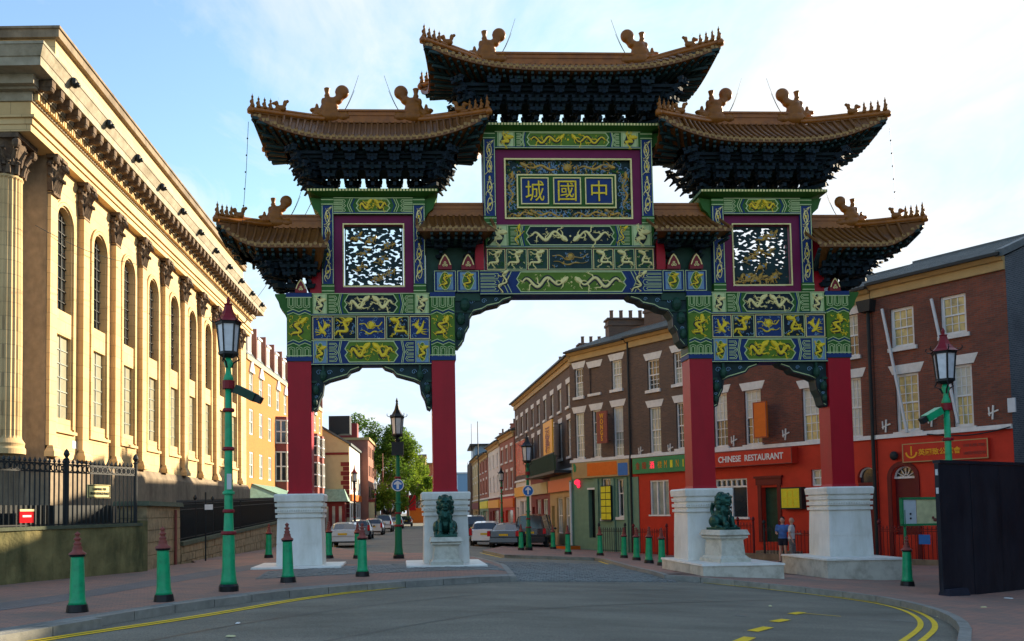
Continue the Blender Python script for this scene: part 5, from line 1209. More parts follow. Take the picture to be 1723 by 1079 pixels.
aw = MB(); aw.box(-4, wl + .2, 1.2, 1.5, -.5, 1.92); tag(link('dark_back_wall', aw.mesh('dark_back_wall', M['iron'])), 'dark wall standing behind the tall churchyard railing', 'wall'); bpy.data.objects['dark_back_wall'].location = WF.o; bpy.data.objects['dark_back_wall'].rotation_euler = (0, 0, WF.ang)  # near-black box filling the dark band behind the lower railing
def sign_on(fr, px, mt, name, label, cat, lines, tm, y, edge=None, th=.03, mb_edge=.018):
    x0, x1, z0, z1 = R4(fr, *px, y); t = root_for(fr, name, label, cat); bo = MB().box(x0, x1, y, y + th, z0, z1).build('sign_board', M[mt], t)
    if edge: MB().rect(x0 + .02, x1 - .02, z0 + .02, z1 - .02, mb_edge, y, .008).build('sign_edge', M[edge], t)
    H_ = z1 - z0; W_ = x1 - x0
    for (s, cx, cz, w_, h_, kw) in lines: text('lettering', s, W_ * w_, M[tm], t, x0 + W_ * cx, z0 + H_ * cz, y - .004, height=H_ * h_, depth=.004, **kw)
    return t, (x0, x1, z0, z1)
sign_on(WF, (148, 186, 816, 838), 'cream', 'street_sign', 'cream street sign with black letters wired to the tall black railing', 'sign', [('LEADING TO', .5, .67, .6, .2, dict(bold=.02)), ('GREAT GEORGE PLACE', .5, .34, .86, .2, dict(bold=.02))], 'black', .09, edge='black')
t_, q_ = sign_on(WF, (33, 57, 857, 880), 'tail', 'small_sign', 'small red notice with a white bar fixed low on the churchyard railing', 'sign', [], 'white', .09)
x0, x1, z0, z1 = q_; MB().box(x0 + (x1 - x0) * .2, x1 - (x1 - x0) * .2, .082, .088, z0 + (z1 - z0) * .42, z0 + (z1 - z0) * .56).build('white_bar', M['white'], t_); MB().box(x0, x1, .08, .088, z1 - .05, z1).build('white_band', M['paper'], t_)
# pier of ochre blocks
p0 = Vector(ground(247, 959)); p1 = Vector(ground(303, 948)); PF = Frame(p0.x, p0.y, p1.x, p1.y); pier = root_for(PF, 'gate_pier', 'square ochre stone gate pier between the two churchyard walls', 'pier')
pwid = max(.9, PF.len); z = -.3; k = 0
MB().box(.02, pwid - .02, .03, .75, -.4, 1.9).build('pier_core', M['moss'], pier)
for hh in (.42, .4, .36, .34, .34, .34):
    cuts = [0, pwid * (.56 if k % 2 else .4), pwid]
    for a, b in zip(cuts, cuts[1:]):
        blk = MB(); g_ = .008; blk.tbox(a + g_, b - g_, random.uniform(-.012, .01), .8, z + g_, z + hh - g_, 0, 0); blk.build('stone_block', M['stone_block'], pier)
    z += hh; k += 1
MB().tbox(-.1, pwid + .1, -.1, .9, 1.9, 2.03, .03, .03).build('pier_cap', M['coping'], pier)
MB().lathe((pwid * .78, -.06, -.2), [(.045, 0), (.045, 2.0)], 8).build('drain_pipe', M['bred'], pier)
# lower wall of ochre blocks
l0 = Vector(ground(305, 947)); l1 = Vector(ground(462, 921)); LF = Frame(l0.x, l0.y, l1.x, l1.y); LF2 = Frame(l0.x, l0.y, l0.x + (l1.x - l0.x) * 1.9, l0.y + (l1.y - l0.y) * 1.9)
lw = root_for(LF2, 'boundary_wall', 'low ochre stone block wall running along the church towards the street', 'wall'); ll = LF2.len
zt = lambda x: .62 + .022 * x
MB().prism([(0, -.8), (ll, -.8), (ll, zt(ll)), (0, zt(0))], .04, .4).build('wall_core', M['moss'], lw)
for row in range(4):
    x = -.3 if row % 2 else 0
    while x < ll:
        w_ = random.uniform(.5, .8); a, b = max(0, x), min(ll, x + w_); x += w_
        if b - a < .08: continue
        t0 = (row) / 4; t1 = (row + 1) / 4; zb = -.42; s_ = lambda xx, t: zb + (zt(xx) - zb) * t
        MB().prism([(a + .01, s_(a, t0) + .01), (b - .01, s_(b, t0) + .01), (b - .01, s_(b, t1) - .01), (a + .01, s_(a, t1) - .01)], random.uniform(-.02, .01), .06).build('stone_block', M['stone_block'], lw)
MB().prism([(0, zt(0)), (ll, zt(ll)), (ll, zt(ll) + .13), (0, zt(0) + .13)], -.07, .46).build('coping', M['coping'], lw)
railing(LF2, .1, ll, .75, 2.02, 'dense black iron railing on the low ochre stone wall', .12, .016, posts=(2.6, 5.4, 8.2, 11), zslope=.022)
aw = MB(); aw.box(-1, ll + 4, .7, .9, -.5, 1.98); o = link('dark_back_wall_low', aw.mesh('dark_back_wall_low', M['iron'])); o.location = LF2.o; o.rotation_euler = (0, 0, LF2.ang); tag(o, 'dark wall close behind the railing of the low ochre wall', 'wall')  # same near-black box behind the low wall's railing
# thin sign post by the low wall
sx, sy = ground(346, 944); sp = empty('sign_post', (sx, sy, gz(sx, sy)), 0, 'thin grey post with a small white plate by the low ochre wall', 'sign post')
MB().lathe((0, 0, 0), [(.028, 0), (.028, 2.35)], 8).build('pole', M['iron'], sp); MB().box(-.02, .26, -.04, -.03, 1.75, 1.93).build('plate', M['white'], sp)

# ================================================================== RIGHT TERRACE
TA = Frame(7.8, 49.4, 20.0, 30.4); TL = TA.len
GB = -1.4
def terrace(fr, x0, x1, name, label, brick, ztop, windows, zstr, shop, depth=9, ground_holes=(), rz=2.2, gutter='creamcorn', roofm=True, side=None):
    t = root_for(fr, name, label, 'building', 'terraced buildings of the street'); mb = MB()
    wall_holes(mb, x0, x1, zstr, ztop, [w[:4] for w in windows], 0, .16)
    mb.box(x0 + .02, x1 - .02, .5, depth, GB, ztop); mb.add([(x0, 0, GB), (x0, depth, GB), (x0, depth, ztop), (x0, 0, ztop)], [(3, 2, 1, 0)]); mb.add([(x1, 0, GB), (x1, depth, GB), (x1, depth, ztop), (x1, 0, ztop)], [(0, 1, 2, 3)])
    mb.build('brick_wall', M[brick], t)
    sh = MB(); wall_holes(sh, x0, x1, GB, zstr, list(ground_holes), -.012, .3); sh.build('shopfront_wall', M[shop], t)
    MB().tbox(x0, x1, -.13, .0, zstr - .1, zstr + .06, 0, .03).build('string_course', M['lintel'], t)
    for w in windows:
        kw = w[4] if len(w) > 4 else {}
        if kw.get('blind'):
            MB().box(w[0], w[1], .1, .14, w[2], w[3]).build('blind_window', M[brick], t); MB().box(w[0] - .1, w[1] + .1, -.09, .1, w[2] - .14, w[2]).build('sill', M['lintel'], t)
            MB().prism([(w[0] - .08, w[3]), (w[1] + .08, w[3]), (w[1] + .25, w[3] + .36), (w[0] - .25, w[3] + .36)], -.012, .1).build('lintel', M['lintel'], t); continue
        sash(t, *w[:4], **kw)
    if gutter:
        g = MB(); g.box(x0, x1, -.1, .2, ztop - .42, ztop - .1); g.tbox(x0 - .0, x1 + .0, -.2, .2, ztop - .1, ztop + .06, 0, -.14); g.build('cornice', M[gutter], t)
        MB().bar((x0, -.4, ztop + .09), (x1, -.4, ztop + .09), .13, .1).build('gutter', M['iron'], t)
    if roofm:
        r_ = MB(); gable_roof(r_, x0, x1, -.3, 3.2, ztop + .06, ztop + 1.35, depth + .2, ztop - .6); ro = r_.build('roof', M['slate'], t)
        sc_ = MB(); slate_courses(sc_, x0, x1, -.3, 3.2, ztop + .06, ztop + 1.35, 14); sc_.build('slate_course', M['slate'], ro, kind='stuff')
        MB().box(x0, x1, 3.1, 3.3, ztop + 1.43, ztop + 1.54).build('ridge_tile', M['brick_d'] if brick == 'brick_d' else M['slate'], ro)
    return t
def chimney(t, x0, x1, y0, y1, z0, z1, pots, m='brick_d'):
    c = MB(); c.box(x0, x1, y0, y1, z0, z1); c.box(x0 - .06, x1 + .06, y0 - .06, y1 + .06, z1 - .35, z1 - .2); c.box(x0 - .08, x1 + .08, y0 - .08, y1 + .08, z1, z1 + .1); o = c.build('chimney', M[m], t)
    for k in range(pots):
        yy = y0 + (y1 - y0) * (k + .5) / pots; MB().lathe(((x0 + x1) / 2, yy, z1 + .1), [(.14, 0), (.11, .1), (.11, .45), (.14, .5)], 8).build('chimney_pot', M['brick_d'], o)
def W_(fr, xl, xr, yt, yb, **kw): a = R4(fr, xl, xr, yt, yb); return (*a, kw)
xa = TA.S(1062, 770); xb = TA.S(1166, 766); xc_ = TA.S(1476, 740); xd = TL
zst = 4.33
LN = dict(lintel=.36)
# Wong's
def tall(**k): d_ = dict(cols=3, rows=(3, 2), lintel=.36, sill=True, gm='glass'); d_.update(k); return d_
wongs = [W_(TA, 967, 981, 620, 668, **tall(gcols=('glass_pale', 'glass'), sill=True)), (*R4(TA, 992, 1009, 618, 662), dict(blind=True)), W_(TA, 1029, 1046, 606, 655, **tall(gcols=('curtain', 'glass_pale'))),
         W_(TA, 968, 983, 695, 771, **tall(gcols=('glass_pale', 'glass_pale'))), W_(TA, 997, 1011, 690, 770, **tall(gcols=('glass_pale', 'glass'))), W_(TA, 1032, 1049, 684, 768, **tall(gcols=('glass_pale', 'curtain')))]
gh = [(*R4(TA, 991, 1002, 824, 905),), (*R4(TA, 1013, 1030, 805, 872),), (*R4(TA, 1039, 1052, 806, 870),)]
tw = terrace(TA, TA.S(962), xa - .05, 'brick_terrace', 'dark brick terraced house over the green shopfront with orange fascia', 'brick_d', 10.45, wongs, zst + .05, 'sgreen', ground_holes=gh)
for h in gh[1:]: sash(tw, *h, cols=2, rows=(1, 1), y=.1, gm='glass', sill=True, split=.62)
MB().box(*gh[0][:2], .25, .28, *gh[0][2:]).build('door', M['black'], tw); MB().box(gh[0][0] - .05, gh[0][1] + .05, -.05, -.014, gh[0][3], gh[0][3] + .1).build('door_head', M['white'], tw)
for px_ in (963, 1006, 1033, 1055): x = TA.S(px_, 850); MB().box(x - .12, x + .12, -.1, -.014, GB, 3.3).build('shop_pilaster', M['sgreen'], tw)
x = TA.S(962.5, 850); MB().lathe((x + .05, -.14, GB), [(.06, 0), (.06, 4.6)], 8).build('pale_downpipe', M['pale'], tw)
fx = R4(TA, 963, 1058, 776, 803, -.2); fo = MB().box(fx[0], fx[1], -.2, -.014, fx[2], fx[3]).build('fascia_board', M['creamcorn'], tw)
a = R4(TA, 988, 1038, 778, 800, -.2); MB().box(a[0], a[1], -.212, -.201, a[2], a[3]).build('fascia_band', M['orange'], tw); a = R4(TA, 1040, 1056, 779, 800, -.2); MB().box(a[0], a[1], -.212, -.201, a[2], a[3]).build('fascia_band', M['blues'], tw)
g = MB(); xx = TA.S(972, 788); g.ell((xx, -.22, 3.95), (.12, .03, .22), 8, 6); g.ell((xx - .05, -.22, 4.15), (.08, .03, .08), 8, 6); g.build('fascia_emblem', M['gsign'], tw)
a = R4(TA, 966, 980, 806, 822, -.1); sg_ = MB(); sg_.ell((a[0] * .6 + a[1] * .4, -.12, a[2] * .35 + a[3] * .65), (.26, .05, .16), 12, 6); sg_.ell((a[0] * .45 + a[1] * .55, -.12, a[2] * .7 + a[3] * .3), (.14, .05, .15), 12, 6); so_ = sg_.build('neon_sign', M['pink'], root_for(TA, 'lit_sign', 'small lit pink sign beside the green shopfront doorway', 'sign'))
# yellow menu board: ten sheets on a tall dark backing
a = R4(TA, 1011, 1028, 818, 875, -.25); t = root_for(TA, 'menu_board', 'tall board of yellow menu sheets between the windows of the green shopfront', 'menu board'); MB().box(a[0], a[1], -.25, -.15, a[2] - .03, a[3] + .03).build('backing_board', M['black'], t)
for r_ in range(5):
    for c_ in range(2):
        xw = (a[1] - a[0]) / 2; zw = (a[3] - a[2]) / 5; MB().box(a[0] + c_ * xw + .02, a[0] + (c_ + 1) * xw - .02, -.262, -.251, a[2] + r_ * zw + .025, a[2] + (r_ + 1) * zw - .02).build('menu_sheet', M['ysign'], t)
# hanging red sign with vertical lettering
def blade(fr, px, m, label, body, tm, proj=.75, edge=None, name='hanging_sign', y=-.9, th=.09, hgt=.86, wd=.5):
    x0, x1, z0, z1 = R4(fr, *px, y + .3); t = root_for(fr, name, label, 'sign'); c = (x0 + x1) / 2; w_ = x1 - x0
    MB().box(c - w_ / 2, c + w_ / 2, y + .3, y + .3 + th, z0, z1).build('sign_board', M[m], t)
    if edge: MB().rect(c - w_ / 2 + .03, c + w_ / 2 - .03, z0 + .03, z1 - .03, .03, y + .3, .01).build('sign_edge', M[edge], t)
    for z in (z0 + .15, z1 - .15): MB().bar((c, y + .3 + th, z), (c, 0, z), .04).build('sign_bracket', M['iron'], t)
    if body: text('lettering', body, w_ * wd, M[tm], t, c, (z0 + z1) / 2, y + .296, height=(z1 - z0) * hgt, bold=.02, depth=.006, stack=True)
    return t
blade(TA, (1004, 1021, 692, 746), 'bred', 'red hanging sign with golden WONGS lettering between first floor windows', 'WONGS', 'amber', wd=.42)
chimney(tw, xa - 1.9, xa - .6, 3.2, 5.2, 11, 13.0, 0, 'brick_d')
# second house, corner shop red with green fascia
r3 = [W_(TA, 1089, 1109, 605, 656, **tall()), W_(TA, 1133, 1150, 592, 646, **tall(gcols=('glass_pale', 'glass'))), W_(TA, 1093, 1112, 685, 762, **tall(gcols=('glass_pale', 'glass_pale'))), W_(TA, 1138, 1154, 677, 755, **tall())]
gh = [(*R4(TA, 1094, 1126, 808, 866),)]
t3 = terrace(TA, xa, xb - .03, 'brick_terrace', 'dark brick terraced house over the red corner shop with green fascia', 'brick_d', 10.5, r3, zst + .05, 'rpaint', ground_holes=gh)
h = gh[0]; f = MB()
for x in (h[0], h[0] + (h[1] - h[0]) * .33, h[0] + (h[1] - h[0]) * .66, h[1] - .07): f.box(x, x + .07, .05, .12, h[2], h[3])
f.box(h[0], h[1], .04, .12, h[3] - .08, h[3]); f.box(h[0] - .08, h[1] + .08, -.06, .12, h[2] - .08, h[2]); w_ = f.build('shop_window', M['white'], t3); MB().box(h[0], h[1], .13, .14, h[2], h[3]).build('pane', M['glass_pale'], w_)
fx = R4(TA, 1064, 1160, 768, 795, -.22); MB().box(fx[0], fx[1], -.22, -.014, fx[2], fx[3]).build('fascia_board', M['gsign'], t3)
text('lettering', '喜盈樂  SUPERMARKET' if False else '瓊 華  MINI', (fx[1] - fx[0]) * .8, M['pink'], t3, (fx[0] + fx[1]) / 2, (fx[2] + fx[3]) / 2, -.224, height=(fx[3] - fx[2]) * .5, bold=.02, depth=.005) if False else None
cl_ = [('tail', .1), ('tail', .22), ('pink', .36), ('amber', .5), ('amber', .6), ('ysign', .7), ('amber', .8), ('ysign', .9)]
for q_, (m_, t) in enumerate(cl_):      # coloured characters on the fascia, the last ones capitals
    x = fx[0] + (fx[1] - fx[0]) * t; text('fascia_character', '金龍酒楼MINI'[q_], .3 if q_ < 4 else .16 if q_ != 7 else .06, M[m_], t3, x, (fx[2] + fx[3]) / 2, -.224, height=.36, depth=.005)
xx = TA.S(1067, 820); MB().box(xx - .2, xx + .35, -.06, -.014, GB, 3.3).build('corner_pilaster', M['sgreen'], t3)
xx = TA.S(1061, 700); MB().lathe((xx, -.1, GB), [(.055, 0), (.055, 11.8)], 8).build('downpipe', M['iron'], t3)
# red restaurant house
def s2(**k): d_ = dict(cols=3, rows=(2, 2), lintel=.36, gm='glass_y'); d_.update(k); return d_
r2 = [W_(TA, 1203, 1223, 556, 606, **s2()), W_(TA, 1254, 1278, 548, 600, **s2()), W_(TA, 1350, 1380, 540, 596, **s2()), W_(TA, 1416, 1444, 530, 600, **s2(gcols=('glass', 'glass_pale'))),
      W_(TA, 1201, 1224, 662, 752, **s2(rows=(3, 3), gcols=('glass', 'curtain'))), W_(TA, 1253, 1281, 656, 748, **s2(rows=(3, 3), gcols=('glass', 'curtain'))), W_(TA, 1350, 1382, 652, 742, **s2(rows=(3, 3), gcols=('glass_y', 'curtain'))), W_(TA, 1424, 1450, 636, 736, **s2(rows=(3, 3), gcols=('curtain', 'curtain')))]
gh = [(*R4(TA, 1205, 1258, 806, 870),), (*R4(TA, 1283, 1310, 820, 912),), (*R4(TA, 1365, 1388, 790, 818),), (*R4(TA, 1443, 1475, 786, 812), 1.0)]
t2 = terrace(TA, xb, xc_ - .03, 'brick_terrace', 'brown brick terraced house with CHINESE RESTAURANT on its red ground floor', 'brick_r', 10.15, r2, zst, 'rpaint', ground_holes=gh)
h = gh[0]; f = MB(); zt_ = h[3] - (h[3] - h[2]) * .2
f.box(h[0], h[1], .04, .12, zt_ - .05, zt_ + .03); f.box(h[0], h[1], .04, .12, h[3] - .06, h[3]); f.box(h[0] - .1, h[1] + .1, -.12, .12, h[2] - .1, h[2])
for k in range(7): x = h[0] + (h[1] - h[0] - .07) * k / 6; f.box(x, x + .07, .04, .12, zt_ + .03, h[3] - .06)
for k in (0, 3, 6): x = h[0] + (h[1] - h[0] - .06) * k / 6; f.box(x, x + .06, .04, .12, h[2], zt_ - .05)
w_ = f.build('restaurant_window', M['white'], t2); MB().box(h[0], h[1], .13, .14, h[2], h[3]).build('pane', M['glass'], w_)
h = gh[1]; MB().box(h[0], h[1], .26, .29, h[2], h[3]).build('door', M['dgreen'], t2); f = MB(); f.box(h[0] - .18, h[0], -.06, -.014, h[2], h[3] + .1); f.box(h[1], h[1] + .18, -.06, -.014, h[2], h[3] + .1); f.box(h[0] - .24, h[1] + .24, -.1, -.014, h[3] + .1, h[3] + .4); f.box(h[0] - .3, h[1] + .3, -.16, -.014, h[3] + .4, h[3] + .5); f.build('door_surround', M['rpaint_d'], t2)
sash(t2, *gh[2], cols=2, rows=(1, 1), gm='glass_pale', sill=False)
# sign box
a = R4(TA, 1204, 1332, 757, 783, -.45); t = root_for(TA, 'restaurant_sign', 'long red CHINESE RESTAURANT sign box with white capitals', 'sign'); MB().box(a[0] - 1.4, a[1], -.45, -.014, a[2], a[3]).build('sign_box', M['rpaint'], t)
f = MB(); f.rect(a[0] - 1.39, a[1] - .01, a[2] + .01, a[3] - .01, .03, -.45, .01); f.build('sign_edge', M['bred'], t)
text('lettering', 'CHINESE  RESTAURANT', (a[1] - a[0]) * .86, M['white'], t, a[0] + (a[1] - a[0]) * .47, (a[2] + a[3]) / 2, -.455, height=(a[3] - a[2]) * .42, bold=.022, depth=.006)
blade(TA, (1267, 1290, 676, 737), 'orange', 'plain orange hanging sign on the brick wall above the restaurant sign', None, None, edge='bred')
# yellow menu case
a = R4(TA, 1313, 1347, 820, 857, -.3); t = root_for(TA, 'menu_case', 'yellow menu display case on the red wall right of the doorway', 'menu case'); MB().box(a[0], a[1] + .05, -.3, -.014, a[2], a[3]).build('case', M['iron'], t); MB().box(a[0] + .06, a[1] - .06, -.312, -.301, a[2] + .06, a[3] - .06).build('menu_panel', M['ysign'], t)
for r_ in range(2):
    for c_ in range(3):
        xw = (a[1] - a[0] - .2) / 3; zw = (a[3] - a[2] - .2) / 2; MB().rect(a[0] + .1 + c_ * xw + .02, a[0] + .1 + (c_ + 1) * xw - .02, a[2] + .1 + r_ * zw + .03, a[2] + .1 + (r_ + 1) * zw - .03, .02, -.312, .004).build('menu_frame', M['gold'], t)
def fan_door(t, x0, x1, z0, zs):
    cx = (x0 + x1) / 2; r_ = (x1 - x0) / 2
    MB().box(x0, x1, .2, .24, z0, zs).build('door', M['rpaint_d'], t)
    f = MB(); arc = [(cx + r_ * .95 * math.cos(k * math.pi / 12), zs + r_ * .95 * math.sin(k * math.pi / 12)) for k in range(13)]
    f.ribbon(arc, .07, .2, .04)
    for k in range(1, 6): a = k * math.pi / 6; f.ribbon([(cx + .2 * r_ * math.cos(a), zs + .2 * r_ * math.sin(a)), (cx + .9 * r_ * math.cos(a), zs + .9 * r_ * math.sin(a))], .03, .2, .03)
    f.ribbon([(x0, zs), (x1, zs)], .08, .2, .05); o = f.build('fanlight_frame', M['white'], t)
    MB().box(x0, x1, .24, .25, zs, zs + r_).build('fanlight_glass', M['glass'], o)
fan_door(t2, gh[3][0], gh[3][1], GB, TA.Z(1459, 812)) if False else MB().box(gh[3][0], gh[3][1], .2, .22, gh[3][2], gh[3][3]).build('fanlight_glass', M['glass'], t2)
a = gh[3]; cx = (a[0] + a[1]) / 2; r_ = (a[1] - a[0]) / 2; f = MB(); f.ribbon([(cx + r_ * .93 * math.cos(k * math.pi / 12), a[3] - r_ + r_ * .93 * math.sin(k * math.pi / 12)) for k in range(13)], .07, .18, .04); f.build('fanlight_frame', M['white'], t2)
MB().box(a[0] + .05, a[1] - .05, -.05, -.014, GB, a[2]).build('door', M['rpaint_d'], t2)
xx = TA.S(1470, 700); MB().lathe((xx, -.12, GB), [(.07, 0), (.07, 10.9)], 8).build('downpipe', M['iron'], t2); MB().tbox(xx - .22, xx + .22, -.4, .0, 9.3, 9.75, -.08, -.04).build('hopper', M['iron'], t2)
# right-hand house
r1 = [W_(TA, 1498, 1538, 517, 584, **s2(lintel=None, fw=.11, gcols=('glass_y', 'glass_y'))), W_(TA, 1582, 1626, 496, 563, **s2(lintel=None, fw=.11, gcols=('glass_y', 'glass_y'))), W_(TA, 1507, 1547, 628, 726, **s2(rows=(3, 3), fw=.1)), W_(TA, 1603, 1637, 613, 718, **s2(rows=(3, 3), fw=.1, gcols=('glass_y', 'curtain')))]
gh = [(*R4(TA, 1503, 1541, 784, 900), 1.0)]
t1 = terrace(TA, xc_, xd, 'brick_terrace', 'red brick end house with slate roof and the red association shopfront', 'brick_r', 10.25, r1, zst, 'rpaint', ground_holes=gh, rz=2.5)
h = gh[0]; fan_door(t1, h[0], h[1], GB, h[3] - (h[1] - h[0]) / 2)
f = MB(); cx = (h[0] + h[1]) / 2; r_ = (h[1] - h[0]) / 2; f.ribbon([(h[1] + .1, GB + .3)] + [(cx + (r_ + .1) * math.cos(k * math.pi / 12), h[3] - r_ + (r_ + .1) * math.sin(k * math.pi / 12)) for k in range(13)] + [(h[0] - .1, GB + .3)], .16, -.012, .05); f.build('door_surround', M['rpaint_d'], t1)
gw = MB(); gw.add([(xd + .004, -.02, GB), (xd + .004, 9, GB), (xd + .004, 9, 9.7), (xd + .004, 3.2, 11.55), (xd + .004, 0, 10.3)], [(0, 1, 2, 3, 4)]); gw.build('gable_wall', M['brick_g'], t1)
gw = MB(); gw.prismx([(-.35, 10.25), (3.2, 11.6), (9.3, 9.6), (9.3, 9.8), (3.2, 11.86), (-.35, 10.5)], xd - .15, xd + .12); gw.build('verge', M['slate'], t1)
a = R4(TA, 1518, 1663, 742, 775, -.16); t = root_for(TA, 'association_sign', 'long red signboard with golden Chinese characters on the end house', 'sign'); MB().box(a[0], a[1], -.16, -.014, a[2], a[3]).build('sign_board', M['rpaint'], t); MB().rect(a[0] + .02, a[1] - .02, a[2] + .02, a[3] - .02, .035, -.16, .01).build('sign_edge', M['creamcorn'], t)
W2_ = a[1] - a[0]; cz = (a[2] + a[3]) / 2; text('lettering', '英國致公總會', W2_ * .5, M['amber'], t, a[0] + W2_ * .45, cz, -.165, bold=.02, depth=.006)
for k, s_ in enumerate(('CHEE KUNG TONG', 'UNITED KINGDOM')): text('lettering', s_, W2_ * .24, M['bred'], t, a[0] + W2_ * .85, cz + .14 - .28 * k, -.165, height=.11, depth=.004)
g = MB(); g.ribbon([(a[0] + .35 + .2 * math.cos(t_), cz + .02 + .2 * math.sin(t_)) for t_ in [math.pi * (1 + k / 8) for k in range(9)]], .06, -.16, .012); g.ribbon([(a[0] + .35, cz - .1), (a[0] + .35, cz + .25)], .05, -.16, .012); g.build('emblem', M['amber'], t)
# cast iron cross wall ties
for px, py in ((1491, 717), (1671, 694), (1568, 707), (1322, 731), (1235, 742), (1078, 760), (1128, 755)):
    x, z = TA.at(px, py, -.03); m_ = MB(); m_.ribbon([(x - .16, z - .05), (x + .18, z + .07)], .05, -.02, .03); m_.ribbon([(x - .02, z - .25), (x + .02, z + .25)], .05, -.02, .045); m_.ribbon([(x - .14, z + .2), (x - .12, z - .12)], .04, -.02, .03)
    m_.build('wall_tie', M['lintel'], t1 if px > 1476 else t2 if px > 1166 else t3)
for (px0, py0, px1, py1) in ((1484, 520, 1526, 728), (1567, 503, 1612, 712)):
    x0, z0 = TA.at(px0, py0, -.14); x1, z1 = TA.at(px1, py1, -.14); t = root_for(TA, 'wall_pole', 'white pole slanting down the end house front past the %s windows' % ('left' if px0 < 1500 else 'right'), 'pole'); MB().bar((x0, -.14, z0), (x1, -.14, z1), .08).build('pole', M['pale'], t)
a = R4(TA, 1697, 1710, 670, 694); MB().box(a[0], a[1], -.08, -.005, a[2], a[3]).build('meter_box', M['pale'], t1)
a = TA.at(1505, 767, -.1); t = root_for(TA, 'wall_lamp', 'round dark lamp beside the association sign', 'lamp'); MB().ell((a[0], -.14, a[1]), (.16, .13, .18), 10, 6).build('lamp_globe', M['iron'], t)
# ---- second terrace, running away up the street
TB = Frame(6.4, 72.0, 7.72, 49.55); n = 9; bl = TB.len
wn = []
for k in range(n):
    x = bl * (k + .5) / n
    for z0, z1 in ((4.75, 6.9), (7.65, 9.0)): wn.append((x - .45, x + .45, z0, z1, dict(cols=2, rows=(2, 2), gm='glass', lintel=.3, gcols=random.choice((('glass', 'glass_pale'), ('glass', 'glass'), ('glass_pale', 'curtain'))))))
for q in range(3):
    x0 = bl * q / 3; x1 = bl * (q + 1) / 3 - .02; ws_ = [w for w in wn if x0 < w[0] < x1]; gh = [(x0 + .5, x0 + 1.5, GB, 1.9), (x0 + 2.2, x0 + 4.0, .2, 2.4), (x0 + 4.6, x0 + 6.6, .2, 2.4)]
    gh = [g for g in gh if g[1] < x1]
    t = terrace(TB, x0, x1, 'brick_terrace', ('far narrow dark brick house at the curve end of the terrace', 'middle dark brick house of the receding terrace beside the amber banner', 'nearest dark brick house of the receding terrace with dark balcony')[q], 'brick_d', 10.3, ws_, 4.0, ('white_wall', 'maroon', 'creamcorn')[q], ground_holes=gh, rz=1.8)
    for g in gh[1:]:
        sash(t, *g, cols=3, rows=(1, 1), gm='glass_pale' if q else 'glass', sill=False)
    MB().box(gh[0][0], gh[0][1], .25, .28, gh[0][2], gh[0][3]).build('door', M[('maroon', 'black', 'sgreen')[q]], t)
    MB().box(x0 + .2, x1 - .2, -.18, -.014, 2.75, 3.5).build('fascia_board', M[('amber', 'cream_wall', 'orange')[q]], t)
    chimney(t, x1 - .9, x1 - .1, 2.2, 5.0, 10.5, 12.5, 5)
t = root_for(TB, 'awning_balcony', 'dark iron balcony over the nearest shops of the receding terrace', 'balcony'); m_ = MB(); m_.box(bl * .55, bl - .3, -1.1, -.02, 3.75, 3.9); m_.build('balcony_floor', M['iron'], t); m_ = MB(); m_.bar((bl * .55, -1.1, 4.9), (bl - .3, -1.1, 4.9), .06); m_.build('rail', M['iron'], t)
bme = MB().box(-.02, .02, -.02, .02, 0, 1.0).mesh('bar', M['dgreen'])
for k in range(60): o = link('bar', bme, t); o.location = (bl * .55 + k * (bl * .45 - .3) / 59, -1.1, 3.9)
MB().box(bl * .55, bl - .3, -1.0, -.98, 3.95, 4.8).build('mesh_screen', M['dgreen'], t)
blade(TB, (914, 929, 709, 772), 'amber', 'amber hanging banner with dark red characters on the receding terrace', '酒家楼' , 'bred', wd=.5, hgt=.7, y=-1.1)
# ---- lower row of shops beyond
rows_ = [((5.7, 80), (6.3, 72.2), 8.2, 'pink_wall', 'rpaint', 'low red brick shop just beyond the receding terrace'), ((5.2, 90), (5.66, 80.3), 8.0, 'white_wall', 'maroon', 'cream fronted shop in the distant row on the right'), ((4.8, 101), (5.16, 90.3), 7.6, 'pink_wall', 'sgreen', 'brick shop with yellow fascia in the distant row on the right'), ((4.5, 114), (4.77, 101.3), 8.0, 'cream_wall', 'creamcorn', 'last pale shop of the distant row on the right')]
for i, (a, b, zt_, wm_, sm_, lab) in enumerate(rows_):
    fr = Frame(a[0], a[1], b[0], b[1]); Lr = fr.len; ws_ = []
    for k in range(3):
        for z0, z1 in ((3.6, 5.0), (5.9, 7.1)): x = Lr * (k + .5) / 3; ws_.append((x - .5, x + .5, z0, z1, dict(cols=1, rows=(1, 1), gm='glass_pale' if k % 2 else 'glass', lintel=.25)))
    gh = [(Lr * .12, Lr * .25, GB, 1.6), (Lr * .35, Lr * .88, 0, 1.7)]
    t = terrace(fr, 0, Lr, 'shop_building', lab, wm_, zt_, ws_, 3.0, sm_, depth=8, ground_holes=gh, rz=1.5)
    MB().box(gh[0][0], gh[0][1], .2, .22, GB, gh[0][3]).build('door', M['black'], t); MB().box(gh[1][0], gh[1][1], .2, .22, gh[1][2], gh[1][3]).build('shop_window', M['glass_pale'], t)
    MB().box(.2, Lr - .2, -.15, -.014, 1.95, 2.7).build('fascia_board', M[('orange', 'amber', 'ysign', 'maroon')[i]], t); chimney(t, Lr - .8, Lr - .1, 2.5, 4, 8.5, 10.6, 2, 'pink_wall')
blade(Frame(5.7, 80, 6.3, 72.2), (868, 884, 742, 800), 'tail', 'tall red vertical banner hanging over the low brick shop', None, None, edge='orange', y=-1.3)
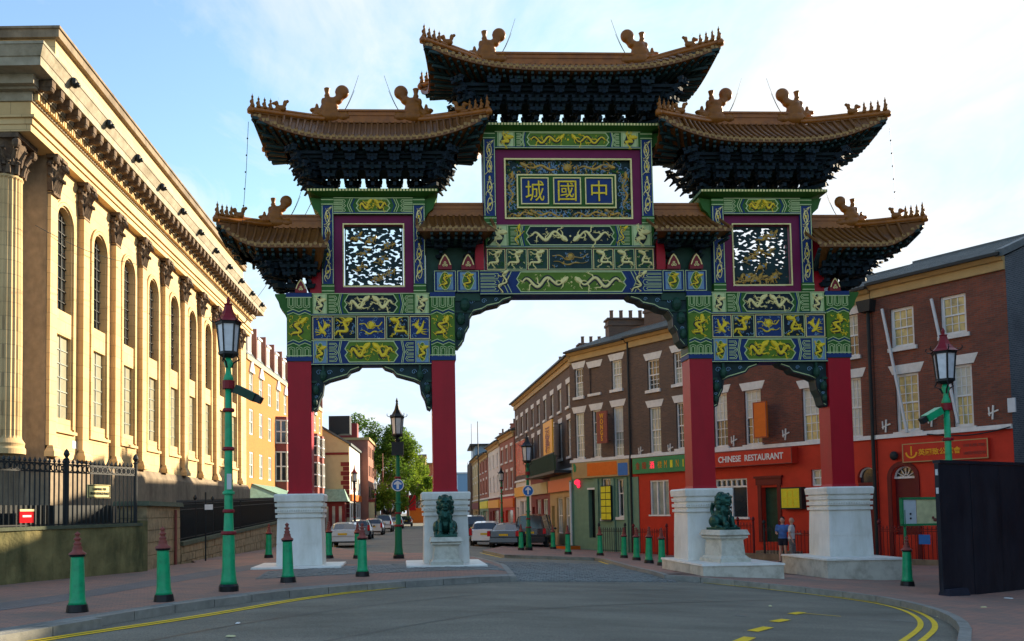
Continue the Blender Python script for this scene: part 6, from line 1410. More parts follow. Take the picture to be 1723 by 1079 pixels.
# end block with a flat oversailing roof
t = empty('end_building', (4.3, 116, 0), 0, 'dark brick block with flat oversailing roof closing the right side of the street', 'building', 'terraced buildings of the street')
MB().box(0, 7, 0, 12, GB, 8.3).build('brick_wall', M['brick_d'], t); MB().box(.7, 7, .4, 10, 8.3, 10.4).build('penthouse', M['sky'], t); MB().box(0, 7.5, -.3, 11, 10.4, 10.6).build('flat_roof', M['iron'], t)
for k in range(3):
    for z in (1.5, 4.2, 6.4): MB().box(.7 + k * 1.5, 1.6 + k * 1.5, -.03, .02, z, z + 1.2).build('window', M['glass_pale'], t)
MB().lathe((.3, 2, 8.3), [(.05, 0), (.03, 5.2)], 6).build('mast', M['iron'], t)

# ================================================================== LEFT SIDE BEYOND THE CHURCH
YF = Frame(-13.0, 59.5, -12.1, 92.0); yl_ = YF.len; yb = root_for(YF, 'yellow_apartments', 'yellow brick apartment block with white windows and dormered mansard roof', 'building'); EA = 12.6
wy = []; nb = 11; holes = []
for k in range(nb):
    x = yl_ * (k + .5) / nb; bay_ = k in (3, 4, 8, 9)
    for fl, (z0, z1) in enumerate(((1.2, 2.9), (4.2, 6.0), (7.2, 9.0), (9.9, 11.6))):
        if bay_ and fl < 3 : continue
        holes.append((x - .55, x + .55, z0, z1))
m_ = MB(); wall_holes(m_, 0, yl_, GB, EA, holes, 0, .18); m_.box(.02, yl_ - .02, .5, 12, GB, EA); m_.add([(0, 0, GB), (0, 12, GB), (0, 12, EA), (0, 0, EA)], [(3, 2, 1, 0)]); m_.add([(yl_, 0, GB), (yl_, 12, GB), (yl_, 12, EA), (yl_, 0, EA)], [(0, 1, 2, 3)]); m_.build('brick_wall', M['brick_y'], yb)
for h in holes: sash(yb, *h, cols=1, rows=(1, 1), y=.04, gm='glass_pale', fw=.12, sill=False)
for k in range(nb):
    x = yl_ * (k + .5) / nb
    if k in (0, 1, 3, 4, 6, 8, 9):
        MB().prism([(x - .72, 11.55), (x + .72, 11.55), (x, 12.55)], -.12, -.002).build('window_gable', M['white'], yb)
    if k in (3, 4, 8, 9):
        by = MB()
        for z0, z1 in ((.4, 1.2), (3.5, 4.2), (6.6, 7.2), (9.1, 9.35)): by.prismz([(x - .95, 0), (x - .55, -.8), (x + .55, -.8), (x + .95, 0)], z0, z1)
        by.build('bay_apron', M['bred'], yb)
        for z0, z1 in ((1.2, 3.5), (4.2, 6.6), (7.2, 9.1)):
            b2 = MB()
            for p, q in (((x - .95, 0), (x - .55, -.8)), ((x - .55, -.8), (x + .55, -.8)), ((x + .55, -.8), (x + .95, 0))):
                for t in (0, .5, 1): b2.bar((p[0] + (q[0] - p[0]) * t, p[1] + (q[1] - p[1]) * t, z0), (p[0] + (q[0] - p[0]) * t, p[1] + (q[1] - p[1]) * t, z1), .12)
                for z in (z0 + .06, (z0 + z1) / 2, z1 - .06): b2.bar((*p, z), (*q, z), .12, .1)
            bo = b2.build('bay_window', M['white'], yb); MB().prismz([(x - .9, 0), (x - .52, -.74), (x + .52, -.74), (x + .9, 0)], z0, z1).build('pane', M['glass'], bo)
MB().box(0, yl_, -.12, 0, EA - .3, EA).build('eaves_band', M['cream_wall'], yb)
mr_ = MB(); mr_.prismx([(-.1, EA), (1.2, EA + 2.2), (6, EA + 3.2), (12, EA)], 0, yl_); ro = mr_.build('mansard_roof', M['slate'], yb)
for k in range(nb):
    x = yl_ * (k + .5) / nb; d_ = MB(); d_.box(x - .5, x + .5, .1, 1.6, EA + .2, EA + 1.8); d_.box(x - .62, x + .62, -.0, 1.7, EA + 1.8, EA + 1.95); do = d_.build('dormer', M['white'], ro); MB().box(x - .34, x + .34, .07, .1, EA + .45, EA + 1.55).build('pane', M['glass_pale'], do)
    MB().box(x + 1.2, x + 1.3, -.1, 1.6, EA + .1, EA + 2.3).build('party_wall', M['pink_wall'], ro)
cnp = MB(); cnp.prismx([(-3.2, 2.4), (-.02, 3.7), (-.02, 3.8), (-3.2, 2.5)], 1.5, 14); cnp.add([(1.5, -3.2, 2.4), (1.5, -.02, 3.7), (-.5, -.02, 2.4)], [(0, 1, 2)]); cnp.build('porch_roof', M['canopy'], yb)
# shop with green hipped canopy and dark red front
sf = Frame(-12.2, 93.0, -9.5, 94.0)
sh = empty('cream_house', (-12.4, 94, 0), 0, 'cream rendered gable house with dark red quoins beyond the yellow apartments', 'building')
def pxz(px, py, D): r_ = ray(px, py); q = O + r_ * (D / r_.y); return q.x, q.z
x0, _ = pxz(540, 800, 94); x1, ze = pxz(587, 748, 94); _, zk = pxz(545, 720, 94); x0 += 12.4; x1 += 12.4
m_ = MB(); m_.prism([(x0 - 3, GB), (x1, GB), (x1, ze), (x0, zk), (x0 - 3, ze)], 0, 13); m_.build('gable_wall', M['cream_wall'], sh)
MB().box(x1 - .004, x1 + .03, .3, 13, GB, ze).build('sunlit_side_wall', M['white_wall'], sh)  # white render paints the sunlight onto the side of the cream house
MB().prism([(x1 + .25, ze - .1), (x0, zk + .05), (x0, zk + .3), (x1 + .25, ze + .15)], -.15, 13.2).build('roof', M['slate'], sh)
MB().box(x0 - 1, x1, -.06, -.002, ze - 1.1, ze - .85).build('band', M['maroon'], sh)
for k in range(12): z = GB + 2.6 + k * .5; MB().box(x1 - (.9 if k % 2 else .65), x1 + .03, -.05, -.002, z, z + .44).build('quoin', M['maroon'], sh)
MB().box(x0 + .5, x1 - .2, 3, 5, zk - .4, zk + 1.6).build('chimney', M['iron'], sh)
for k in range(5):
    for z in (1.2, 4.2): MB().box(x1 + .03, x1 + .06, 1.5 + k * 2.2, 2.4 + k * 2.2, z, z + 1.5).build('window', M['glass'], sh)
MB().box(x1 + .03, x1 + .25, .5, 12.5, 3.0, 3.7).build('fascia_board', M['orange'], sh)
MB().box(x0 - 1, x1 - .3, -1.8, -.01, GB, 2.9).build('red_shopfront', M['maroon'], sh); m_ = MB(); m_.tbox(x0 - 1.2, x1 + .1, -2.3, -.0, 2.9, 4.2, .5, .9); m_.build('hipped_canopy', M['canopy'], sh)
for k in range(5): MB().box(x0 - .7 + k * .7, x0 - .4 + k * .7, -1.84, -1.8, -.4, 2.4).build('shop_pane', M['glass_pale'], sh)
ph = empty('red_house', (x1 - 12.4 + .1, 107.2, 0), 0, 'tall red painted house behind the cream gable house', 'building'); hx = 0
m_ = MB(); m_.box(-4, .9, 0, 12, GB, 10.6); m_.build('wall', M['pink_wall'], ph); MB().box(-4, 1.1, -.15, 12.2, 10.6, 10.9).build('cornice', M['creamcorn'], ph)
for k in range(4):
    for z in (3.6, 6.2, 8.6): MB().box(.9, .94, 1 + k * 2.8, 2 + k * 2.8, z, z + 1.3).build('window', M['glass'], ph)
MB().box(.9, 1.6, .2, 11, GB, 3.0).build('shopfront', M['cream_wall'], ph); MB().box(.9, 1.7, .1, 11, 3.0, 3.3).build('fascia_board', M['maroon'], ph)
MB().box(-3.5, -.5, 1, 3, 10.9, 12.8).build('chimney', M['maroon'], ph)
for (pl, pr_, pt, D, mt, lab) in ((698, 706, 770, 165, 'brick_d', 'narrow dark brick tower beyond the trees at the street end'), (706, 716, 768, 168, 'creamcorn', 'pale stone block beside the narrow tower at the street end'), (715, 731, 782, 175, 'pink_wall', 'red brick block at the street end right of the tower'), (640, 668, 812, 190, 'brick_r', 'low brick building glimpsed under the trees at the street end')):
    x0, z1 = pxz(pl, pt, D); x1, _ = pxz(pr_, pt, D); t = empty('distant_building', (x0, D, 0), 0, lab, 'building', 'distant buildings at the street end')
    MB().box(0, x1 - x0, 0, 8, GB, z1).build('wall', M[mt], t); MB().box(-.2, x1 - x0 + .2, -.2, 8.2, z1, z1 + .35).build('parapet', M['stone_dark'], t)
    for k in range(2):
        for q in range(3): w_ = (x1 - x0) / 2; MB().box(w_ * (k + .3), w_ * (k + .7), -.05, -.005, 2.2 + q * 2.7, 3.6 + q * 2.7).build('window', M['glass_pale'], t)
x0, z1 = pxz(770, 797, 420); x1, _ = pxz(800, 797, 420)
t = empty('distant_building', (x0, 420, 0), 0, 'pale blue grey warehouse on the skyline between gate pillar and shops', 'building'); MB().box(0, x1 - x0 + 6, 0, 20, -1, z1).build('wall', M['sky'], t); MB().box(-.5, x1 - x0 + 6.5, -.5, 20.5, z1, z1 + .6).build('roof', M['pale'], t)
t = empty('street_sign_panel', (*[pxz(668, 845, 150)[0], 150], 0), 0, 'bright red and orange advertising panel under the trees at the street end', 'sign'); MB().box(0, 3.2, 0, .2, 2.0, 4.6).build('upper_panel', M['tail'], t); MB().box(1.6, 5, .25, .4, -.3, 2.4).build('lower_panel', M['orange'], t)

# added building, unseen right of the view, put there to shade the junction
cb_ = empty('unseen_shade_building', (26, -14, 0), 0, 'added tall brick building, unseen right of the view, that shades the junction', 'building')
hs_ = [(a, a + 1.1, z, z + 1.9) for a in range(2, 40, 3) for z in (2.0, 5.4, 8.6)]
m_ = MB(); m_.box(0, 12, 0, 42, -1.5, 12.5); m_.build('brick_wall', M['brick_r'], cb_)
for a, b, z0, z1 in hs_: MB().box(-.04, .02, a, b, z0, z1).build('window', M['glass'], cb_)

cb2 = empty('unseen_shade_building_rear', (30, 27.8, 0), 0, 'added brick block, unseen right of the view, that keeps low sun off the road', 'building'); MB().box(0, 14, 0, 13, -1.5, 13.5).build('brick_wall', M['brick_r'], cb2); MB().box(-.1, 14.1, -.1, 13.1, 13.5, 13.8).build('parapet', M['stone_dark'], cb2)  # second added block, closes the gap where sun reached the road
# ================================================================== STREET FURNITURE
def bollard():
    t = empty('bollard', (0, 0, 0))
    MB().lathe((0, 0, 0), [(.165, 0), (.17, .02), (.155, .12), (.15, .13)], 18).build('base', M['black'], t, smooth=False)
    MB().lathe((0, 0, .13), [(.145, 0), (.128, .04), (.118, .12), (.108, .45), (.1, .72), (.1, .75)], 20).build('shaft', M['bgreen'], t, smooth=True)
    MB().lathe((0, 0, .88), [(.12, 0), (.125, .02), (.115, .035)], 18).build('collar', M['black'], t)
    MB().lathe((0, 0, .915), [(.135, 0), (.13, .02), (.085, .05), (.07, .1), (.075, .115), (.05, .14), (.06, .16), (.062, .18), (.042, .195), (.038, .22), (.058, .235), (.058, .255), (.03, .27), (.03, .3), (.045, .315), (.04, .335), (.015, .35), (.0, .37)], 16, cap=False).build('finial', M['bred'], t, smooth=True)
    return t
b0_ = bollard()
BOL = [(130, 1030, 'nearest green bollard at the left edge of the pavement'), (276, 1012, 'green bollard in front of the ochre stone pier'), (485, 980, 'green bollard in front of the leftmost gate plinth'), (610, 970, 'green bollard on the setts between the two left plinths'),
       (452, 939, 'green bollard half hidden left of the leftmost plinth'), (553, 940, 'green bollard peeping out right of the leftmost plinth'), (602, 940, 'green bollard behind the one on the setts'),
       (877, 926, 'green bollard left of the dark lamp post across the opening'), (931, 924, 'green bollard in front of the black van'), (956, 933, 'green bollard at the near tip of the right pavement island'), (983, 921, 'set back green bollard under the green shopfront door'), (1010, 935, 'green bollard in front of the yellow menu sheets'),
       (1050, 939, 'first of the close row of green bollards near the third plinth'), (1071, 943, 'second of the close row of green bollards near the third plinth'), (1092, 948, 'third of the close row of green bollards near the third plinth'), (1114, 952, 'green bollard right beside the slab of the third plinth'), (1527, 986, 'green bollard right of the rightmost gate plinth')]
for i, (px, py, lab) in enumerate(BOL):
    o = b0_ if i == 0 else copy_tree(b0_); x, y = ground(px, py); o.location = (x, y, gz(x, y) - .01); o.rotation_euler = (R(random.uniform(-1.2, 1.2)), R(random.uniform(-1.2, 1.2)), random.uniform(0, 3)); tag(o, lab, 'bollard', 'green bollards round the gate')
    s_ = random.uniform(.97, 1.03); o.scale = (s_, s_, s_)
def lantern(t, z, s=1.0, roofm='lred', frm='black', dark=False, spire=False):
    R6 = [(math.cos(math.pi * k / 3 + .26), math.sin(math.pi * k / 3 + .26)) for k in range(6)]
    g = MB(); g.lathe((0, 0, z), [(.16 * s, 0), (.205 * s, .52 * s)], 6, .26); g.build('glass', M['lampglass'], t)
    f = MB()
    for cx, cy in R6: f.bar((cx * .165 * s, cy * .165 * s, z), (cx * .215 * s, cy * .215 * s, z + .54 * s), .028 * s)
    f.lathe((0, 0, z - .05 * s), [(.1 * s, -.06 * s), (.19 * s, 0), (.19 * s, .05 * s)], 6, .26); f.lathe((0, 0, z + .52 * s), [(.24 * s, 0), (.25 * s, .05 * s)], 6, .26)
    f.build('lantern_frame', M[frm], t)
    r_ = MB(); r_.lathe((0, 0, z + .57 * s), [(.28 * s, 0), (.2 * s, .06 * s), (.12 * s, .16 * s), (.085 * s, .26 * s), (.07 * s, .33 * s), (.09 * s, .35 * s), (.03 * s, .38 * s), (.035 * s, .44 * s), (0, .52 * s)] if not spire else [(.27 * s, 0), (.17 * s, .1 * s), (.09 * s, .24 * s), (.045 * s, .42 * s), (.05 * s, .44 * s), (.03 * s, .47 * s), (.045 * s, .53 * s), (.0, .66 * s)], 6, .26, cap=False); r_.build('lantern_roof', M[roofm], t)
    c = MB()
    for cx, cy in R6: c.tube([(cx * .25 * s, cy * .25 * s, z + .57 * s), (cx * .31 * s, cy * .31 * s, z + .58 * s), (cx * .35 * s, cy * .35 * s, z + .63 * s), (cx * .33 * s, cy * .33 * s, z + .67 * s)], .012 * s, 5)
    for cx, cy in R6[::2]: c.tube([(cx * .16 * s, cy * .16 * s, z - .06 * s), (cx * .2 * s, cy * .2 * s, z - .14 * s), (cx * .1 * s, cy * .1 * s, z - .2 * s), (cx * .06 * s, cy * .06 * s, z - .3 * s)], .018 * s, 5)
    c.build('scroll', M[frm], t, kind='stuff')
def lamp(px, py, D, lab, H_=5.6, cam=None, green='bgreen', spire=False, roofm='lred', scale=1.0, grp='Chinese lantern street lamps', xz=None):
    if D is None: x, y = ground(px, py)
    else: x = (O + ray(px, py) * (D / ray(px, py).y)).x; y = D
    t = empty('street_lamp', (x, y, gz(x, y)), 0, lab, 'street lamp', grp)
    zl = H_ - 1.0 * scale - (.12 if spire else 0)
    MB().lathe((0, 0, 0), [(.19, 0), (.19, .1), (.17, .14)], 16).build('base', M['black'], t)
    sh = MB(); sh.lathe((0, 0, .14), [(.165, 0), (.15, .06), (.125, .3), (.115, .9), (.11, .98), (.1, 1.0), (.085, 1.4), (.08, 2.0), (.07, 3.2), (.062, zl - .75)], 16); sh.build('post', M[green], t, smooth=True)
    for z in (1.08, 1.5, 1.85, 2.7, 3.45):
        if z < zl - .8: r_ = .135 if z < 1.2 else .105; MB().lathe((0, 0, z), [(r_, 0), (r_ * 1.15, .02), (r_ * 1.1, .05), (r_, .07)], 12).build('collar_ring', M['lred' if z != 1.85 else green], t)
    n_ = MB(); n_.lathe((0, 0, zl - .62), [(.065, 0), (.1, .1), (.06, .2), (.05, .3), (.09, .4), (.05, .52)], 10); n_.build('neck', M[green if not spire else 'black'], t, smooth=True)
    MB().lathe((0, 0, zl - .72), [(.12, 0), (.12, .16)], 10).build('red_band', M['lred'], t)
    lantern(t, zl, scale * 1.02, roofm, spire=spire)
    if cam:
        c = MB(); s = cam; c.bar((0, 0, zl - .75), (s * .2, 0, zl - .78), .06); c.build('camera_arm', M['iron'], t)
        c = MB(); c.bar((s * .16, 0, zl - .72), (s * .55, -.1, zl - .92), .2, .16); o = c.build('camera_housing', M['dgreen' if s > 0 else 'bgreen'], t); c = MB(); c.bar((s * .53, -.1, zl - .9), (s * .66, -.13, zl - .98), .13, .13); c.build('camera_lens', M['iron'], o)
    return t
l1_ = lamp(385, 995, None, 'tall green lamp post with red lantern roof before the church, camera fixed on it', 5.62, cam=1)
MB().box(-.01, .08, -.1, -.09, 1.95, 2.25).build('sticker', M['pale'], l1_)
l2_ = lamp(671, 940, None, 'green lamp post with black spired lantern and blue arrow sign between the left plinths', 5.35, spire=True, roofm='black', green='bgreen2')
def arrow_sign(parent, z, s=.3, label=None):
    d = MB(); d.prism([(s * math.cos(a), z + s * math.sin(a)) for a in [2 * math.pi * k / 24 for k in range(24)]], -.14, -.12); o = d.build('arrow_disc', M['blues'], parent)
    w_ = MB(); w_.rect(-.01, .01, z - .01, z + .01, .001, -.14, .001) if False else w_.prism([(-.04, z - s * .65), (.04, z - s * .65), (.04, z + s * .15), (.13, z + s * .05), (.13, z + s * .3), (0, z + s * .75), (-.13, z + s * .3), (-.13, z + s * .05), (-.04, z + s * .15)], -.152, -.141); w_.build('white_arrow', M['white'], o)
    r_ = MB(); r_.ribbon([(s * .95 * math.cos(a), z + s * .95 * math.sin(a)) for a in [2 * math.pi * k / 24 for k in range(24)]], .03, -.14, .008, closed=True); r_.build('white_rim', M['white'], o)
arrow_sign(l2_, 2.48, .205)
MB().box(-.2, .2, -.12, .12, 3.5, 3.95).build('control_box', M['black'], l2_)
l3_ = lamp(1602, 900, 20.0, 'green lamp post with red lantern roof rising behind the black hoarding', 5.95, cam=-1, scale=1.08)
l4_ = lamp(890, 926, None, 'dark lamp post with blue arrow sign on the right pavement island', 5.6, green='bgreen2', roofm='black', scale=1.2); arrow_sign(l4_, 2.9, .27)
lamp(597, 880, 66, 'distant lamp post with red spired lantern over the parked cars', 5.4, spire=True, green='black')
lamp(632, 885, 100, 'far small lamp post against the dark trees', 5.6, roofm='pale', green='black')
lamp(651, 885, 118, 'farthest lamp post against the trees, beside the green lamp post', 5.6, green='black')
lamp(845, 890, 72, 'distant green lamp post before the low shops on the right', 5.6, green='bgreen2', roofm='black')
# ---- flag pole / thin mast behind
for px, D, H_, lab in ((645, 112, 9.6, 'thin tall pink grey mast standing before the trees'), (806, 95, 12.0, 'thin dark mast beside the flat roofed end block'), (788, 150, 10.5, 'thin mast left of the end block')):
    x = (O + ray(px, 860) * (D / ray(px, 860).y)).x; tag(MB().lathe((0, 0, 0), [(.09, 0), (.04, H_)], 6).build('mast', M['bred' if px == 645 else 'iron'], None, loc=(x, D, gz(x, D) - .2)), lab, 'mast')
# ---- lions and pedestals
def lion_mb(turn=0):
    m = MB()
    m.ell((0, .12, .30), (.26, .3, .27), 14, 9); m.ell((0, .02, .48), (.21, .22, .26), 14, 9); m.ell((0, -.06, .55), (.2, .17, .2), 14, 9)
    m.ell((0, -.1, .84), (.215, .2, .2), 14, 10); m.ell((0, -.25, .79), (.13, .12, .095), 10, 7); m.ell((0, -.24, .69), (.11, .1, .045), 10, 6); m.ell((0, -.345, .85), (.05, .04, .04), 8, 5)
    for s in (-1, 1):
        m.ell((s * .17, .02, .82), (.09, .15, .2), 10, 7); m.ell((s * .2, .0, .64), (.07, .12, .1), 8, 6); m.ell((s * .16, -.1, .99), (.06, .04, .07), 8, 5); m.ell((s * .08, -.27, .9), (.05, .05, .045), 8, 5)
        m.tube([(s * .15, -.12, .5), (s * .17, -.22, .3), (s * .17, -.27, .08)], .085, 8, .07); m.ell((s * .17, -.31, .055), (.09, .12, .06), 10, 6)
        m.ell((s * .26, .12, .2), (.12, .24, .19), 10, 7); m.ell((s * .28, -.1, .05), (.09, .15, .055), 8, 5)
    for a in range(16):
        t = a * 2.39; r_ = .2; m.ell((r_ * math.cos(t) * 1.0, -.02 + .16 * abs(math.sin(t * .7)), .8 + .17 * math.sin(t)), (.055, .055, .055), 6, 4)
    for ring, (rz_, rr_, n_) in enumerate(((.62, .2, 9), (.74, .24, 10), (.88, .235, 10), (1.0, .17, 8))):
        for k in range(n_):
            t = math.pi * (-.12 + 1.24 * k / (n_ - 1)); m.ell((rr_ * math.cos(t), -.02 + rr_ * .8 * math.sin(t), rz_), (.048, .048, .045), 7, 5)
    for s in (-1, 1): m.tube([(s * .03, -.36, .905), (s * .09, -.33, .93), (s * .15, -.26, .91)], .022, 6); m.ell((s * .05, -.36, .74), (.018, .02, .03), 6, 4)
    m.ell((0, .06, 1.02), (.13, .12, .07), 10, 6); m.ell((0, -.2, .5), (.07, .05, .06), 8, 5); m.tube([(0, .4, .3), (0, .48, .55), (0, .4, .75)], .06, 7, .08)
    m.box(-.33, .33, -.42, .42, -.06, .03); return m
def lion(u, v, z, rot, scale, lab, ball=1):
    m = lion_mb(); m.ell((ball * .19, -.33, .11), (.1, .1, .1), 10, 7)
    w_ = GF.w(u, v, z); o = remeshed(m, 'lion_statue', M['bronze'], .0115, smooth_it=1, label=lab, cat='statue', group='guardian lions before the gate'); o.location = w_; o.rotation_euler = (0, 0, GY + rot); o.scale = (scale * .88, scale * .95, scale); return o
def pedestal(u, v, z, h, lab, w=.40, rot=0, group='lion pedestals'):
    w_ = GF.w(u, v, z); t = empty('stone_pedestal', w_, GY + rot, lab, 'pedestal', group)
    m = MB(); m.box(-w - .1, w + .1, -w * 1.15 - .1, w * 1.15 + .1, 0, h * .12); m.tbox(-w - .07, w + .07, -w * 1.15 - .07, w * 1.15 + .07, h * .12, h * .2, .06, .06); m.build('foot', M['marble_s'], t)
    MB().tbox(-w, w, -w * 1.15, w * 1.15, h * .2, h * .68, .03, .03).build('die', M['marble_s'], t)
    m = MB(); m.tbox(-w + .03, w - .03, -w * 1.15 + .03, w * 1.15 - .03, h * .68, h * .74, -.07, -.07); m.box(-w - .06, w + .06, -w * 1.15 - .06, w * 1.15 + .06, h * .745, h * .8); m.tbox(-w - .03, w + .03, -w * 1.15 - .03, w * 1.15 + .03, h * .8, h * .84, -.05, -.05); m.tbox(-w - .1, w + .1, -w * 1.15 - .1, w * 1.15 + .1, h * .845, h, .05, .05); m.build('cap', M['marble_s'], t)
    return t
u2, _ = GF.at(750, 950, -.75); pedestal(u2, -.85, .2, .74, 'stone lion pedestal in front of the second gate plinth', w=.34); lion(u2, -.85, .98, 0, 1.02, 'green bronze guardian lion before the second plinth, between the left opening and the roadway', 1)
u3, _ = GF.at(1222, 940, -1.1); pedestal(u3 - .0, -1.0, .16, .86, 'cream stained stone lion pedestal on the slab of the third gate plinth', w=.36, rot=R(12)); lion(u3 - .02, -1.0, 1.06, R(22), .92, 'green bronze guardian lion with open mouth beside the third plinth, facing half right', -1)
# ---- black hoarding
hx, hy = 10.9, 19.0
HF = Frame(10.85, 19.0, 16.9, 22.6); t = root_for(HF, 'site_hoarding', 'tall black painted plywood hoarding at the right edge of the pavement', 'hoarding')
k = 0; x = 0
while x < HF.len:
    a, b = x, min(HF.len, x + 1.22); ga, gb = gz(*HF.w(a, 0).xy), gz(*HF.w(b, 0).xy)
    MB().prism([(a + .006, ga - .1), (b - .006, gb - .1), (b - .006, 2.5 + .004 * (k % 2)), (a + .006, 2.5 + .004 * (k % 2))], -.004 * (k % 2), .1).build('plywood_panel', M['hoard'], t); x += 1.22; k += 1
MB().box(0, HF.len, -.03, .13, 2.51, 2.58).build('top_rail', M['hoard'], t); MB().box(-.03, .0, -.01, .07, -.7, 2.5).build('end_panel', M['hoard'], t)
MB().box(-.05, -.032, .0, .05, 2.25, 2.38).build('hinge_plate', M['pale'], t); MB().box(-.05, -.032, .0, .05, 1.85, 1.98).build('hinge_plate', M['pale'], t)
MB().tbox(-.05, .75, -.16, .12, gz(11, 19) - .05, gz(11, 19) + .14, .04, .04).build('sand_bag', M['cloth_n'], t)
# ---- notice board
NF = Frame(*[c for c in (O + ray(1518, 860) * (24.5 / ray(1518, 860).y)).xy], ang=R(6)); t = root_for(NF, 'notice_board', 'green framed notice board with pale map and yellow poster behind the right bollard', 'notice board')
z1_ = 1.6 + (852 - 838) * 24.5 / F; z0_ = 1.6 + (852 - 886) * 24.5 / F; W3 = 1.45
m_ = MB(); m_.box(0, W3, 0, .12, z1_ - .06, z1_); m_.box(0, W3, 0, .12, z0_, z0_ + .06); m_.box(0, .05, 0, .12, z0_, z1_); m_.box(W3 - .05, W3, 0, .12, z0_, z1_); m_.build('frame', M['gsign'], t)
MB().box(.05, .44, .03, .05, z0_ + .06, z1_ - .06).build('map_sheet', M['pale'], t); MB().box(.46, W3 - .05, .03, .05, z0_ + .06, z1_ - .06).build('poster', M['paper'], t)
for a in (.55, .3): MB().ell((.26, .02, z0_ + .06 + a * .5), (.03, .02, .03), 8, 5).build('map_mark', M['black'], t)
m_ = MB(); m_.ell((1.0, .025, z0_ + .16), (.07, .01, .05), 8, 5); m_.ell((.93, .025, z0_ + .22), (.04, .01, .04), 8, 5); m_.build('poster_figure', M['bred'], t)
for x in (.1, W3 - .1): MB().lathe((x, .06, gz(13, 24.5) - .05), [(.035, 0), (.035, z0_ + .9)], 8).build('leg', M['gsign'], t)
# ---- railings of the terrace, along the area in front
def rail_run(pxs, lab, d=-1.35, m='iron', h=1.15):
    a, b = pxs; x0 = TA.S(a, 900, d); x1 = TA.S(b, 900, d); w0_ = TA.w(x0, d); w1_ = TA.w(x1, d); fr = Frame(w0_.x, w0_.y, w1_.x, w1_.y); g = gz(w0_.x, w0_.y)
    railing(fr, 0, fr.len, g, g + h, lab, .15, .014, posts=(0, fr.len), top2=.1, m=m, y=0, grp='railings before the restaurants')
rail_run((1008, 1052), 'black railing in front of the green shopfront'); rail_run((1066, 1122), 'dark red railing in front of the corner shop', m='rpaint_d'); rail_run((1242, 1268), 'red railing beside the restaurant steps', m='rpaint_d', h=1.5); rail_run((1286, 1318), 'black railing right of the restaurant doorway', m='iron', h=1.35); rail_run((1336, 1372), 'dark red railing behind the rightmost plinth', m='rpaint_d'); rail_run((1480, 1590), 'dark red railing under the notice board', m='rpaint_d', h=1.3)
x0 = TA.S(1264, 905, -.9); st = root_for(TA, 'entrance_steps', 'worn stone steps up to the restaurant doorway', 'steps')
for k in range(4): MB().box(x0, x0 + 1.9, -1.9 + k * .42, -.02, -.95 + k * .17, -.78 + k * .17 - .002).build('step', M['stone_dark'], st)
m_ = MB(); wv = TA.w(0, -1.2); 
lowp = MB().box(TA.S(1180), TL, -1.95, -1.75, -1.0, -.2); o = link('area_kerb_wall', lowp.mesh('area_kerb_wall', M['stone_dark'])); o.location = TA.o; o.rotation_euler = (0, 0, TA.ang); tag(o, 'low stone kerb wall carrying the restaurant railings', 'wall')
o.location.z = -.12
x = TA.S(1554, 905, -1.9); z = TA.Z(1554, 908, -1.9); bsn = root_for(TA, 'small_notice', 'small blue notice tied to the red railing below the notice board', 'sign'); MB().box(x - .2, x + .2, -1.85, -1.83, z - .17, z + .17).build('plate', M['blues'], bsn)
# planters / stone step at the nearer shop
# ---- litter
for i, (px, py, s_) in enumerate(((722, 972, .05), (1296, 1020, .05), (1575, 1031, .07), (1580, 1038, .05), (1697, 1007, .08), (1655, 1022, .05), (400, 1049, .05), (388, 1071, .06), (194, 1046, .03))):
    dz = -.105 if (py > 1015 and px < 1540) else (.01 if px > 1600 else -.1); x, y = ground(px, py, dz); o = MB().tbox(-s_, s_, -s_ * .6, s_ * .5, 0, .014, s_ * .2, .01).build('litter_scrap', M['paper' if i % 2 else 'white'], None, loc=(x, y, gz(x, y) + dz)); o.rotation_euler = (0, 0, i * 1.3)
    tag(o, ('white scrap of litter on the kerb before the second plinth', 'tiny pale scrap lying on the dark road right of centre', 'long white scrap inside the yellow line bend', 'small pale scrap inside the yellow line bend', 'white scrap on the pavement by the hoarding foot', 'pale fleck of litter on the right pavement', 'pale fleck on the road left of centre', 'thin white scrap on the road at bottom left', 'tiny fleck on the left kerb gutter')[i], 'litter')

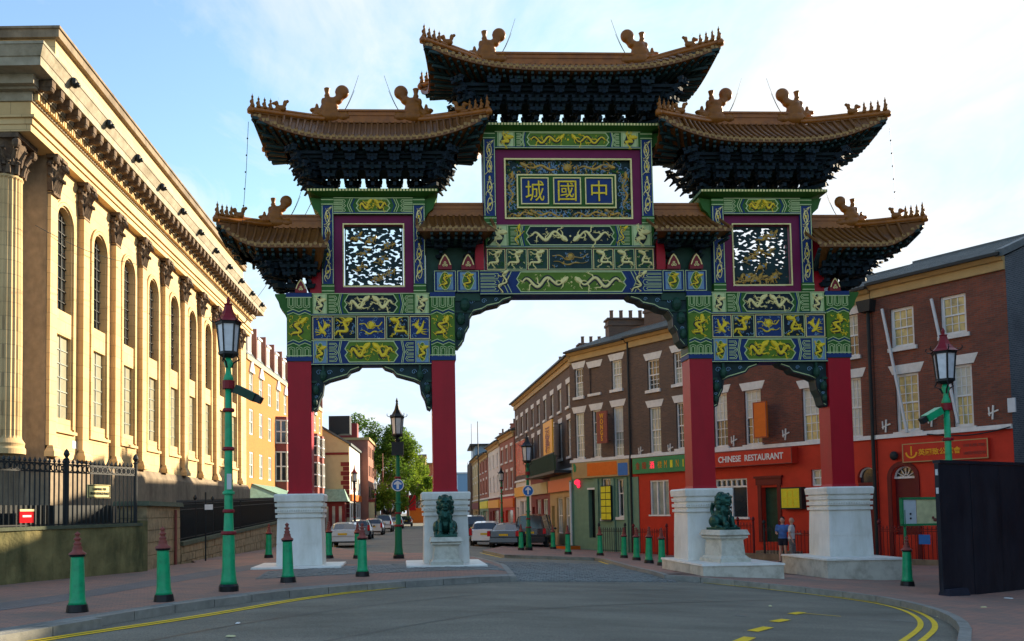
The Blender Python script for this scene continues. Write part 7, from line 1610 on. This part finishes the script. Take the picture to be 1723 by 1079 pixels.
# ================================================================== CARS
def car(kind, paint, x, y, rz, lab, tail=True):
    P = {'hatch': dict(L=4.0, w=.86, zr=1.46, st=[(-2.0, .35, .62, None), (-1.97, .3, .95, None), (-1.72, .25, 1.0, 'r0'), (-1.35, .22, 1.0, 'R'), (-.3, .2, .99, 'R'), (.35, .2, .96, 'R'), (1.05, .2, .93, 'r1'), (1.75, .25, .74, None), (1.98, .32, .55, None)]),
         'saloon': dict(L=4.4, w=.87, zr=1.43, st=[(-2.2, .35, .66, None), (-2.17, .3, .98, None), (-1.75, .25, 1.02, 'r0'), (-1.15, .22, 1.0, 'R'), (-.2, .2, .98, 'R'), (.45, .2, .95, 'R'), (1.15, .2, .92, 'r1'), (1.95, .25, .74, None), (2.2, .32, .55, None)]),
         'suv': dict(L=4.5, w=.92, zr=1.78, st=[(-2.25, .42, .8, None), (-2.2, .35, 1.12, None), (-2.12, .3, 1.14, 'r0'), (-1.85, .28, 1.13, 'R'), (-.3, .26, 1.1, 'R'), (.5, .26, 1.08, 'R'), (1.15, .26, 1.05, 'r1'), (2.0, .32, .9, None), (2.25, .4, .62, None)]),
         'van': dict(L=4.8, w=.95, zr=2.0, st=[(-2.4, .42, .8, None), (-2.38, .35, 1.15, None), (-2.35, .3, 1.16, 'r0'), (-2.2, .28, 1.15, 'R'), (-.3, .26, 1.12, 'R'), (.9, .26, 1.1, 'R'), (1.6, .26, 1.05, 'r1'), (2.2, .32, .9, None), (2.4, .4, .62, None)])}[kind]
    t = empty('parked_car', (x, y, gz(x, y) - .12), rz, lab, 'car', 'cars parked along the street'); w = P['w']; zr = P['zr']; body = MB(); gl = MB(); rows_ = []
    st = P['st']; n = len(st)
    for i, (yy, zl, zb, f) in enumerate(st):
        tp = 1 - .14 * (abs(yy) / (P['L'] / 2)) ** 4
        ww = w * tp; R_ = f == 'R'
        zt = zr - .05 * (i == 3) - .04 * abs(i - 4) if R_ else zb + .01
        wr = ww * .76 if R_ else ww * .88
        rows_.append([(ww * .9, zl), (ww, zl + .16), (ww * 1.02, (zl + zb) / 2 + .05), (ww * .97, zb), (wr, zt - (.05 if R_ else .0)), (wr * .8, zt), (0, zt + .015)])
    for i in range(n - 1):
        a, b = rows_[i], rows_[i + 1]; ya, yb_ = st[i][0], st[i + 1][0]; fa, fb = st[i][3], st[i + 1][3]
        for s in (-1, 1):
            for k in range(6):
                q = [(s * a[k][0], ya, a[k][1]), (s * b[k][0], yb_, b[k][1]), (s * b[k + 1][0], yb_, b[k + 1][1]), (s * a[k + 1][0], ya, a[k + 1][1])]
                glass = (k == 3 and (fa and fb)) or (k >= 4 and ((fa == 'r0' and fb == 'R') or (fa == 'R' and fb == 'r1')))
                (gl if glass else body).add(q, [(0, 1, 2, 3) if s > 0 else (3, 2, 1, 0)])
    for i, rev in ((0, 1), (n - 1, 0)):
        a = rows_[i]; yy = st[i][0]; pts = [(p[0], yy, p[1]) for p in a] + [(-p[0], yy, p[1]) for p in a[-2::-1]]; body.add(pts, [tuple(range(len(pts)))[::-1] if rev else tuple(range(len(pts)))])
    bo = body.build('body', M[paint], t, smooth=False); bo.data.polygons.foreach_set('use_smooth', [True] * len(bo.data.polygons)); bo.data.set_sharp_from_angle(angle=R(38))
    gl.build('window', M['glass'], t)
    tr = MB()
    for s in (-1, 1):
        for i in (3, 4, 5): a = rows_[i]; yy = st[i][0]; tr.bar((s * a[3][0], yy, a[3][1]), (s * (a[4][0] + .01), yy, a[4][1] + .01), .05)
    tr.build('window_pillar', M[paint], t)
    ye = st[0][0]; zb = st[1][2]
    for s in (-1, 1):
        m_ = MB(); m_.tbox(s * w * .93 - .13, s * w * .93 + .06, ye - .03, ye + .2, zb - .28, zb + (.02 if kind != 'hatch' else .12), .02, .0); m_.build('tail_lamp', M['tail'], t)
        m_ = MB(); m_.tbox(s * w * .75 - .16, s * w * .75 + .14, -ye - .25, -ye + .0, .58, .7, .02, .02); m_.build('headlight', M['lampglass'], t)
        m_ = MB(); m_.ell((s * (w + .08), st[6][0] - .1, st[6][2] + .04), (.1, .07, .07), 8, 5); m_.build('mirror', M[paint], t)
        for yw_ in (ye + .72, -ye - .78):
            m_ = MB(); b = len(m_.v); rw = .33 if kind in ('suv', 'van') else .31
            for r_, xx in ((rw * .62, s * (w + .02)), (rw * .95, s * (w + .03)), (rw, s * (w - .02)), (rw, s * (w - .2)), (rw * .6, s * (w - .2))):
                for k in range(18): a = 2 * math.pi * k / 18; m_.v.append((xx, yw_ + r_ * math.cos(a), rw + r_ * math.sin(a)))
            for i in range(4):
                for k in range(18): j = (k + 1) % 18; m_.f.append((i * 18 + k, i * 18 + j, (i + 1) * 18 + j, (i + 1) * 18 + k))
            wo = m_.build('wheel', M['tyre'], t); m2 = MB(); m2.v = [(s * (w + .015), yw_ + rw * .63 * math.cos(2 * math.pi * k / 18), rw + rw * .63 * math.sin(2 * math.pi * k / 18)) for k in range(18)]; m2.f = [tuple(range(18))]; m2.build('rim', M['rim'], wo)
    MB().box(-.26, .26, ye - .025, ye + .03, zb - .26, zb - .15).build('number_plate', M['plate'], t)
    m_ = MB(); m_.tbox(-w * .92, w * .92, ye - .08, ye + .25, st[0][1] + .02, st[0][1] + .26, .02, .02); m_.build('bumper', M[paint if kind != 'van' else 'black'], t); MB().box(-w * .8, w * .8, ye - .09, ye + .3, st[0][1] - .06, st[0][1] + .02).build('rear_valance', M['black'], t)
    return t
def cx_at(px, D): return (px - PX0) * D / F
car('saloon', 'c_silver', cx_at(575, 50), 52.2, 0, 'silver saloon parked nearest on the left of the street')
car('hatch', 'c_dark', cx_at(604, 65) - .1, 67, 0, 'dark hatchback parked second on the left behind the silver saloon')
car('hatch', 'c_silver', cx_at(626, 78), 80, 0, 'small silver hatchback parked third on the left of the street')
car('suv', 'c_silver', cx_at(643, 90), 92, 0, 'tall silver off-roader parked fourth on the left of the street')
car('hatch', 'c_white', cx_at(664, 106), 108, 0, 'pale hatchback parked fifth on the left of the street')
car('saloon', 'c_black', cx_at(681, 120), 122, 0, 'black saloon parked farthest on the left of the street')
car('hatch', 'c_white', cx_at(820, 51), 53, R(-6), 'white hatchback with large red tail lamps just right of the second plinth')
car('suv', 'c_dark', cx_at(800, 60), 63, R(-3), 'dark car with pale roof beyond the white hatchback')
car('saloon', 'c_blue', cx_at(862, 49), 51.5, R(-14), 'dark blue grey car parked right of the white hatchback')
car('van', 'c_black', cx_at(907, 50), 52.6, R(-14), 'black van parked behind the dark lamp post')

# ================================================================== TREES
def tree(x, y, h, r, lab, seed, leafm='leaf', nleaf=7000, cz=.62, trunk=.22, grp='trees along the far left of the street'):
    rr = random.Random(seed); t = empty('street_tree', (x, y, gz(x, y)), 0, lab, 'tree', grp); tk = MB(); hb = h * .3
    tk.tube([(0, 0, -.2), (.05, .05, hb * .6), (-.05, 0, hb), (.1, .1, h * .55)], trunk, 8, trunk * .4)
    cl_ = []
    for k in range(34):
        a = rr.uniform(0, 6.28); e = rr.uniform(-.5, 1); q = rr.uniform(.35, 1.0) ** .6; c = Vector((math.cos(a) * r * q * math.sqrt(max(.05, 1 - e * e * .75)), math.sin(a) * r * q * math.sqrt(max(.05, 1 - e * e * .75)), h * cz + e * h * .36 * q)); cl_.append((c, rr.uniform(.16, .3) * r))
        if k < 14: tk.tube([(0, 0, hb * rr.uniform(.7, 1.1)), tuple(c * .5 + Vector((0, 0, hb * .4))), tuple(c)], trunk * .35, 5, .02)
    tk.build('trunk', M['bark'], t, smooth=True); lf = MB()
    for k in range(nleaf):
        c, cr_ = rr.choice(cl_); d = Vector((rr.gauss(0, 1), rr.gauss(0, 1), rr.gauss(0, 1))).normalized() * cr_ * (rr.random() ** .4) * 1.15; p = c + d; s_ = rr.uniform(.13, .27)
        a = Vector((rr.uniform(-1, 1), rr.uniform(-1, 1), rr.uniform(-.6, .6))).normalized(); b = a.cross(Vector((rr.uniform(-1, 1), rr.uniform(-1, 1), 1))).normalized(); n_ = a.cross(b) * s_ * .2
        lf.add([p - a * s_, p + b * s_ * .55 + n_, p + a * s_, p - b * s_ * .55 + n_], [(0, 1, 2, 3)])
    lf.build('crown', M[leafm], t); return t
tree(cx_at(628, 118), 122, 15.4, 5.0, 'tall dark green tree behind the red house', 1, 'leaf', 14000)
tree(cx_at(655, 128), 130, 14.2, 5.2, 'broad bright green tree left of the spired lamp post', 2, 'leaf2', 14000)
tree(cx_at(684, 142), 146, 9.8, 4.4, 'lower pale green tree right of the spired lamp post', 3, 'leaf2', 11000)
tree(cx_at(697, 150), 155, 8.2, 3.0, 'small green tree before the narrow dark tower', 4, 'leaf', 5000)
tree(cx_at(648, 105), 110, 5.0, 2.4, 'small light green bushy tree beside the thin mast', 5, 'leaf2', 3500)

# ================================================================== PEOPLE
def person(px, py, facing, lab, h=1.74, top='cloth_b', low='cloth_n', bare_legs=True, hair=True, seed=0, arm=1):
    r0 = ray(px, 900); x, y = r0.x / r0.y * py, py; t = empty('person', (x, y, gz(x, y)), facing, lab, 'person'); s = h / 1.75
    def S(*p): return tuple(c * s for c in p)
    b = MB()      # one continuous body in millimetre-true proportions
    b.ell(S(0, -.01, 1.63), (.078 * s, .095 * s, .115 * s), 14, 10); b.ell(S(0, -.1, 1.61), (.018 * s, .02 * s, .025 * s), 8, 5); b.tube([S(0, .0, 1.42), S(0, -.005, 1.56)], .055 * s, 10)
    b.ell(S(0, 0, 1.28), (.17 * s, .11 * s, .2 * s), 12, 8); b.ell(S(0, 0, 1.05), (.14 * s, .1 * s, .18 * s), 12, 8); b.ell(S(0, .01, .93), (.165 * s, .12 * s, .13 * s), 12, 8)
    for q in (-1, 1):
        b.ell(S(q * .085, 0, 1.63), (.012 * s, .02 * s, .03 * s), 6, 4)
        st_ = .1 * q; b.tube([S(q * .09, 0, .9), S(q * .1, -.04 * q - .02, .5)], .085 * s, 10, .055 * s); b.tube([S(q * .1, -.04 * q - .02, .5), S(q * .11, st_ * .6, .09)], .056 * s, 10, .036 * s); b.ell(S(q * .11, st_ * .6 - .06, .04), (.045 * s, .12 * s, .04 * s), 10, 6)
        b.ell(S(q * .18, 0, 1.4), (.07 * s, .065 * s, .065 * s), 8, 6)
        el = S(q * .25, .03 if q == arm else .05, 1.13); hd_ = S(q * (.16 if q == arm else .27), -.24 if q == arm else -.06, 1.12 if q == arm else .88)
        b.tube([S(q * .19, 0, 1.4), el], .05 * s, 8, .038 * s); b.tube([el, hd_], .038 * s, 8, .027 * s)
        hv = Vector(hd_); d = (hv - Vector(el)).normalized(); b.ell(tuple(hv + d * .04), (.035 * s, .035 * s, .045 * s), 8, 6)
        for k in range(4): o_ = Vector(((k - 1.5) * .018, (k - 1.5) * .006, 0)); b.tube([tuple(hv + d * .06 + o_), tuple(hv + d * (.12 + (.012 if k in (1, 2) else 0)) + o_ - Vector((0, .01, .015)))], .01, 5, .008)
        b.tube([tuple(hv + d * .02 + Vector((-q * .03, 0, 0))), tuple(hv + d * .075 + Vector((-q * .05, -.01, 0)))], .011, 5, .009)
    remeshed(b, 'body', M['skin'], .0125, t, 1)
    c = MB(); c.ell(S(0, 0, 1.27), (.19 * s, .13 * s, .21 * s), 12, 8); c.ell(S(0, 0, 1.06), (.165 * s, .125 * s, .2 * s), 12, 8); c.ell(S(0, .01, .95), (.18 * s, .135 * s, .1 * s), 12, 8); c.tube([S(0, 0, 1.38), S(0, 0, 1.46)], .085 * s, 10, .07 * s)
    for q in (-1, 1): c.ell(S(q * .18, 0, 1.4), (.08 * s, .075 * s, .07 * s), 8, 6); c.tube([S(q * .19, 0, 1.4), S(q * .235, .02, 1.2)], .065 * s, 8, .062 * s)
    remeshed(c, 'shirt', M[top], .014, t, 2)
    c = MB(); c.ell(S(0, .01, .9), (.182 * s, .137 * s, .13 * s), 12, 8)
    for q in (-1, 1):
        zk = .66 if bare_legs else .13
        if bare_legs: c.tube([S(q * .09, 0, .9), S(q * .098, -.02 - .015 * q, zk)], .1 * s, 10, .088 * s)
        else: c.tube([S(q * .09, 0, .9), S(q * .1, -.04 * q - .02, .5)], .1 * s, 10, .075 * s); c.tube([S(q * .1, -.04 * q - .02, .5), S(q * .11, .06 * q, zk)], .075 * s, 10, .065 * s)
    remeshed(c, 'shorts' if bare_legs else 'trousers', M[low], .014, t, 1)
    if hair:
        c = MB(); c.ell(S(0, .02, 1.66), (.09 * s, .1 * s, .115 * s), 12, 8); c.ell(S(0, .07, 1.56), (.075 * s, .06 * s, .12 * s), 10, 7); remeshed(c, 'hair', M['hair'], .014, t, 1)
    for q in (-1, 1): MB().ell(S(q * .11, .1 * q * .6 - .06, .035), (.05 * s, .13 * s, .04 * s), 10, 6).build('shoe', M['shoe'], t, smooth=True)
    return t
person(1317, 34.6, R(-35), 'person in a blue top and dark shorts walking before the restaurant railing', 1.78, arm=-1)
person(1332, 34.2, R(60), 'person in grey patterned trousers and white top beside the one in blue', 1.76, top='cloth_w', low='cloth_g', bare_legs=False, hair=False, arm=1)
# ---- power of small things: cable along the end house, bin by the green shopfront
cb = root_for(TA, 'sagging_cable', 'black cable sagging along the white string course of the end house', 'cable'); pts = []
for k in range(15):
    px = 1560 + k * 10; x, z = TA.at(px, 731 - k * .9, -.2); pts.append((x, -.2, z - .16 * math.sin(math.pi * k / 14)))
MB().tube(pts, .025, 5).build('cable', M['iron'], cb)
bx, by_ = ground(914, 906); 
t = root_for(TA, 'planter_box', 'orange brick planter beside the green shopfront door', 'planter'); x = TA.S(948, 900, -1.2); MB().box(x - .7, x + .7, -1.5, -.6, -1.0, -.35).build('brick_box', M['orange'], t); MB().box(x - .6, x + .6, -1.4, -.7, -.35, -.33).build('soil', M['bark'], t)

# overhead wires strung across the street
for a_, b_, s_, lab in (((-11.2, 50, 13.2), (-3.6, 25.6, 10.9), .5, 'thin wire sagging from the church cornice to the left gate frame'), ((-11.3, 33, 11.2), (-12.0, 26, 10.4), .2, 'short thin wire along the church front by the first capitals')):
    pts = [(a_[0] + (b_[0] - a_[0]) * t / 16, a_[1] + (b_[1] - a_[1]) * t / 16, a_[2] + (b_[2] - a_[2]) * t / 16 - s_ * math.sin(math.pi * t / 16)) for t in range(17)]
    tag(MB().tube(pts, .011, 4).build('overhead_wire', M['iron']), lab, 'wire')
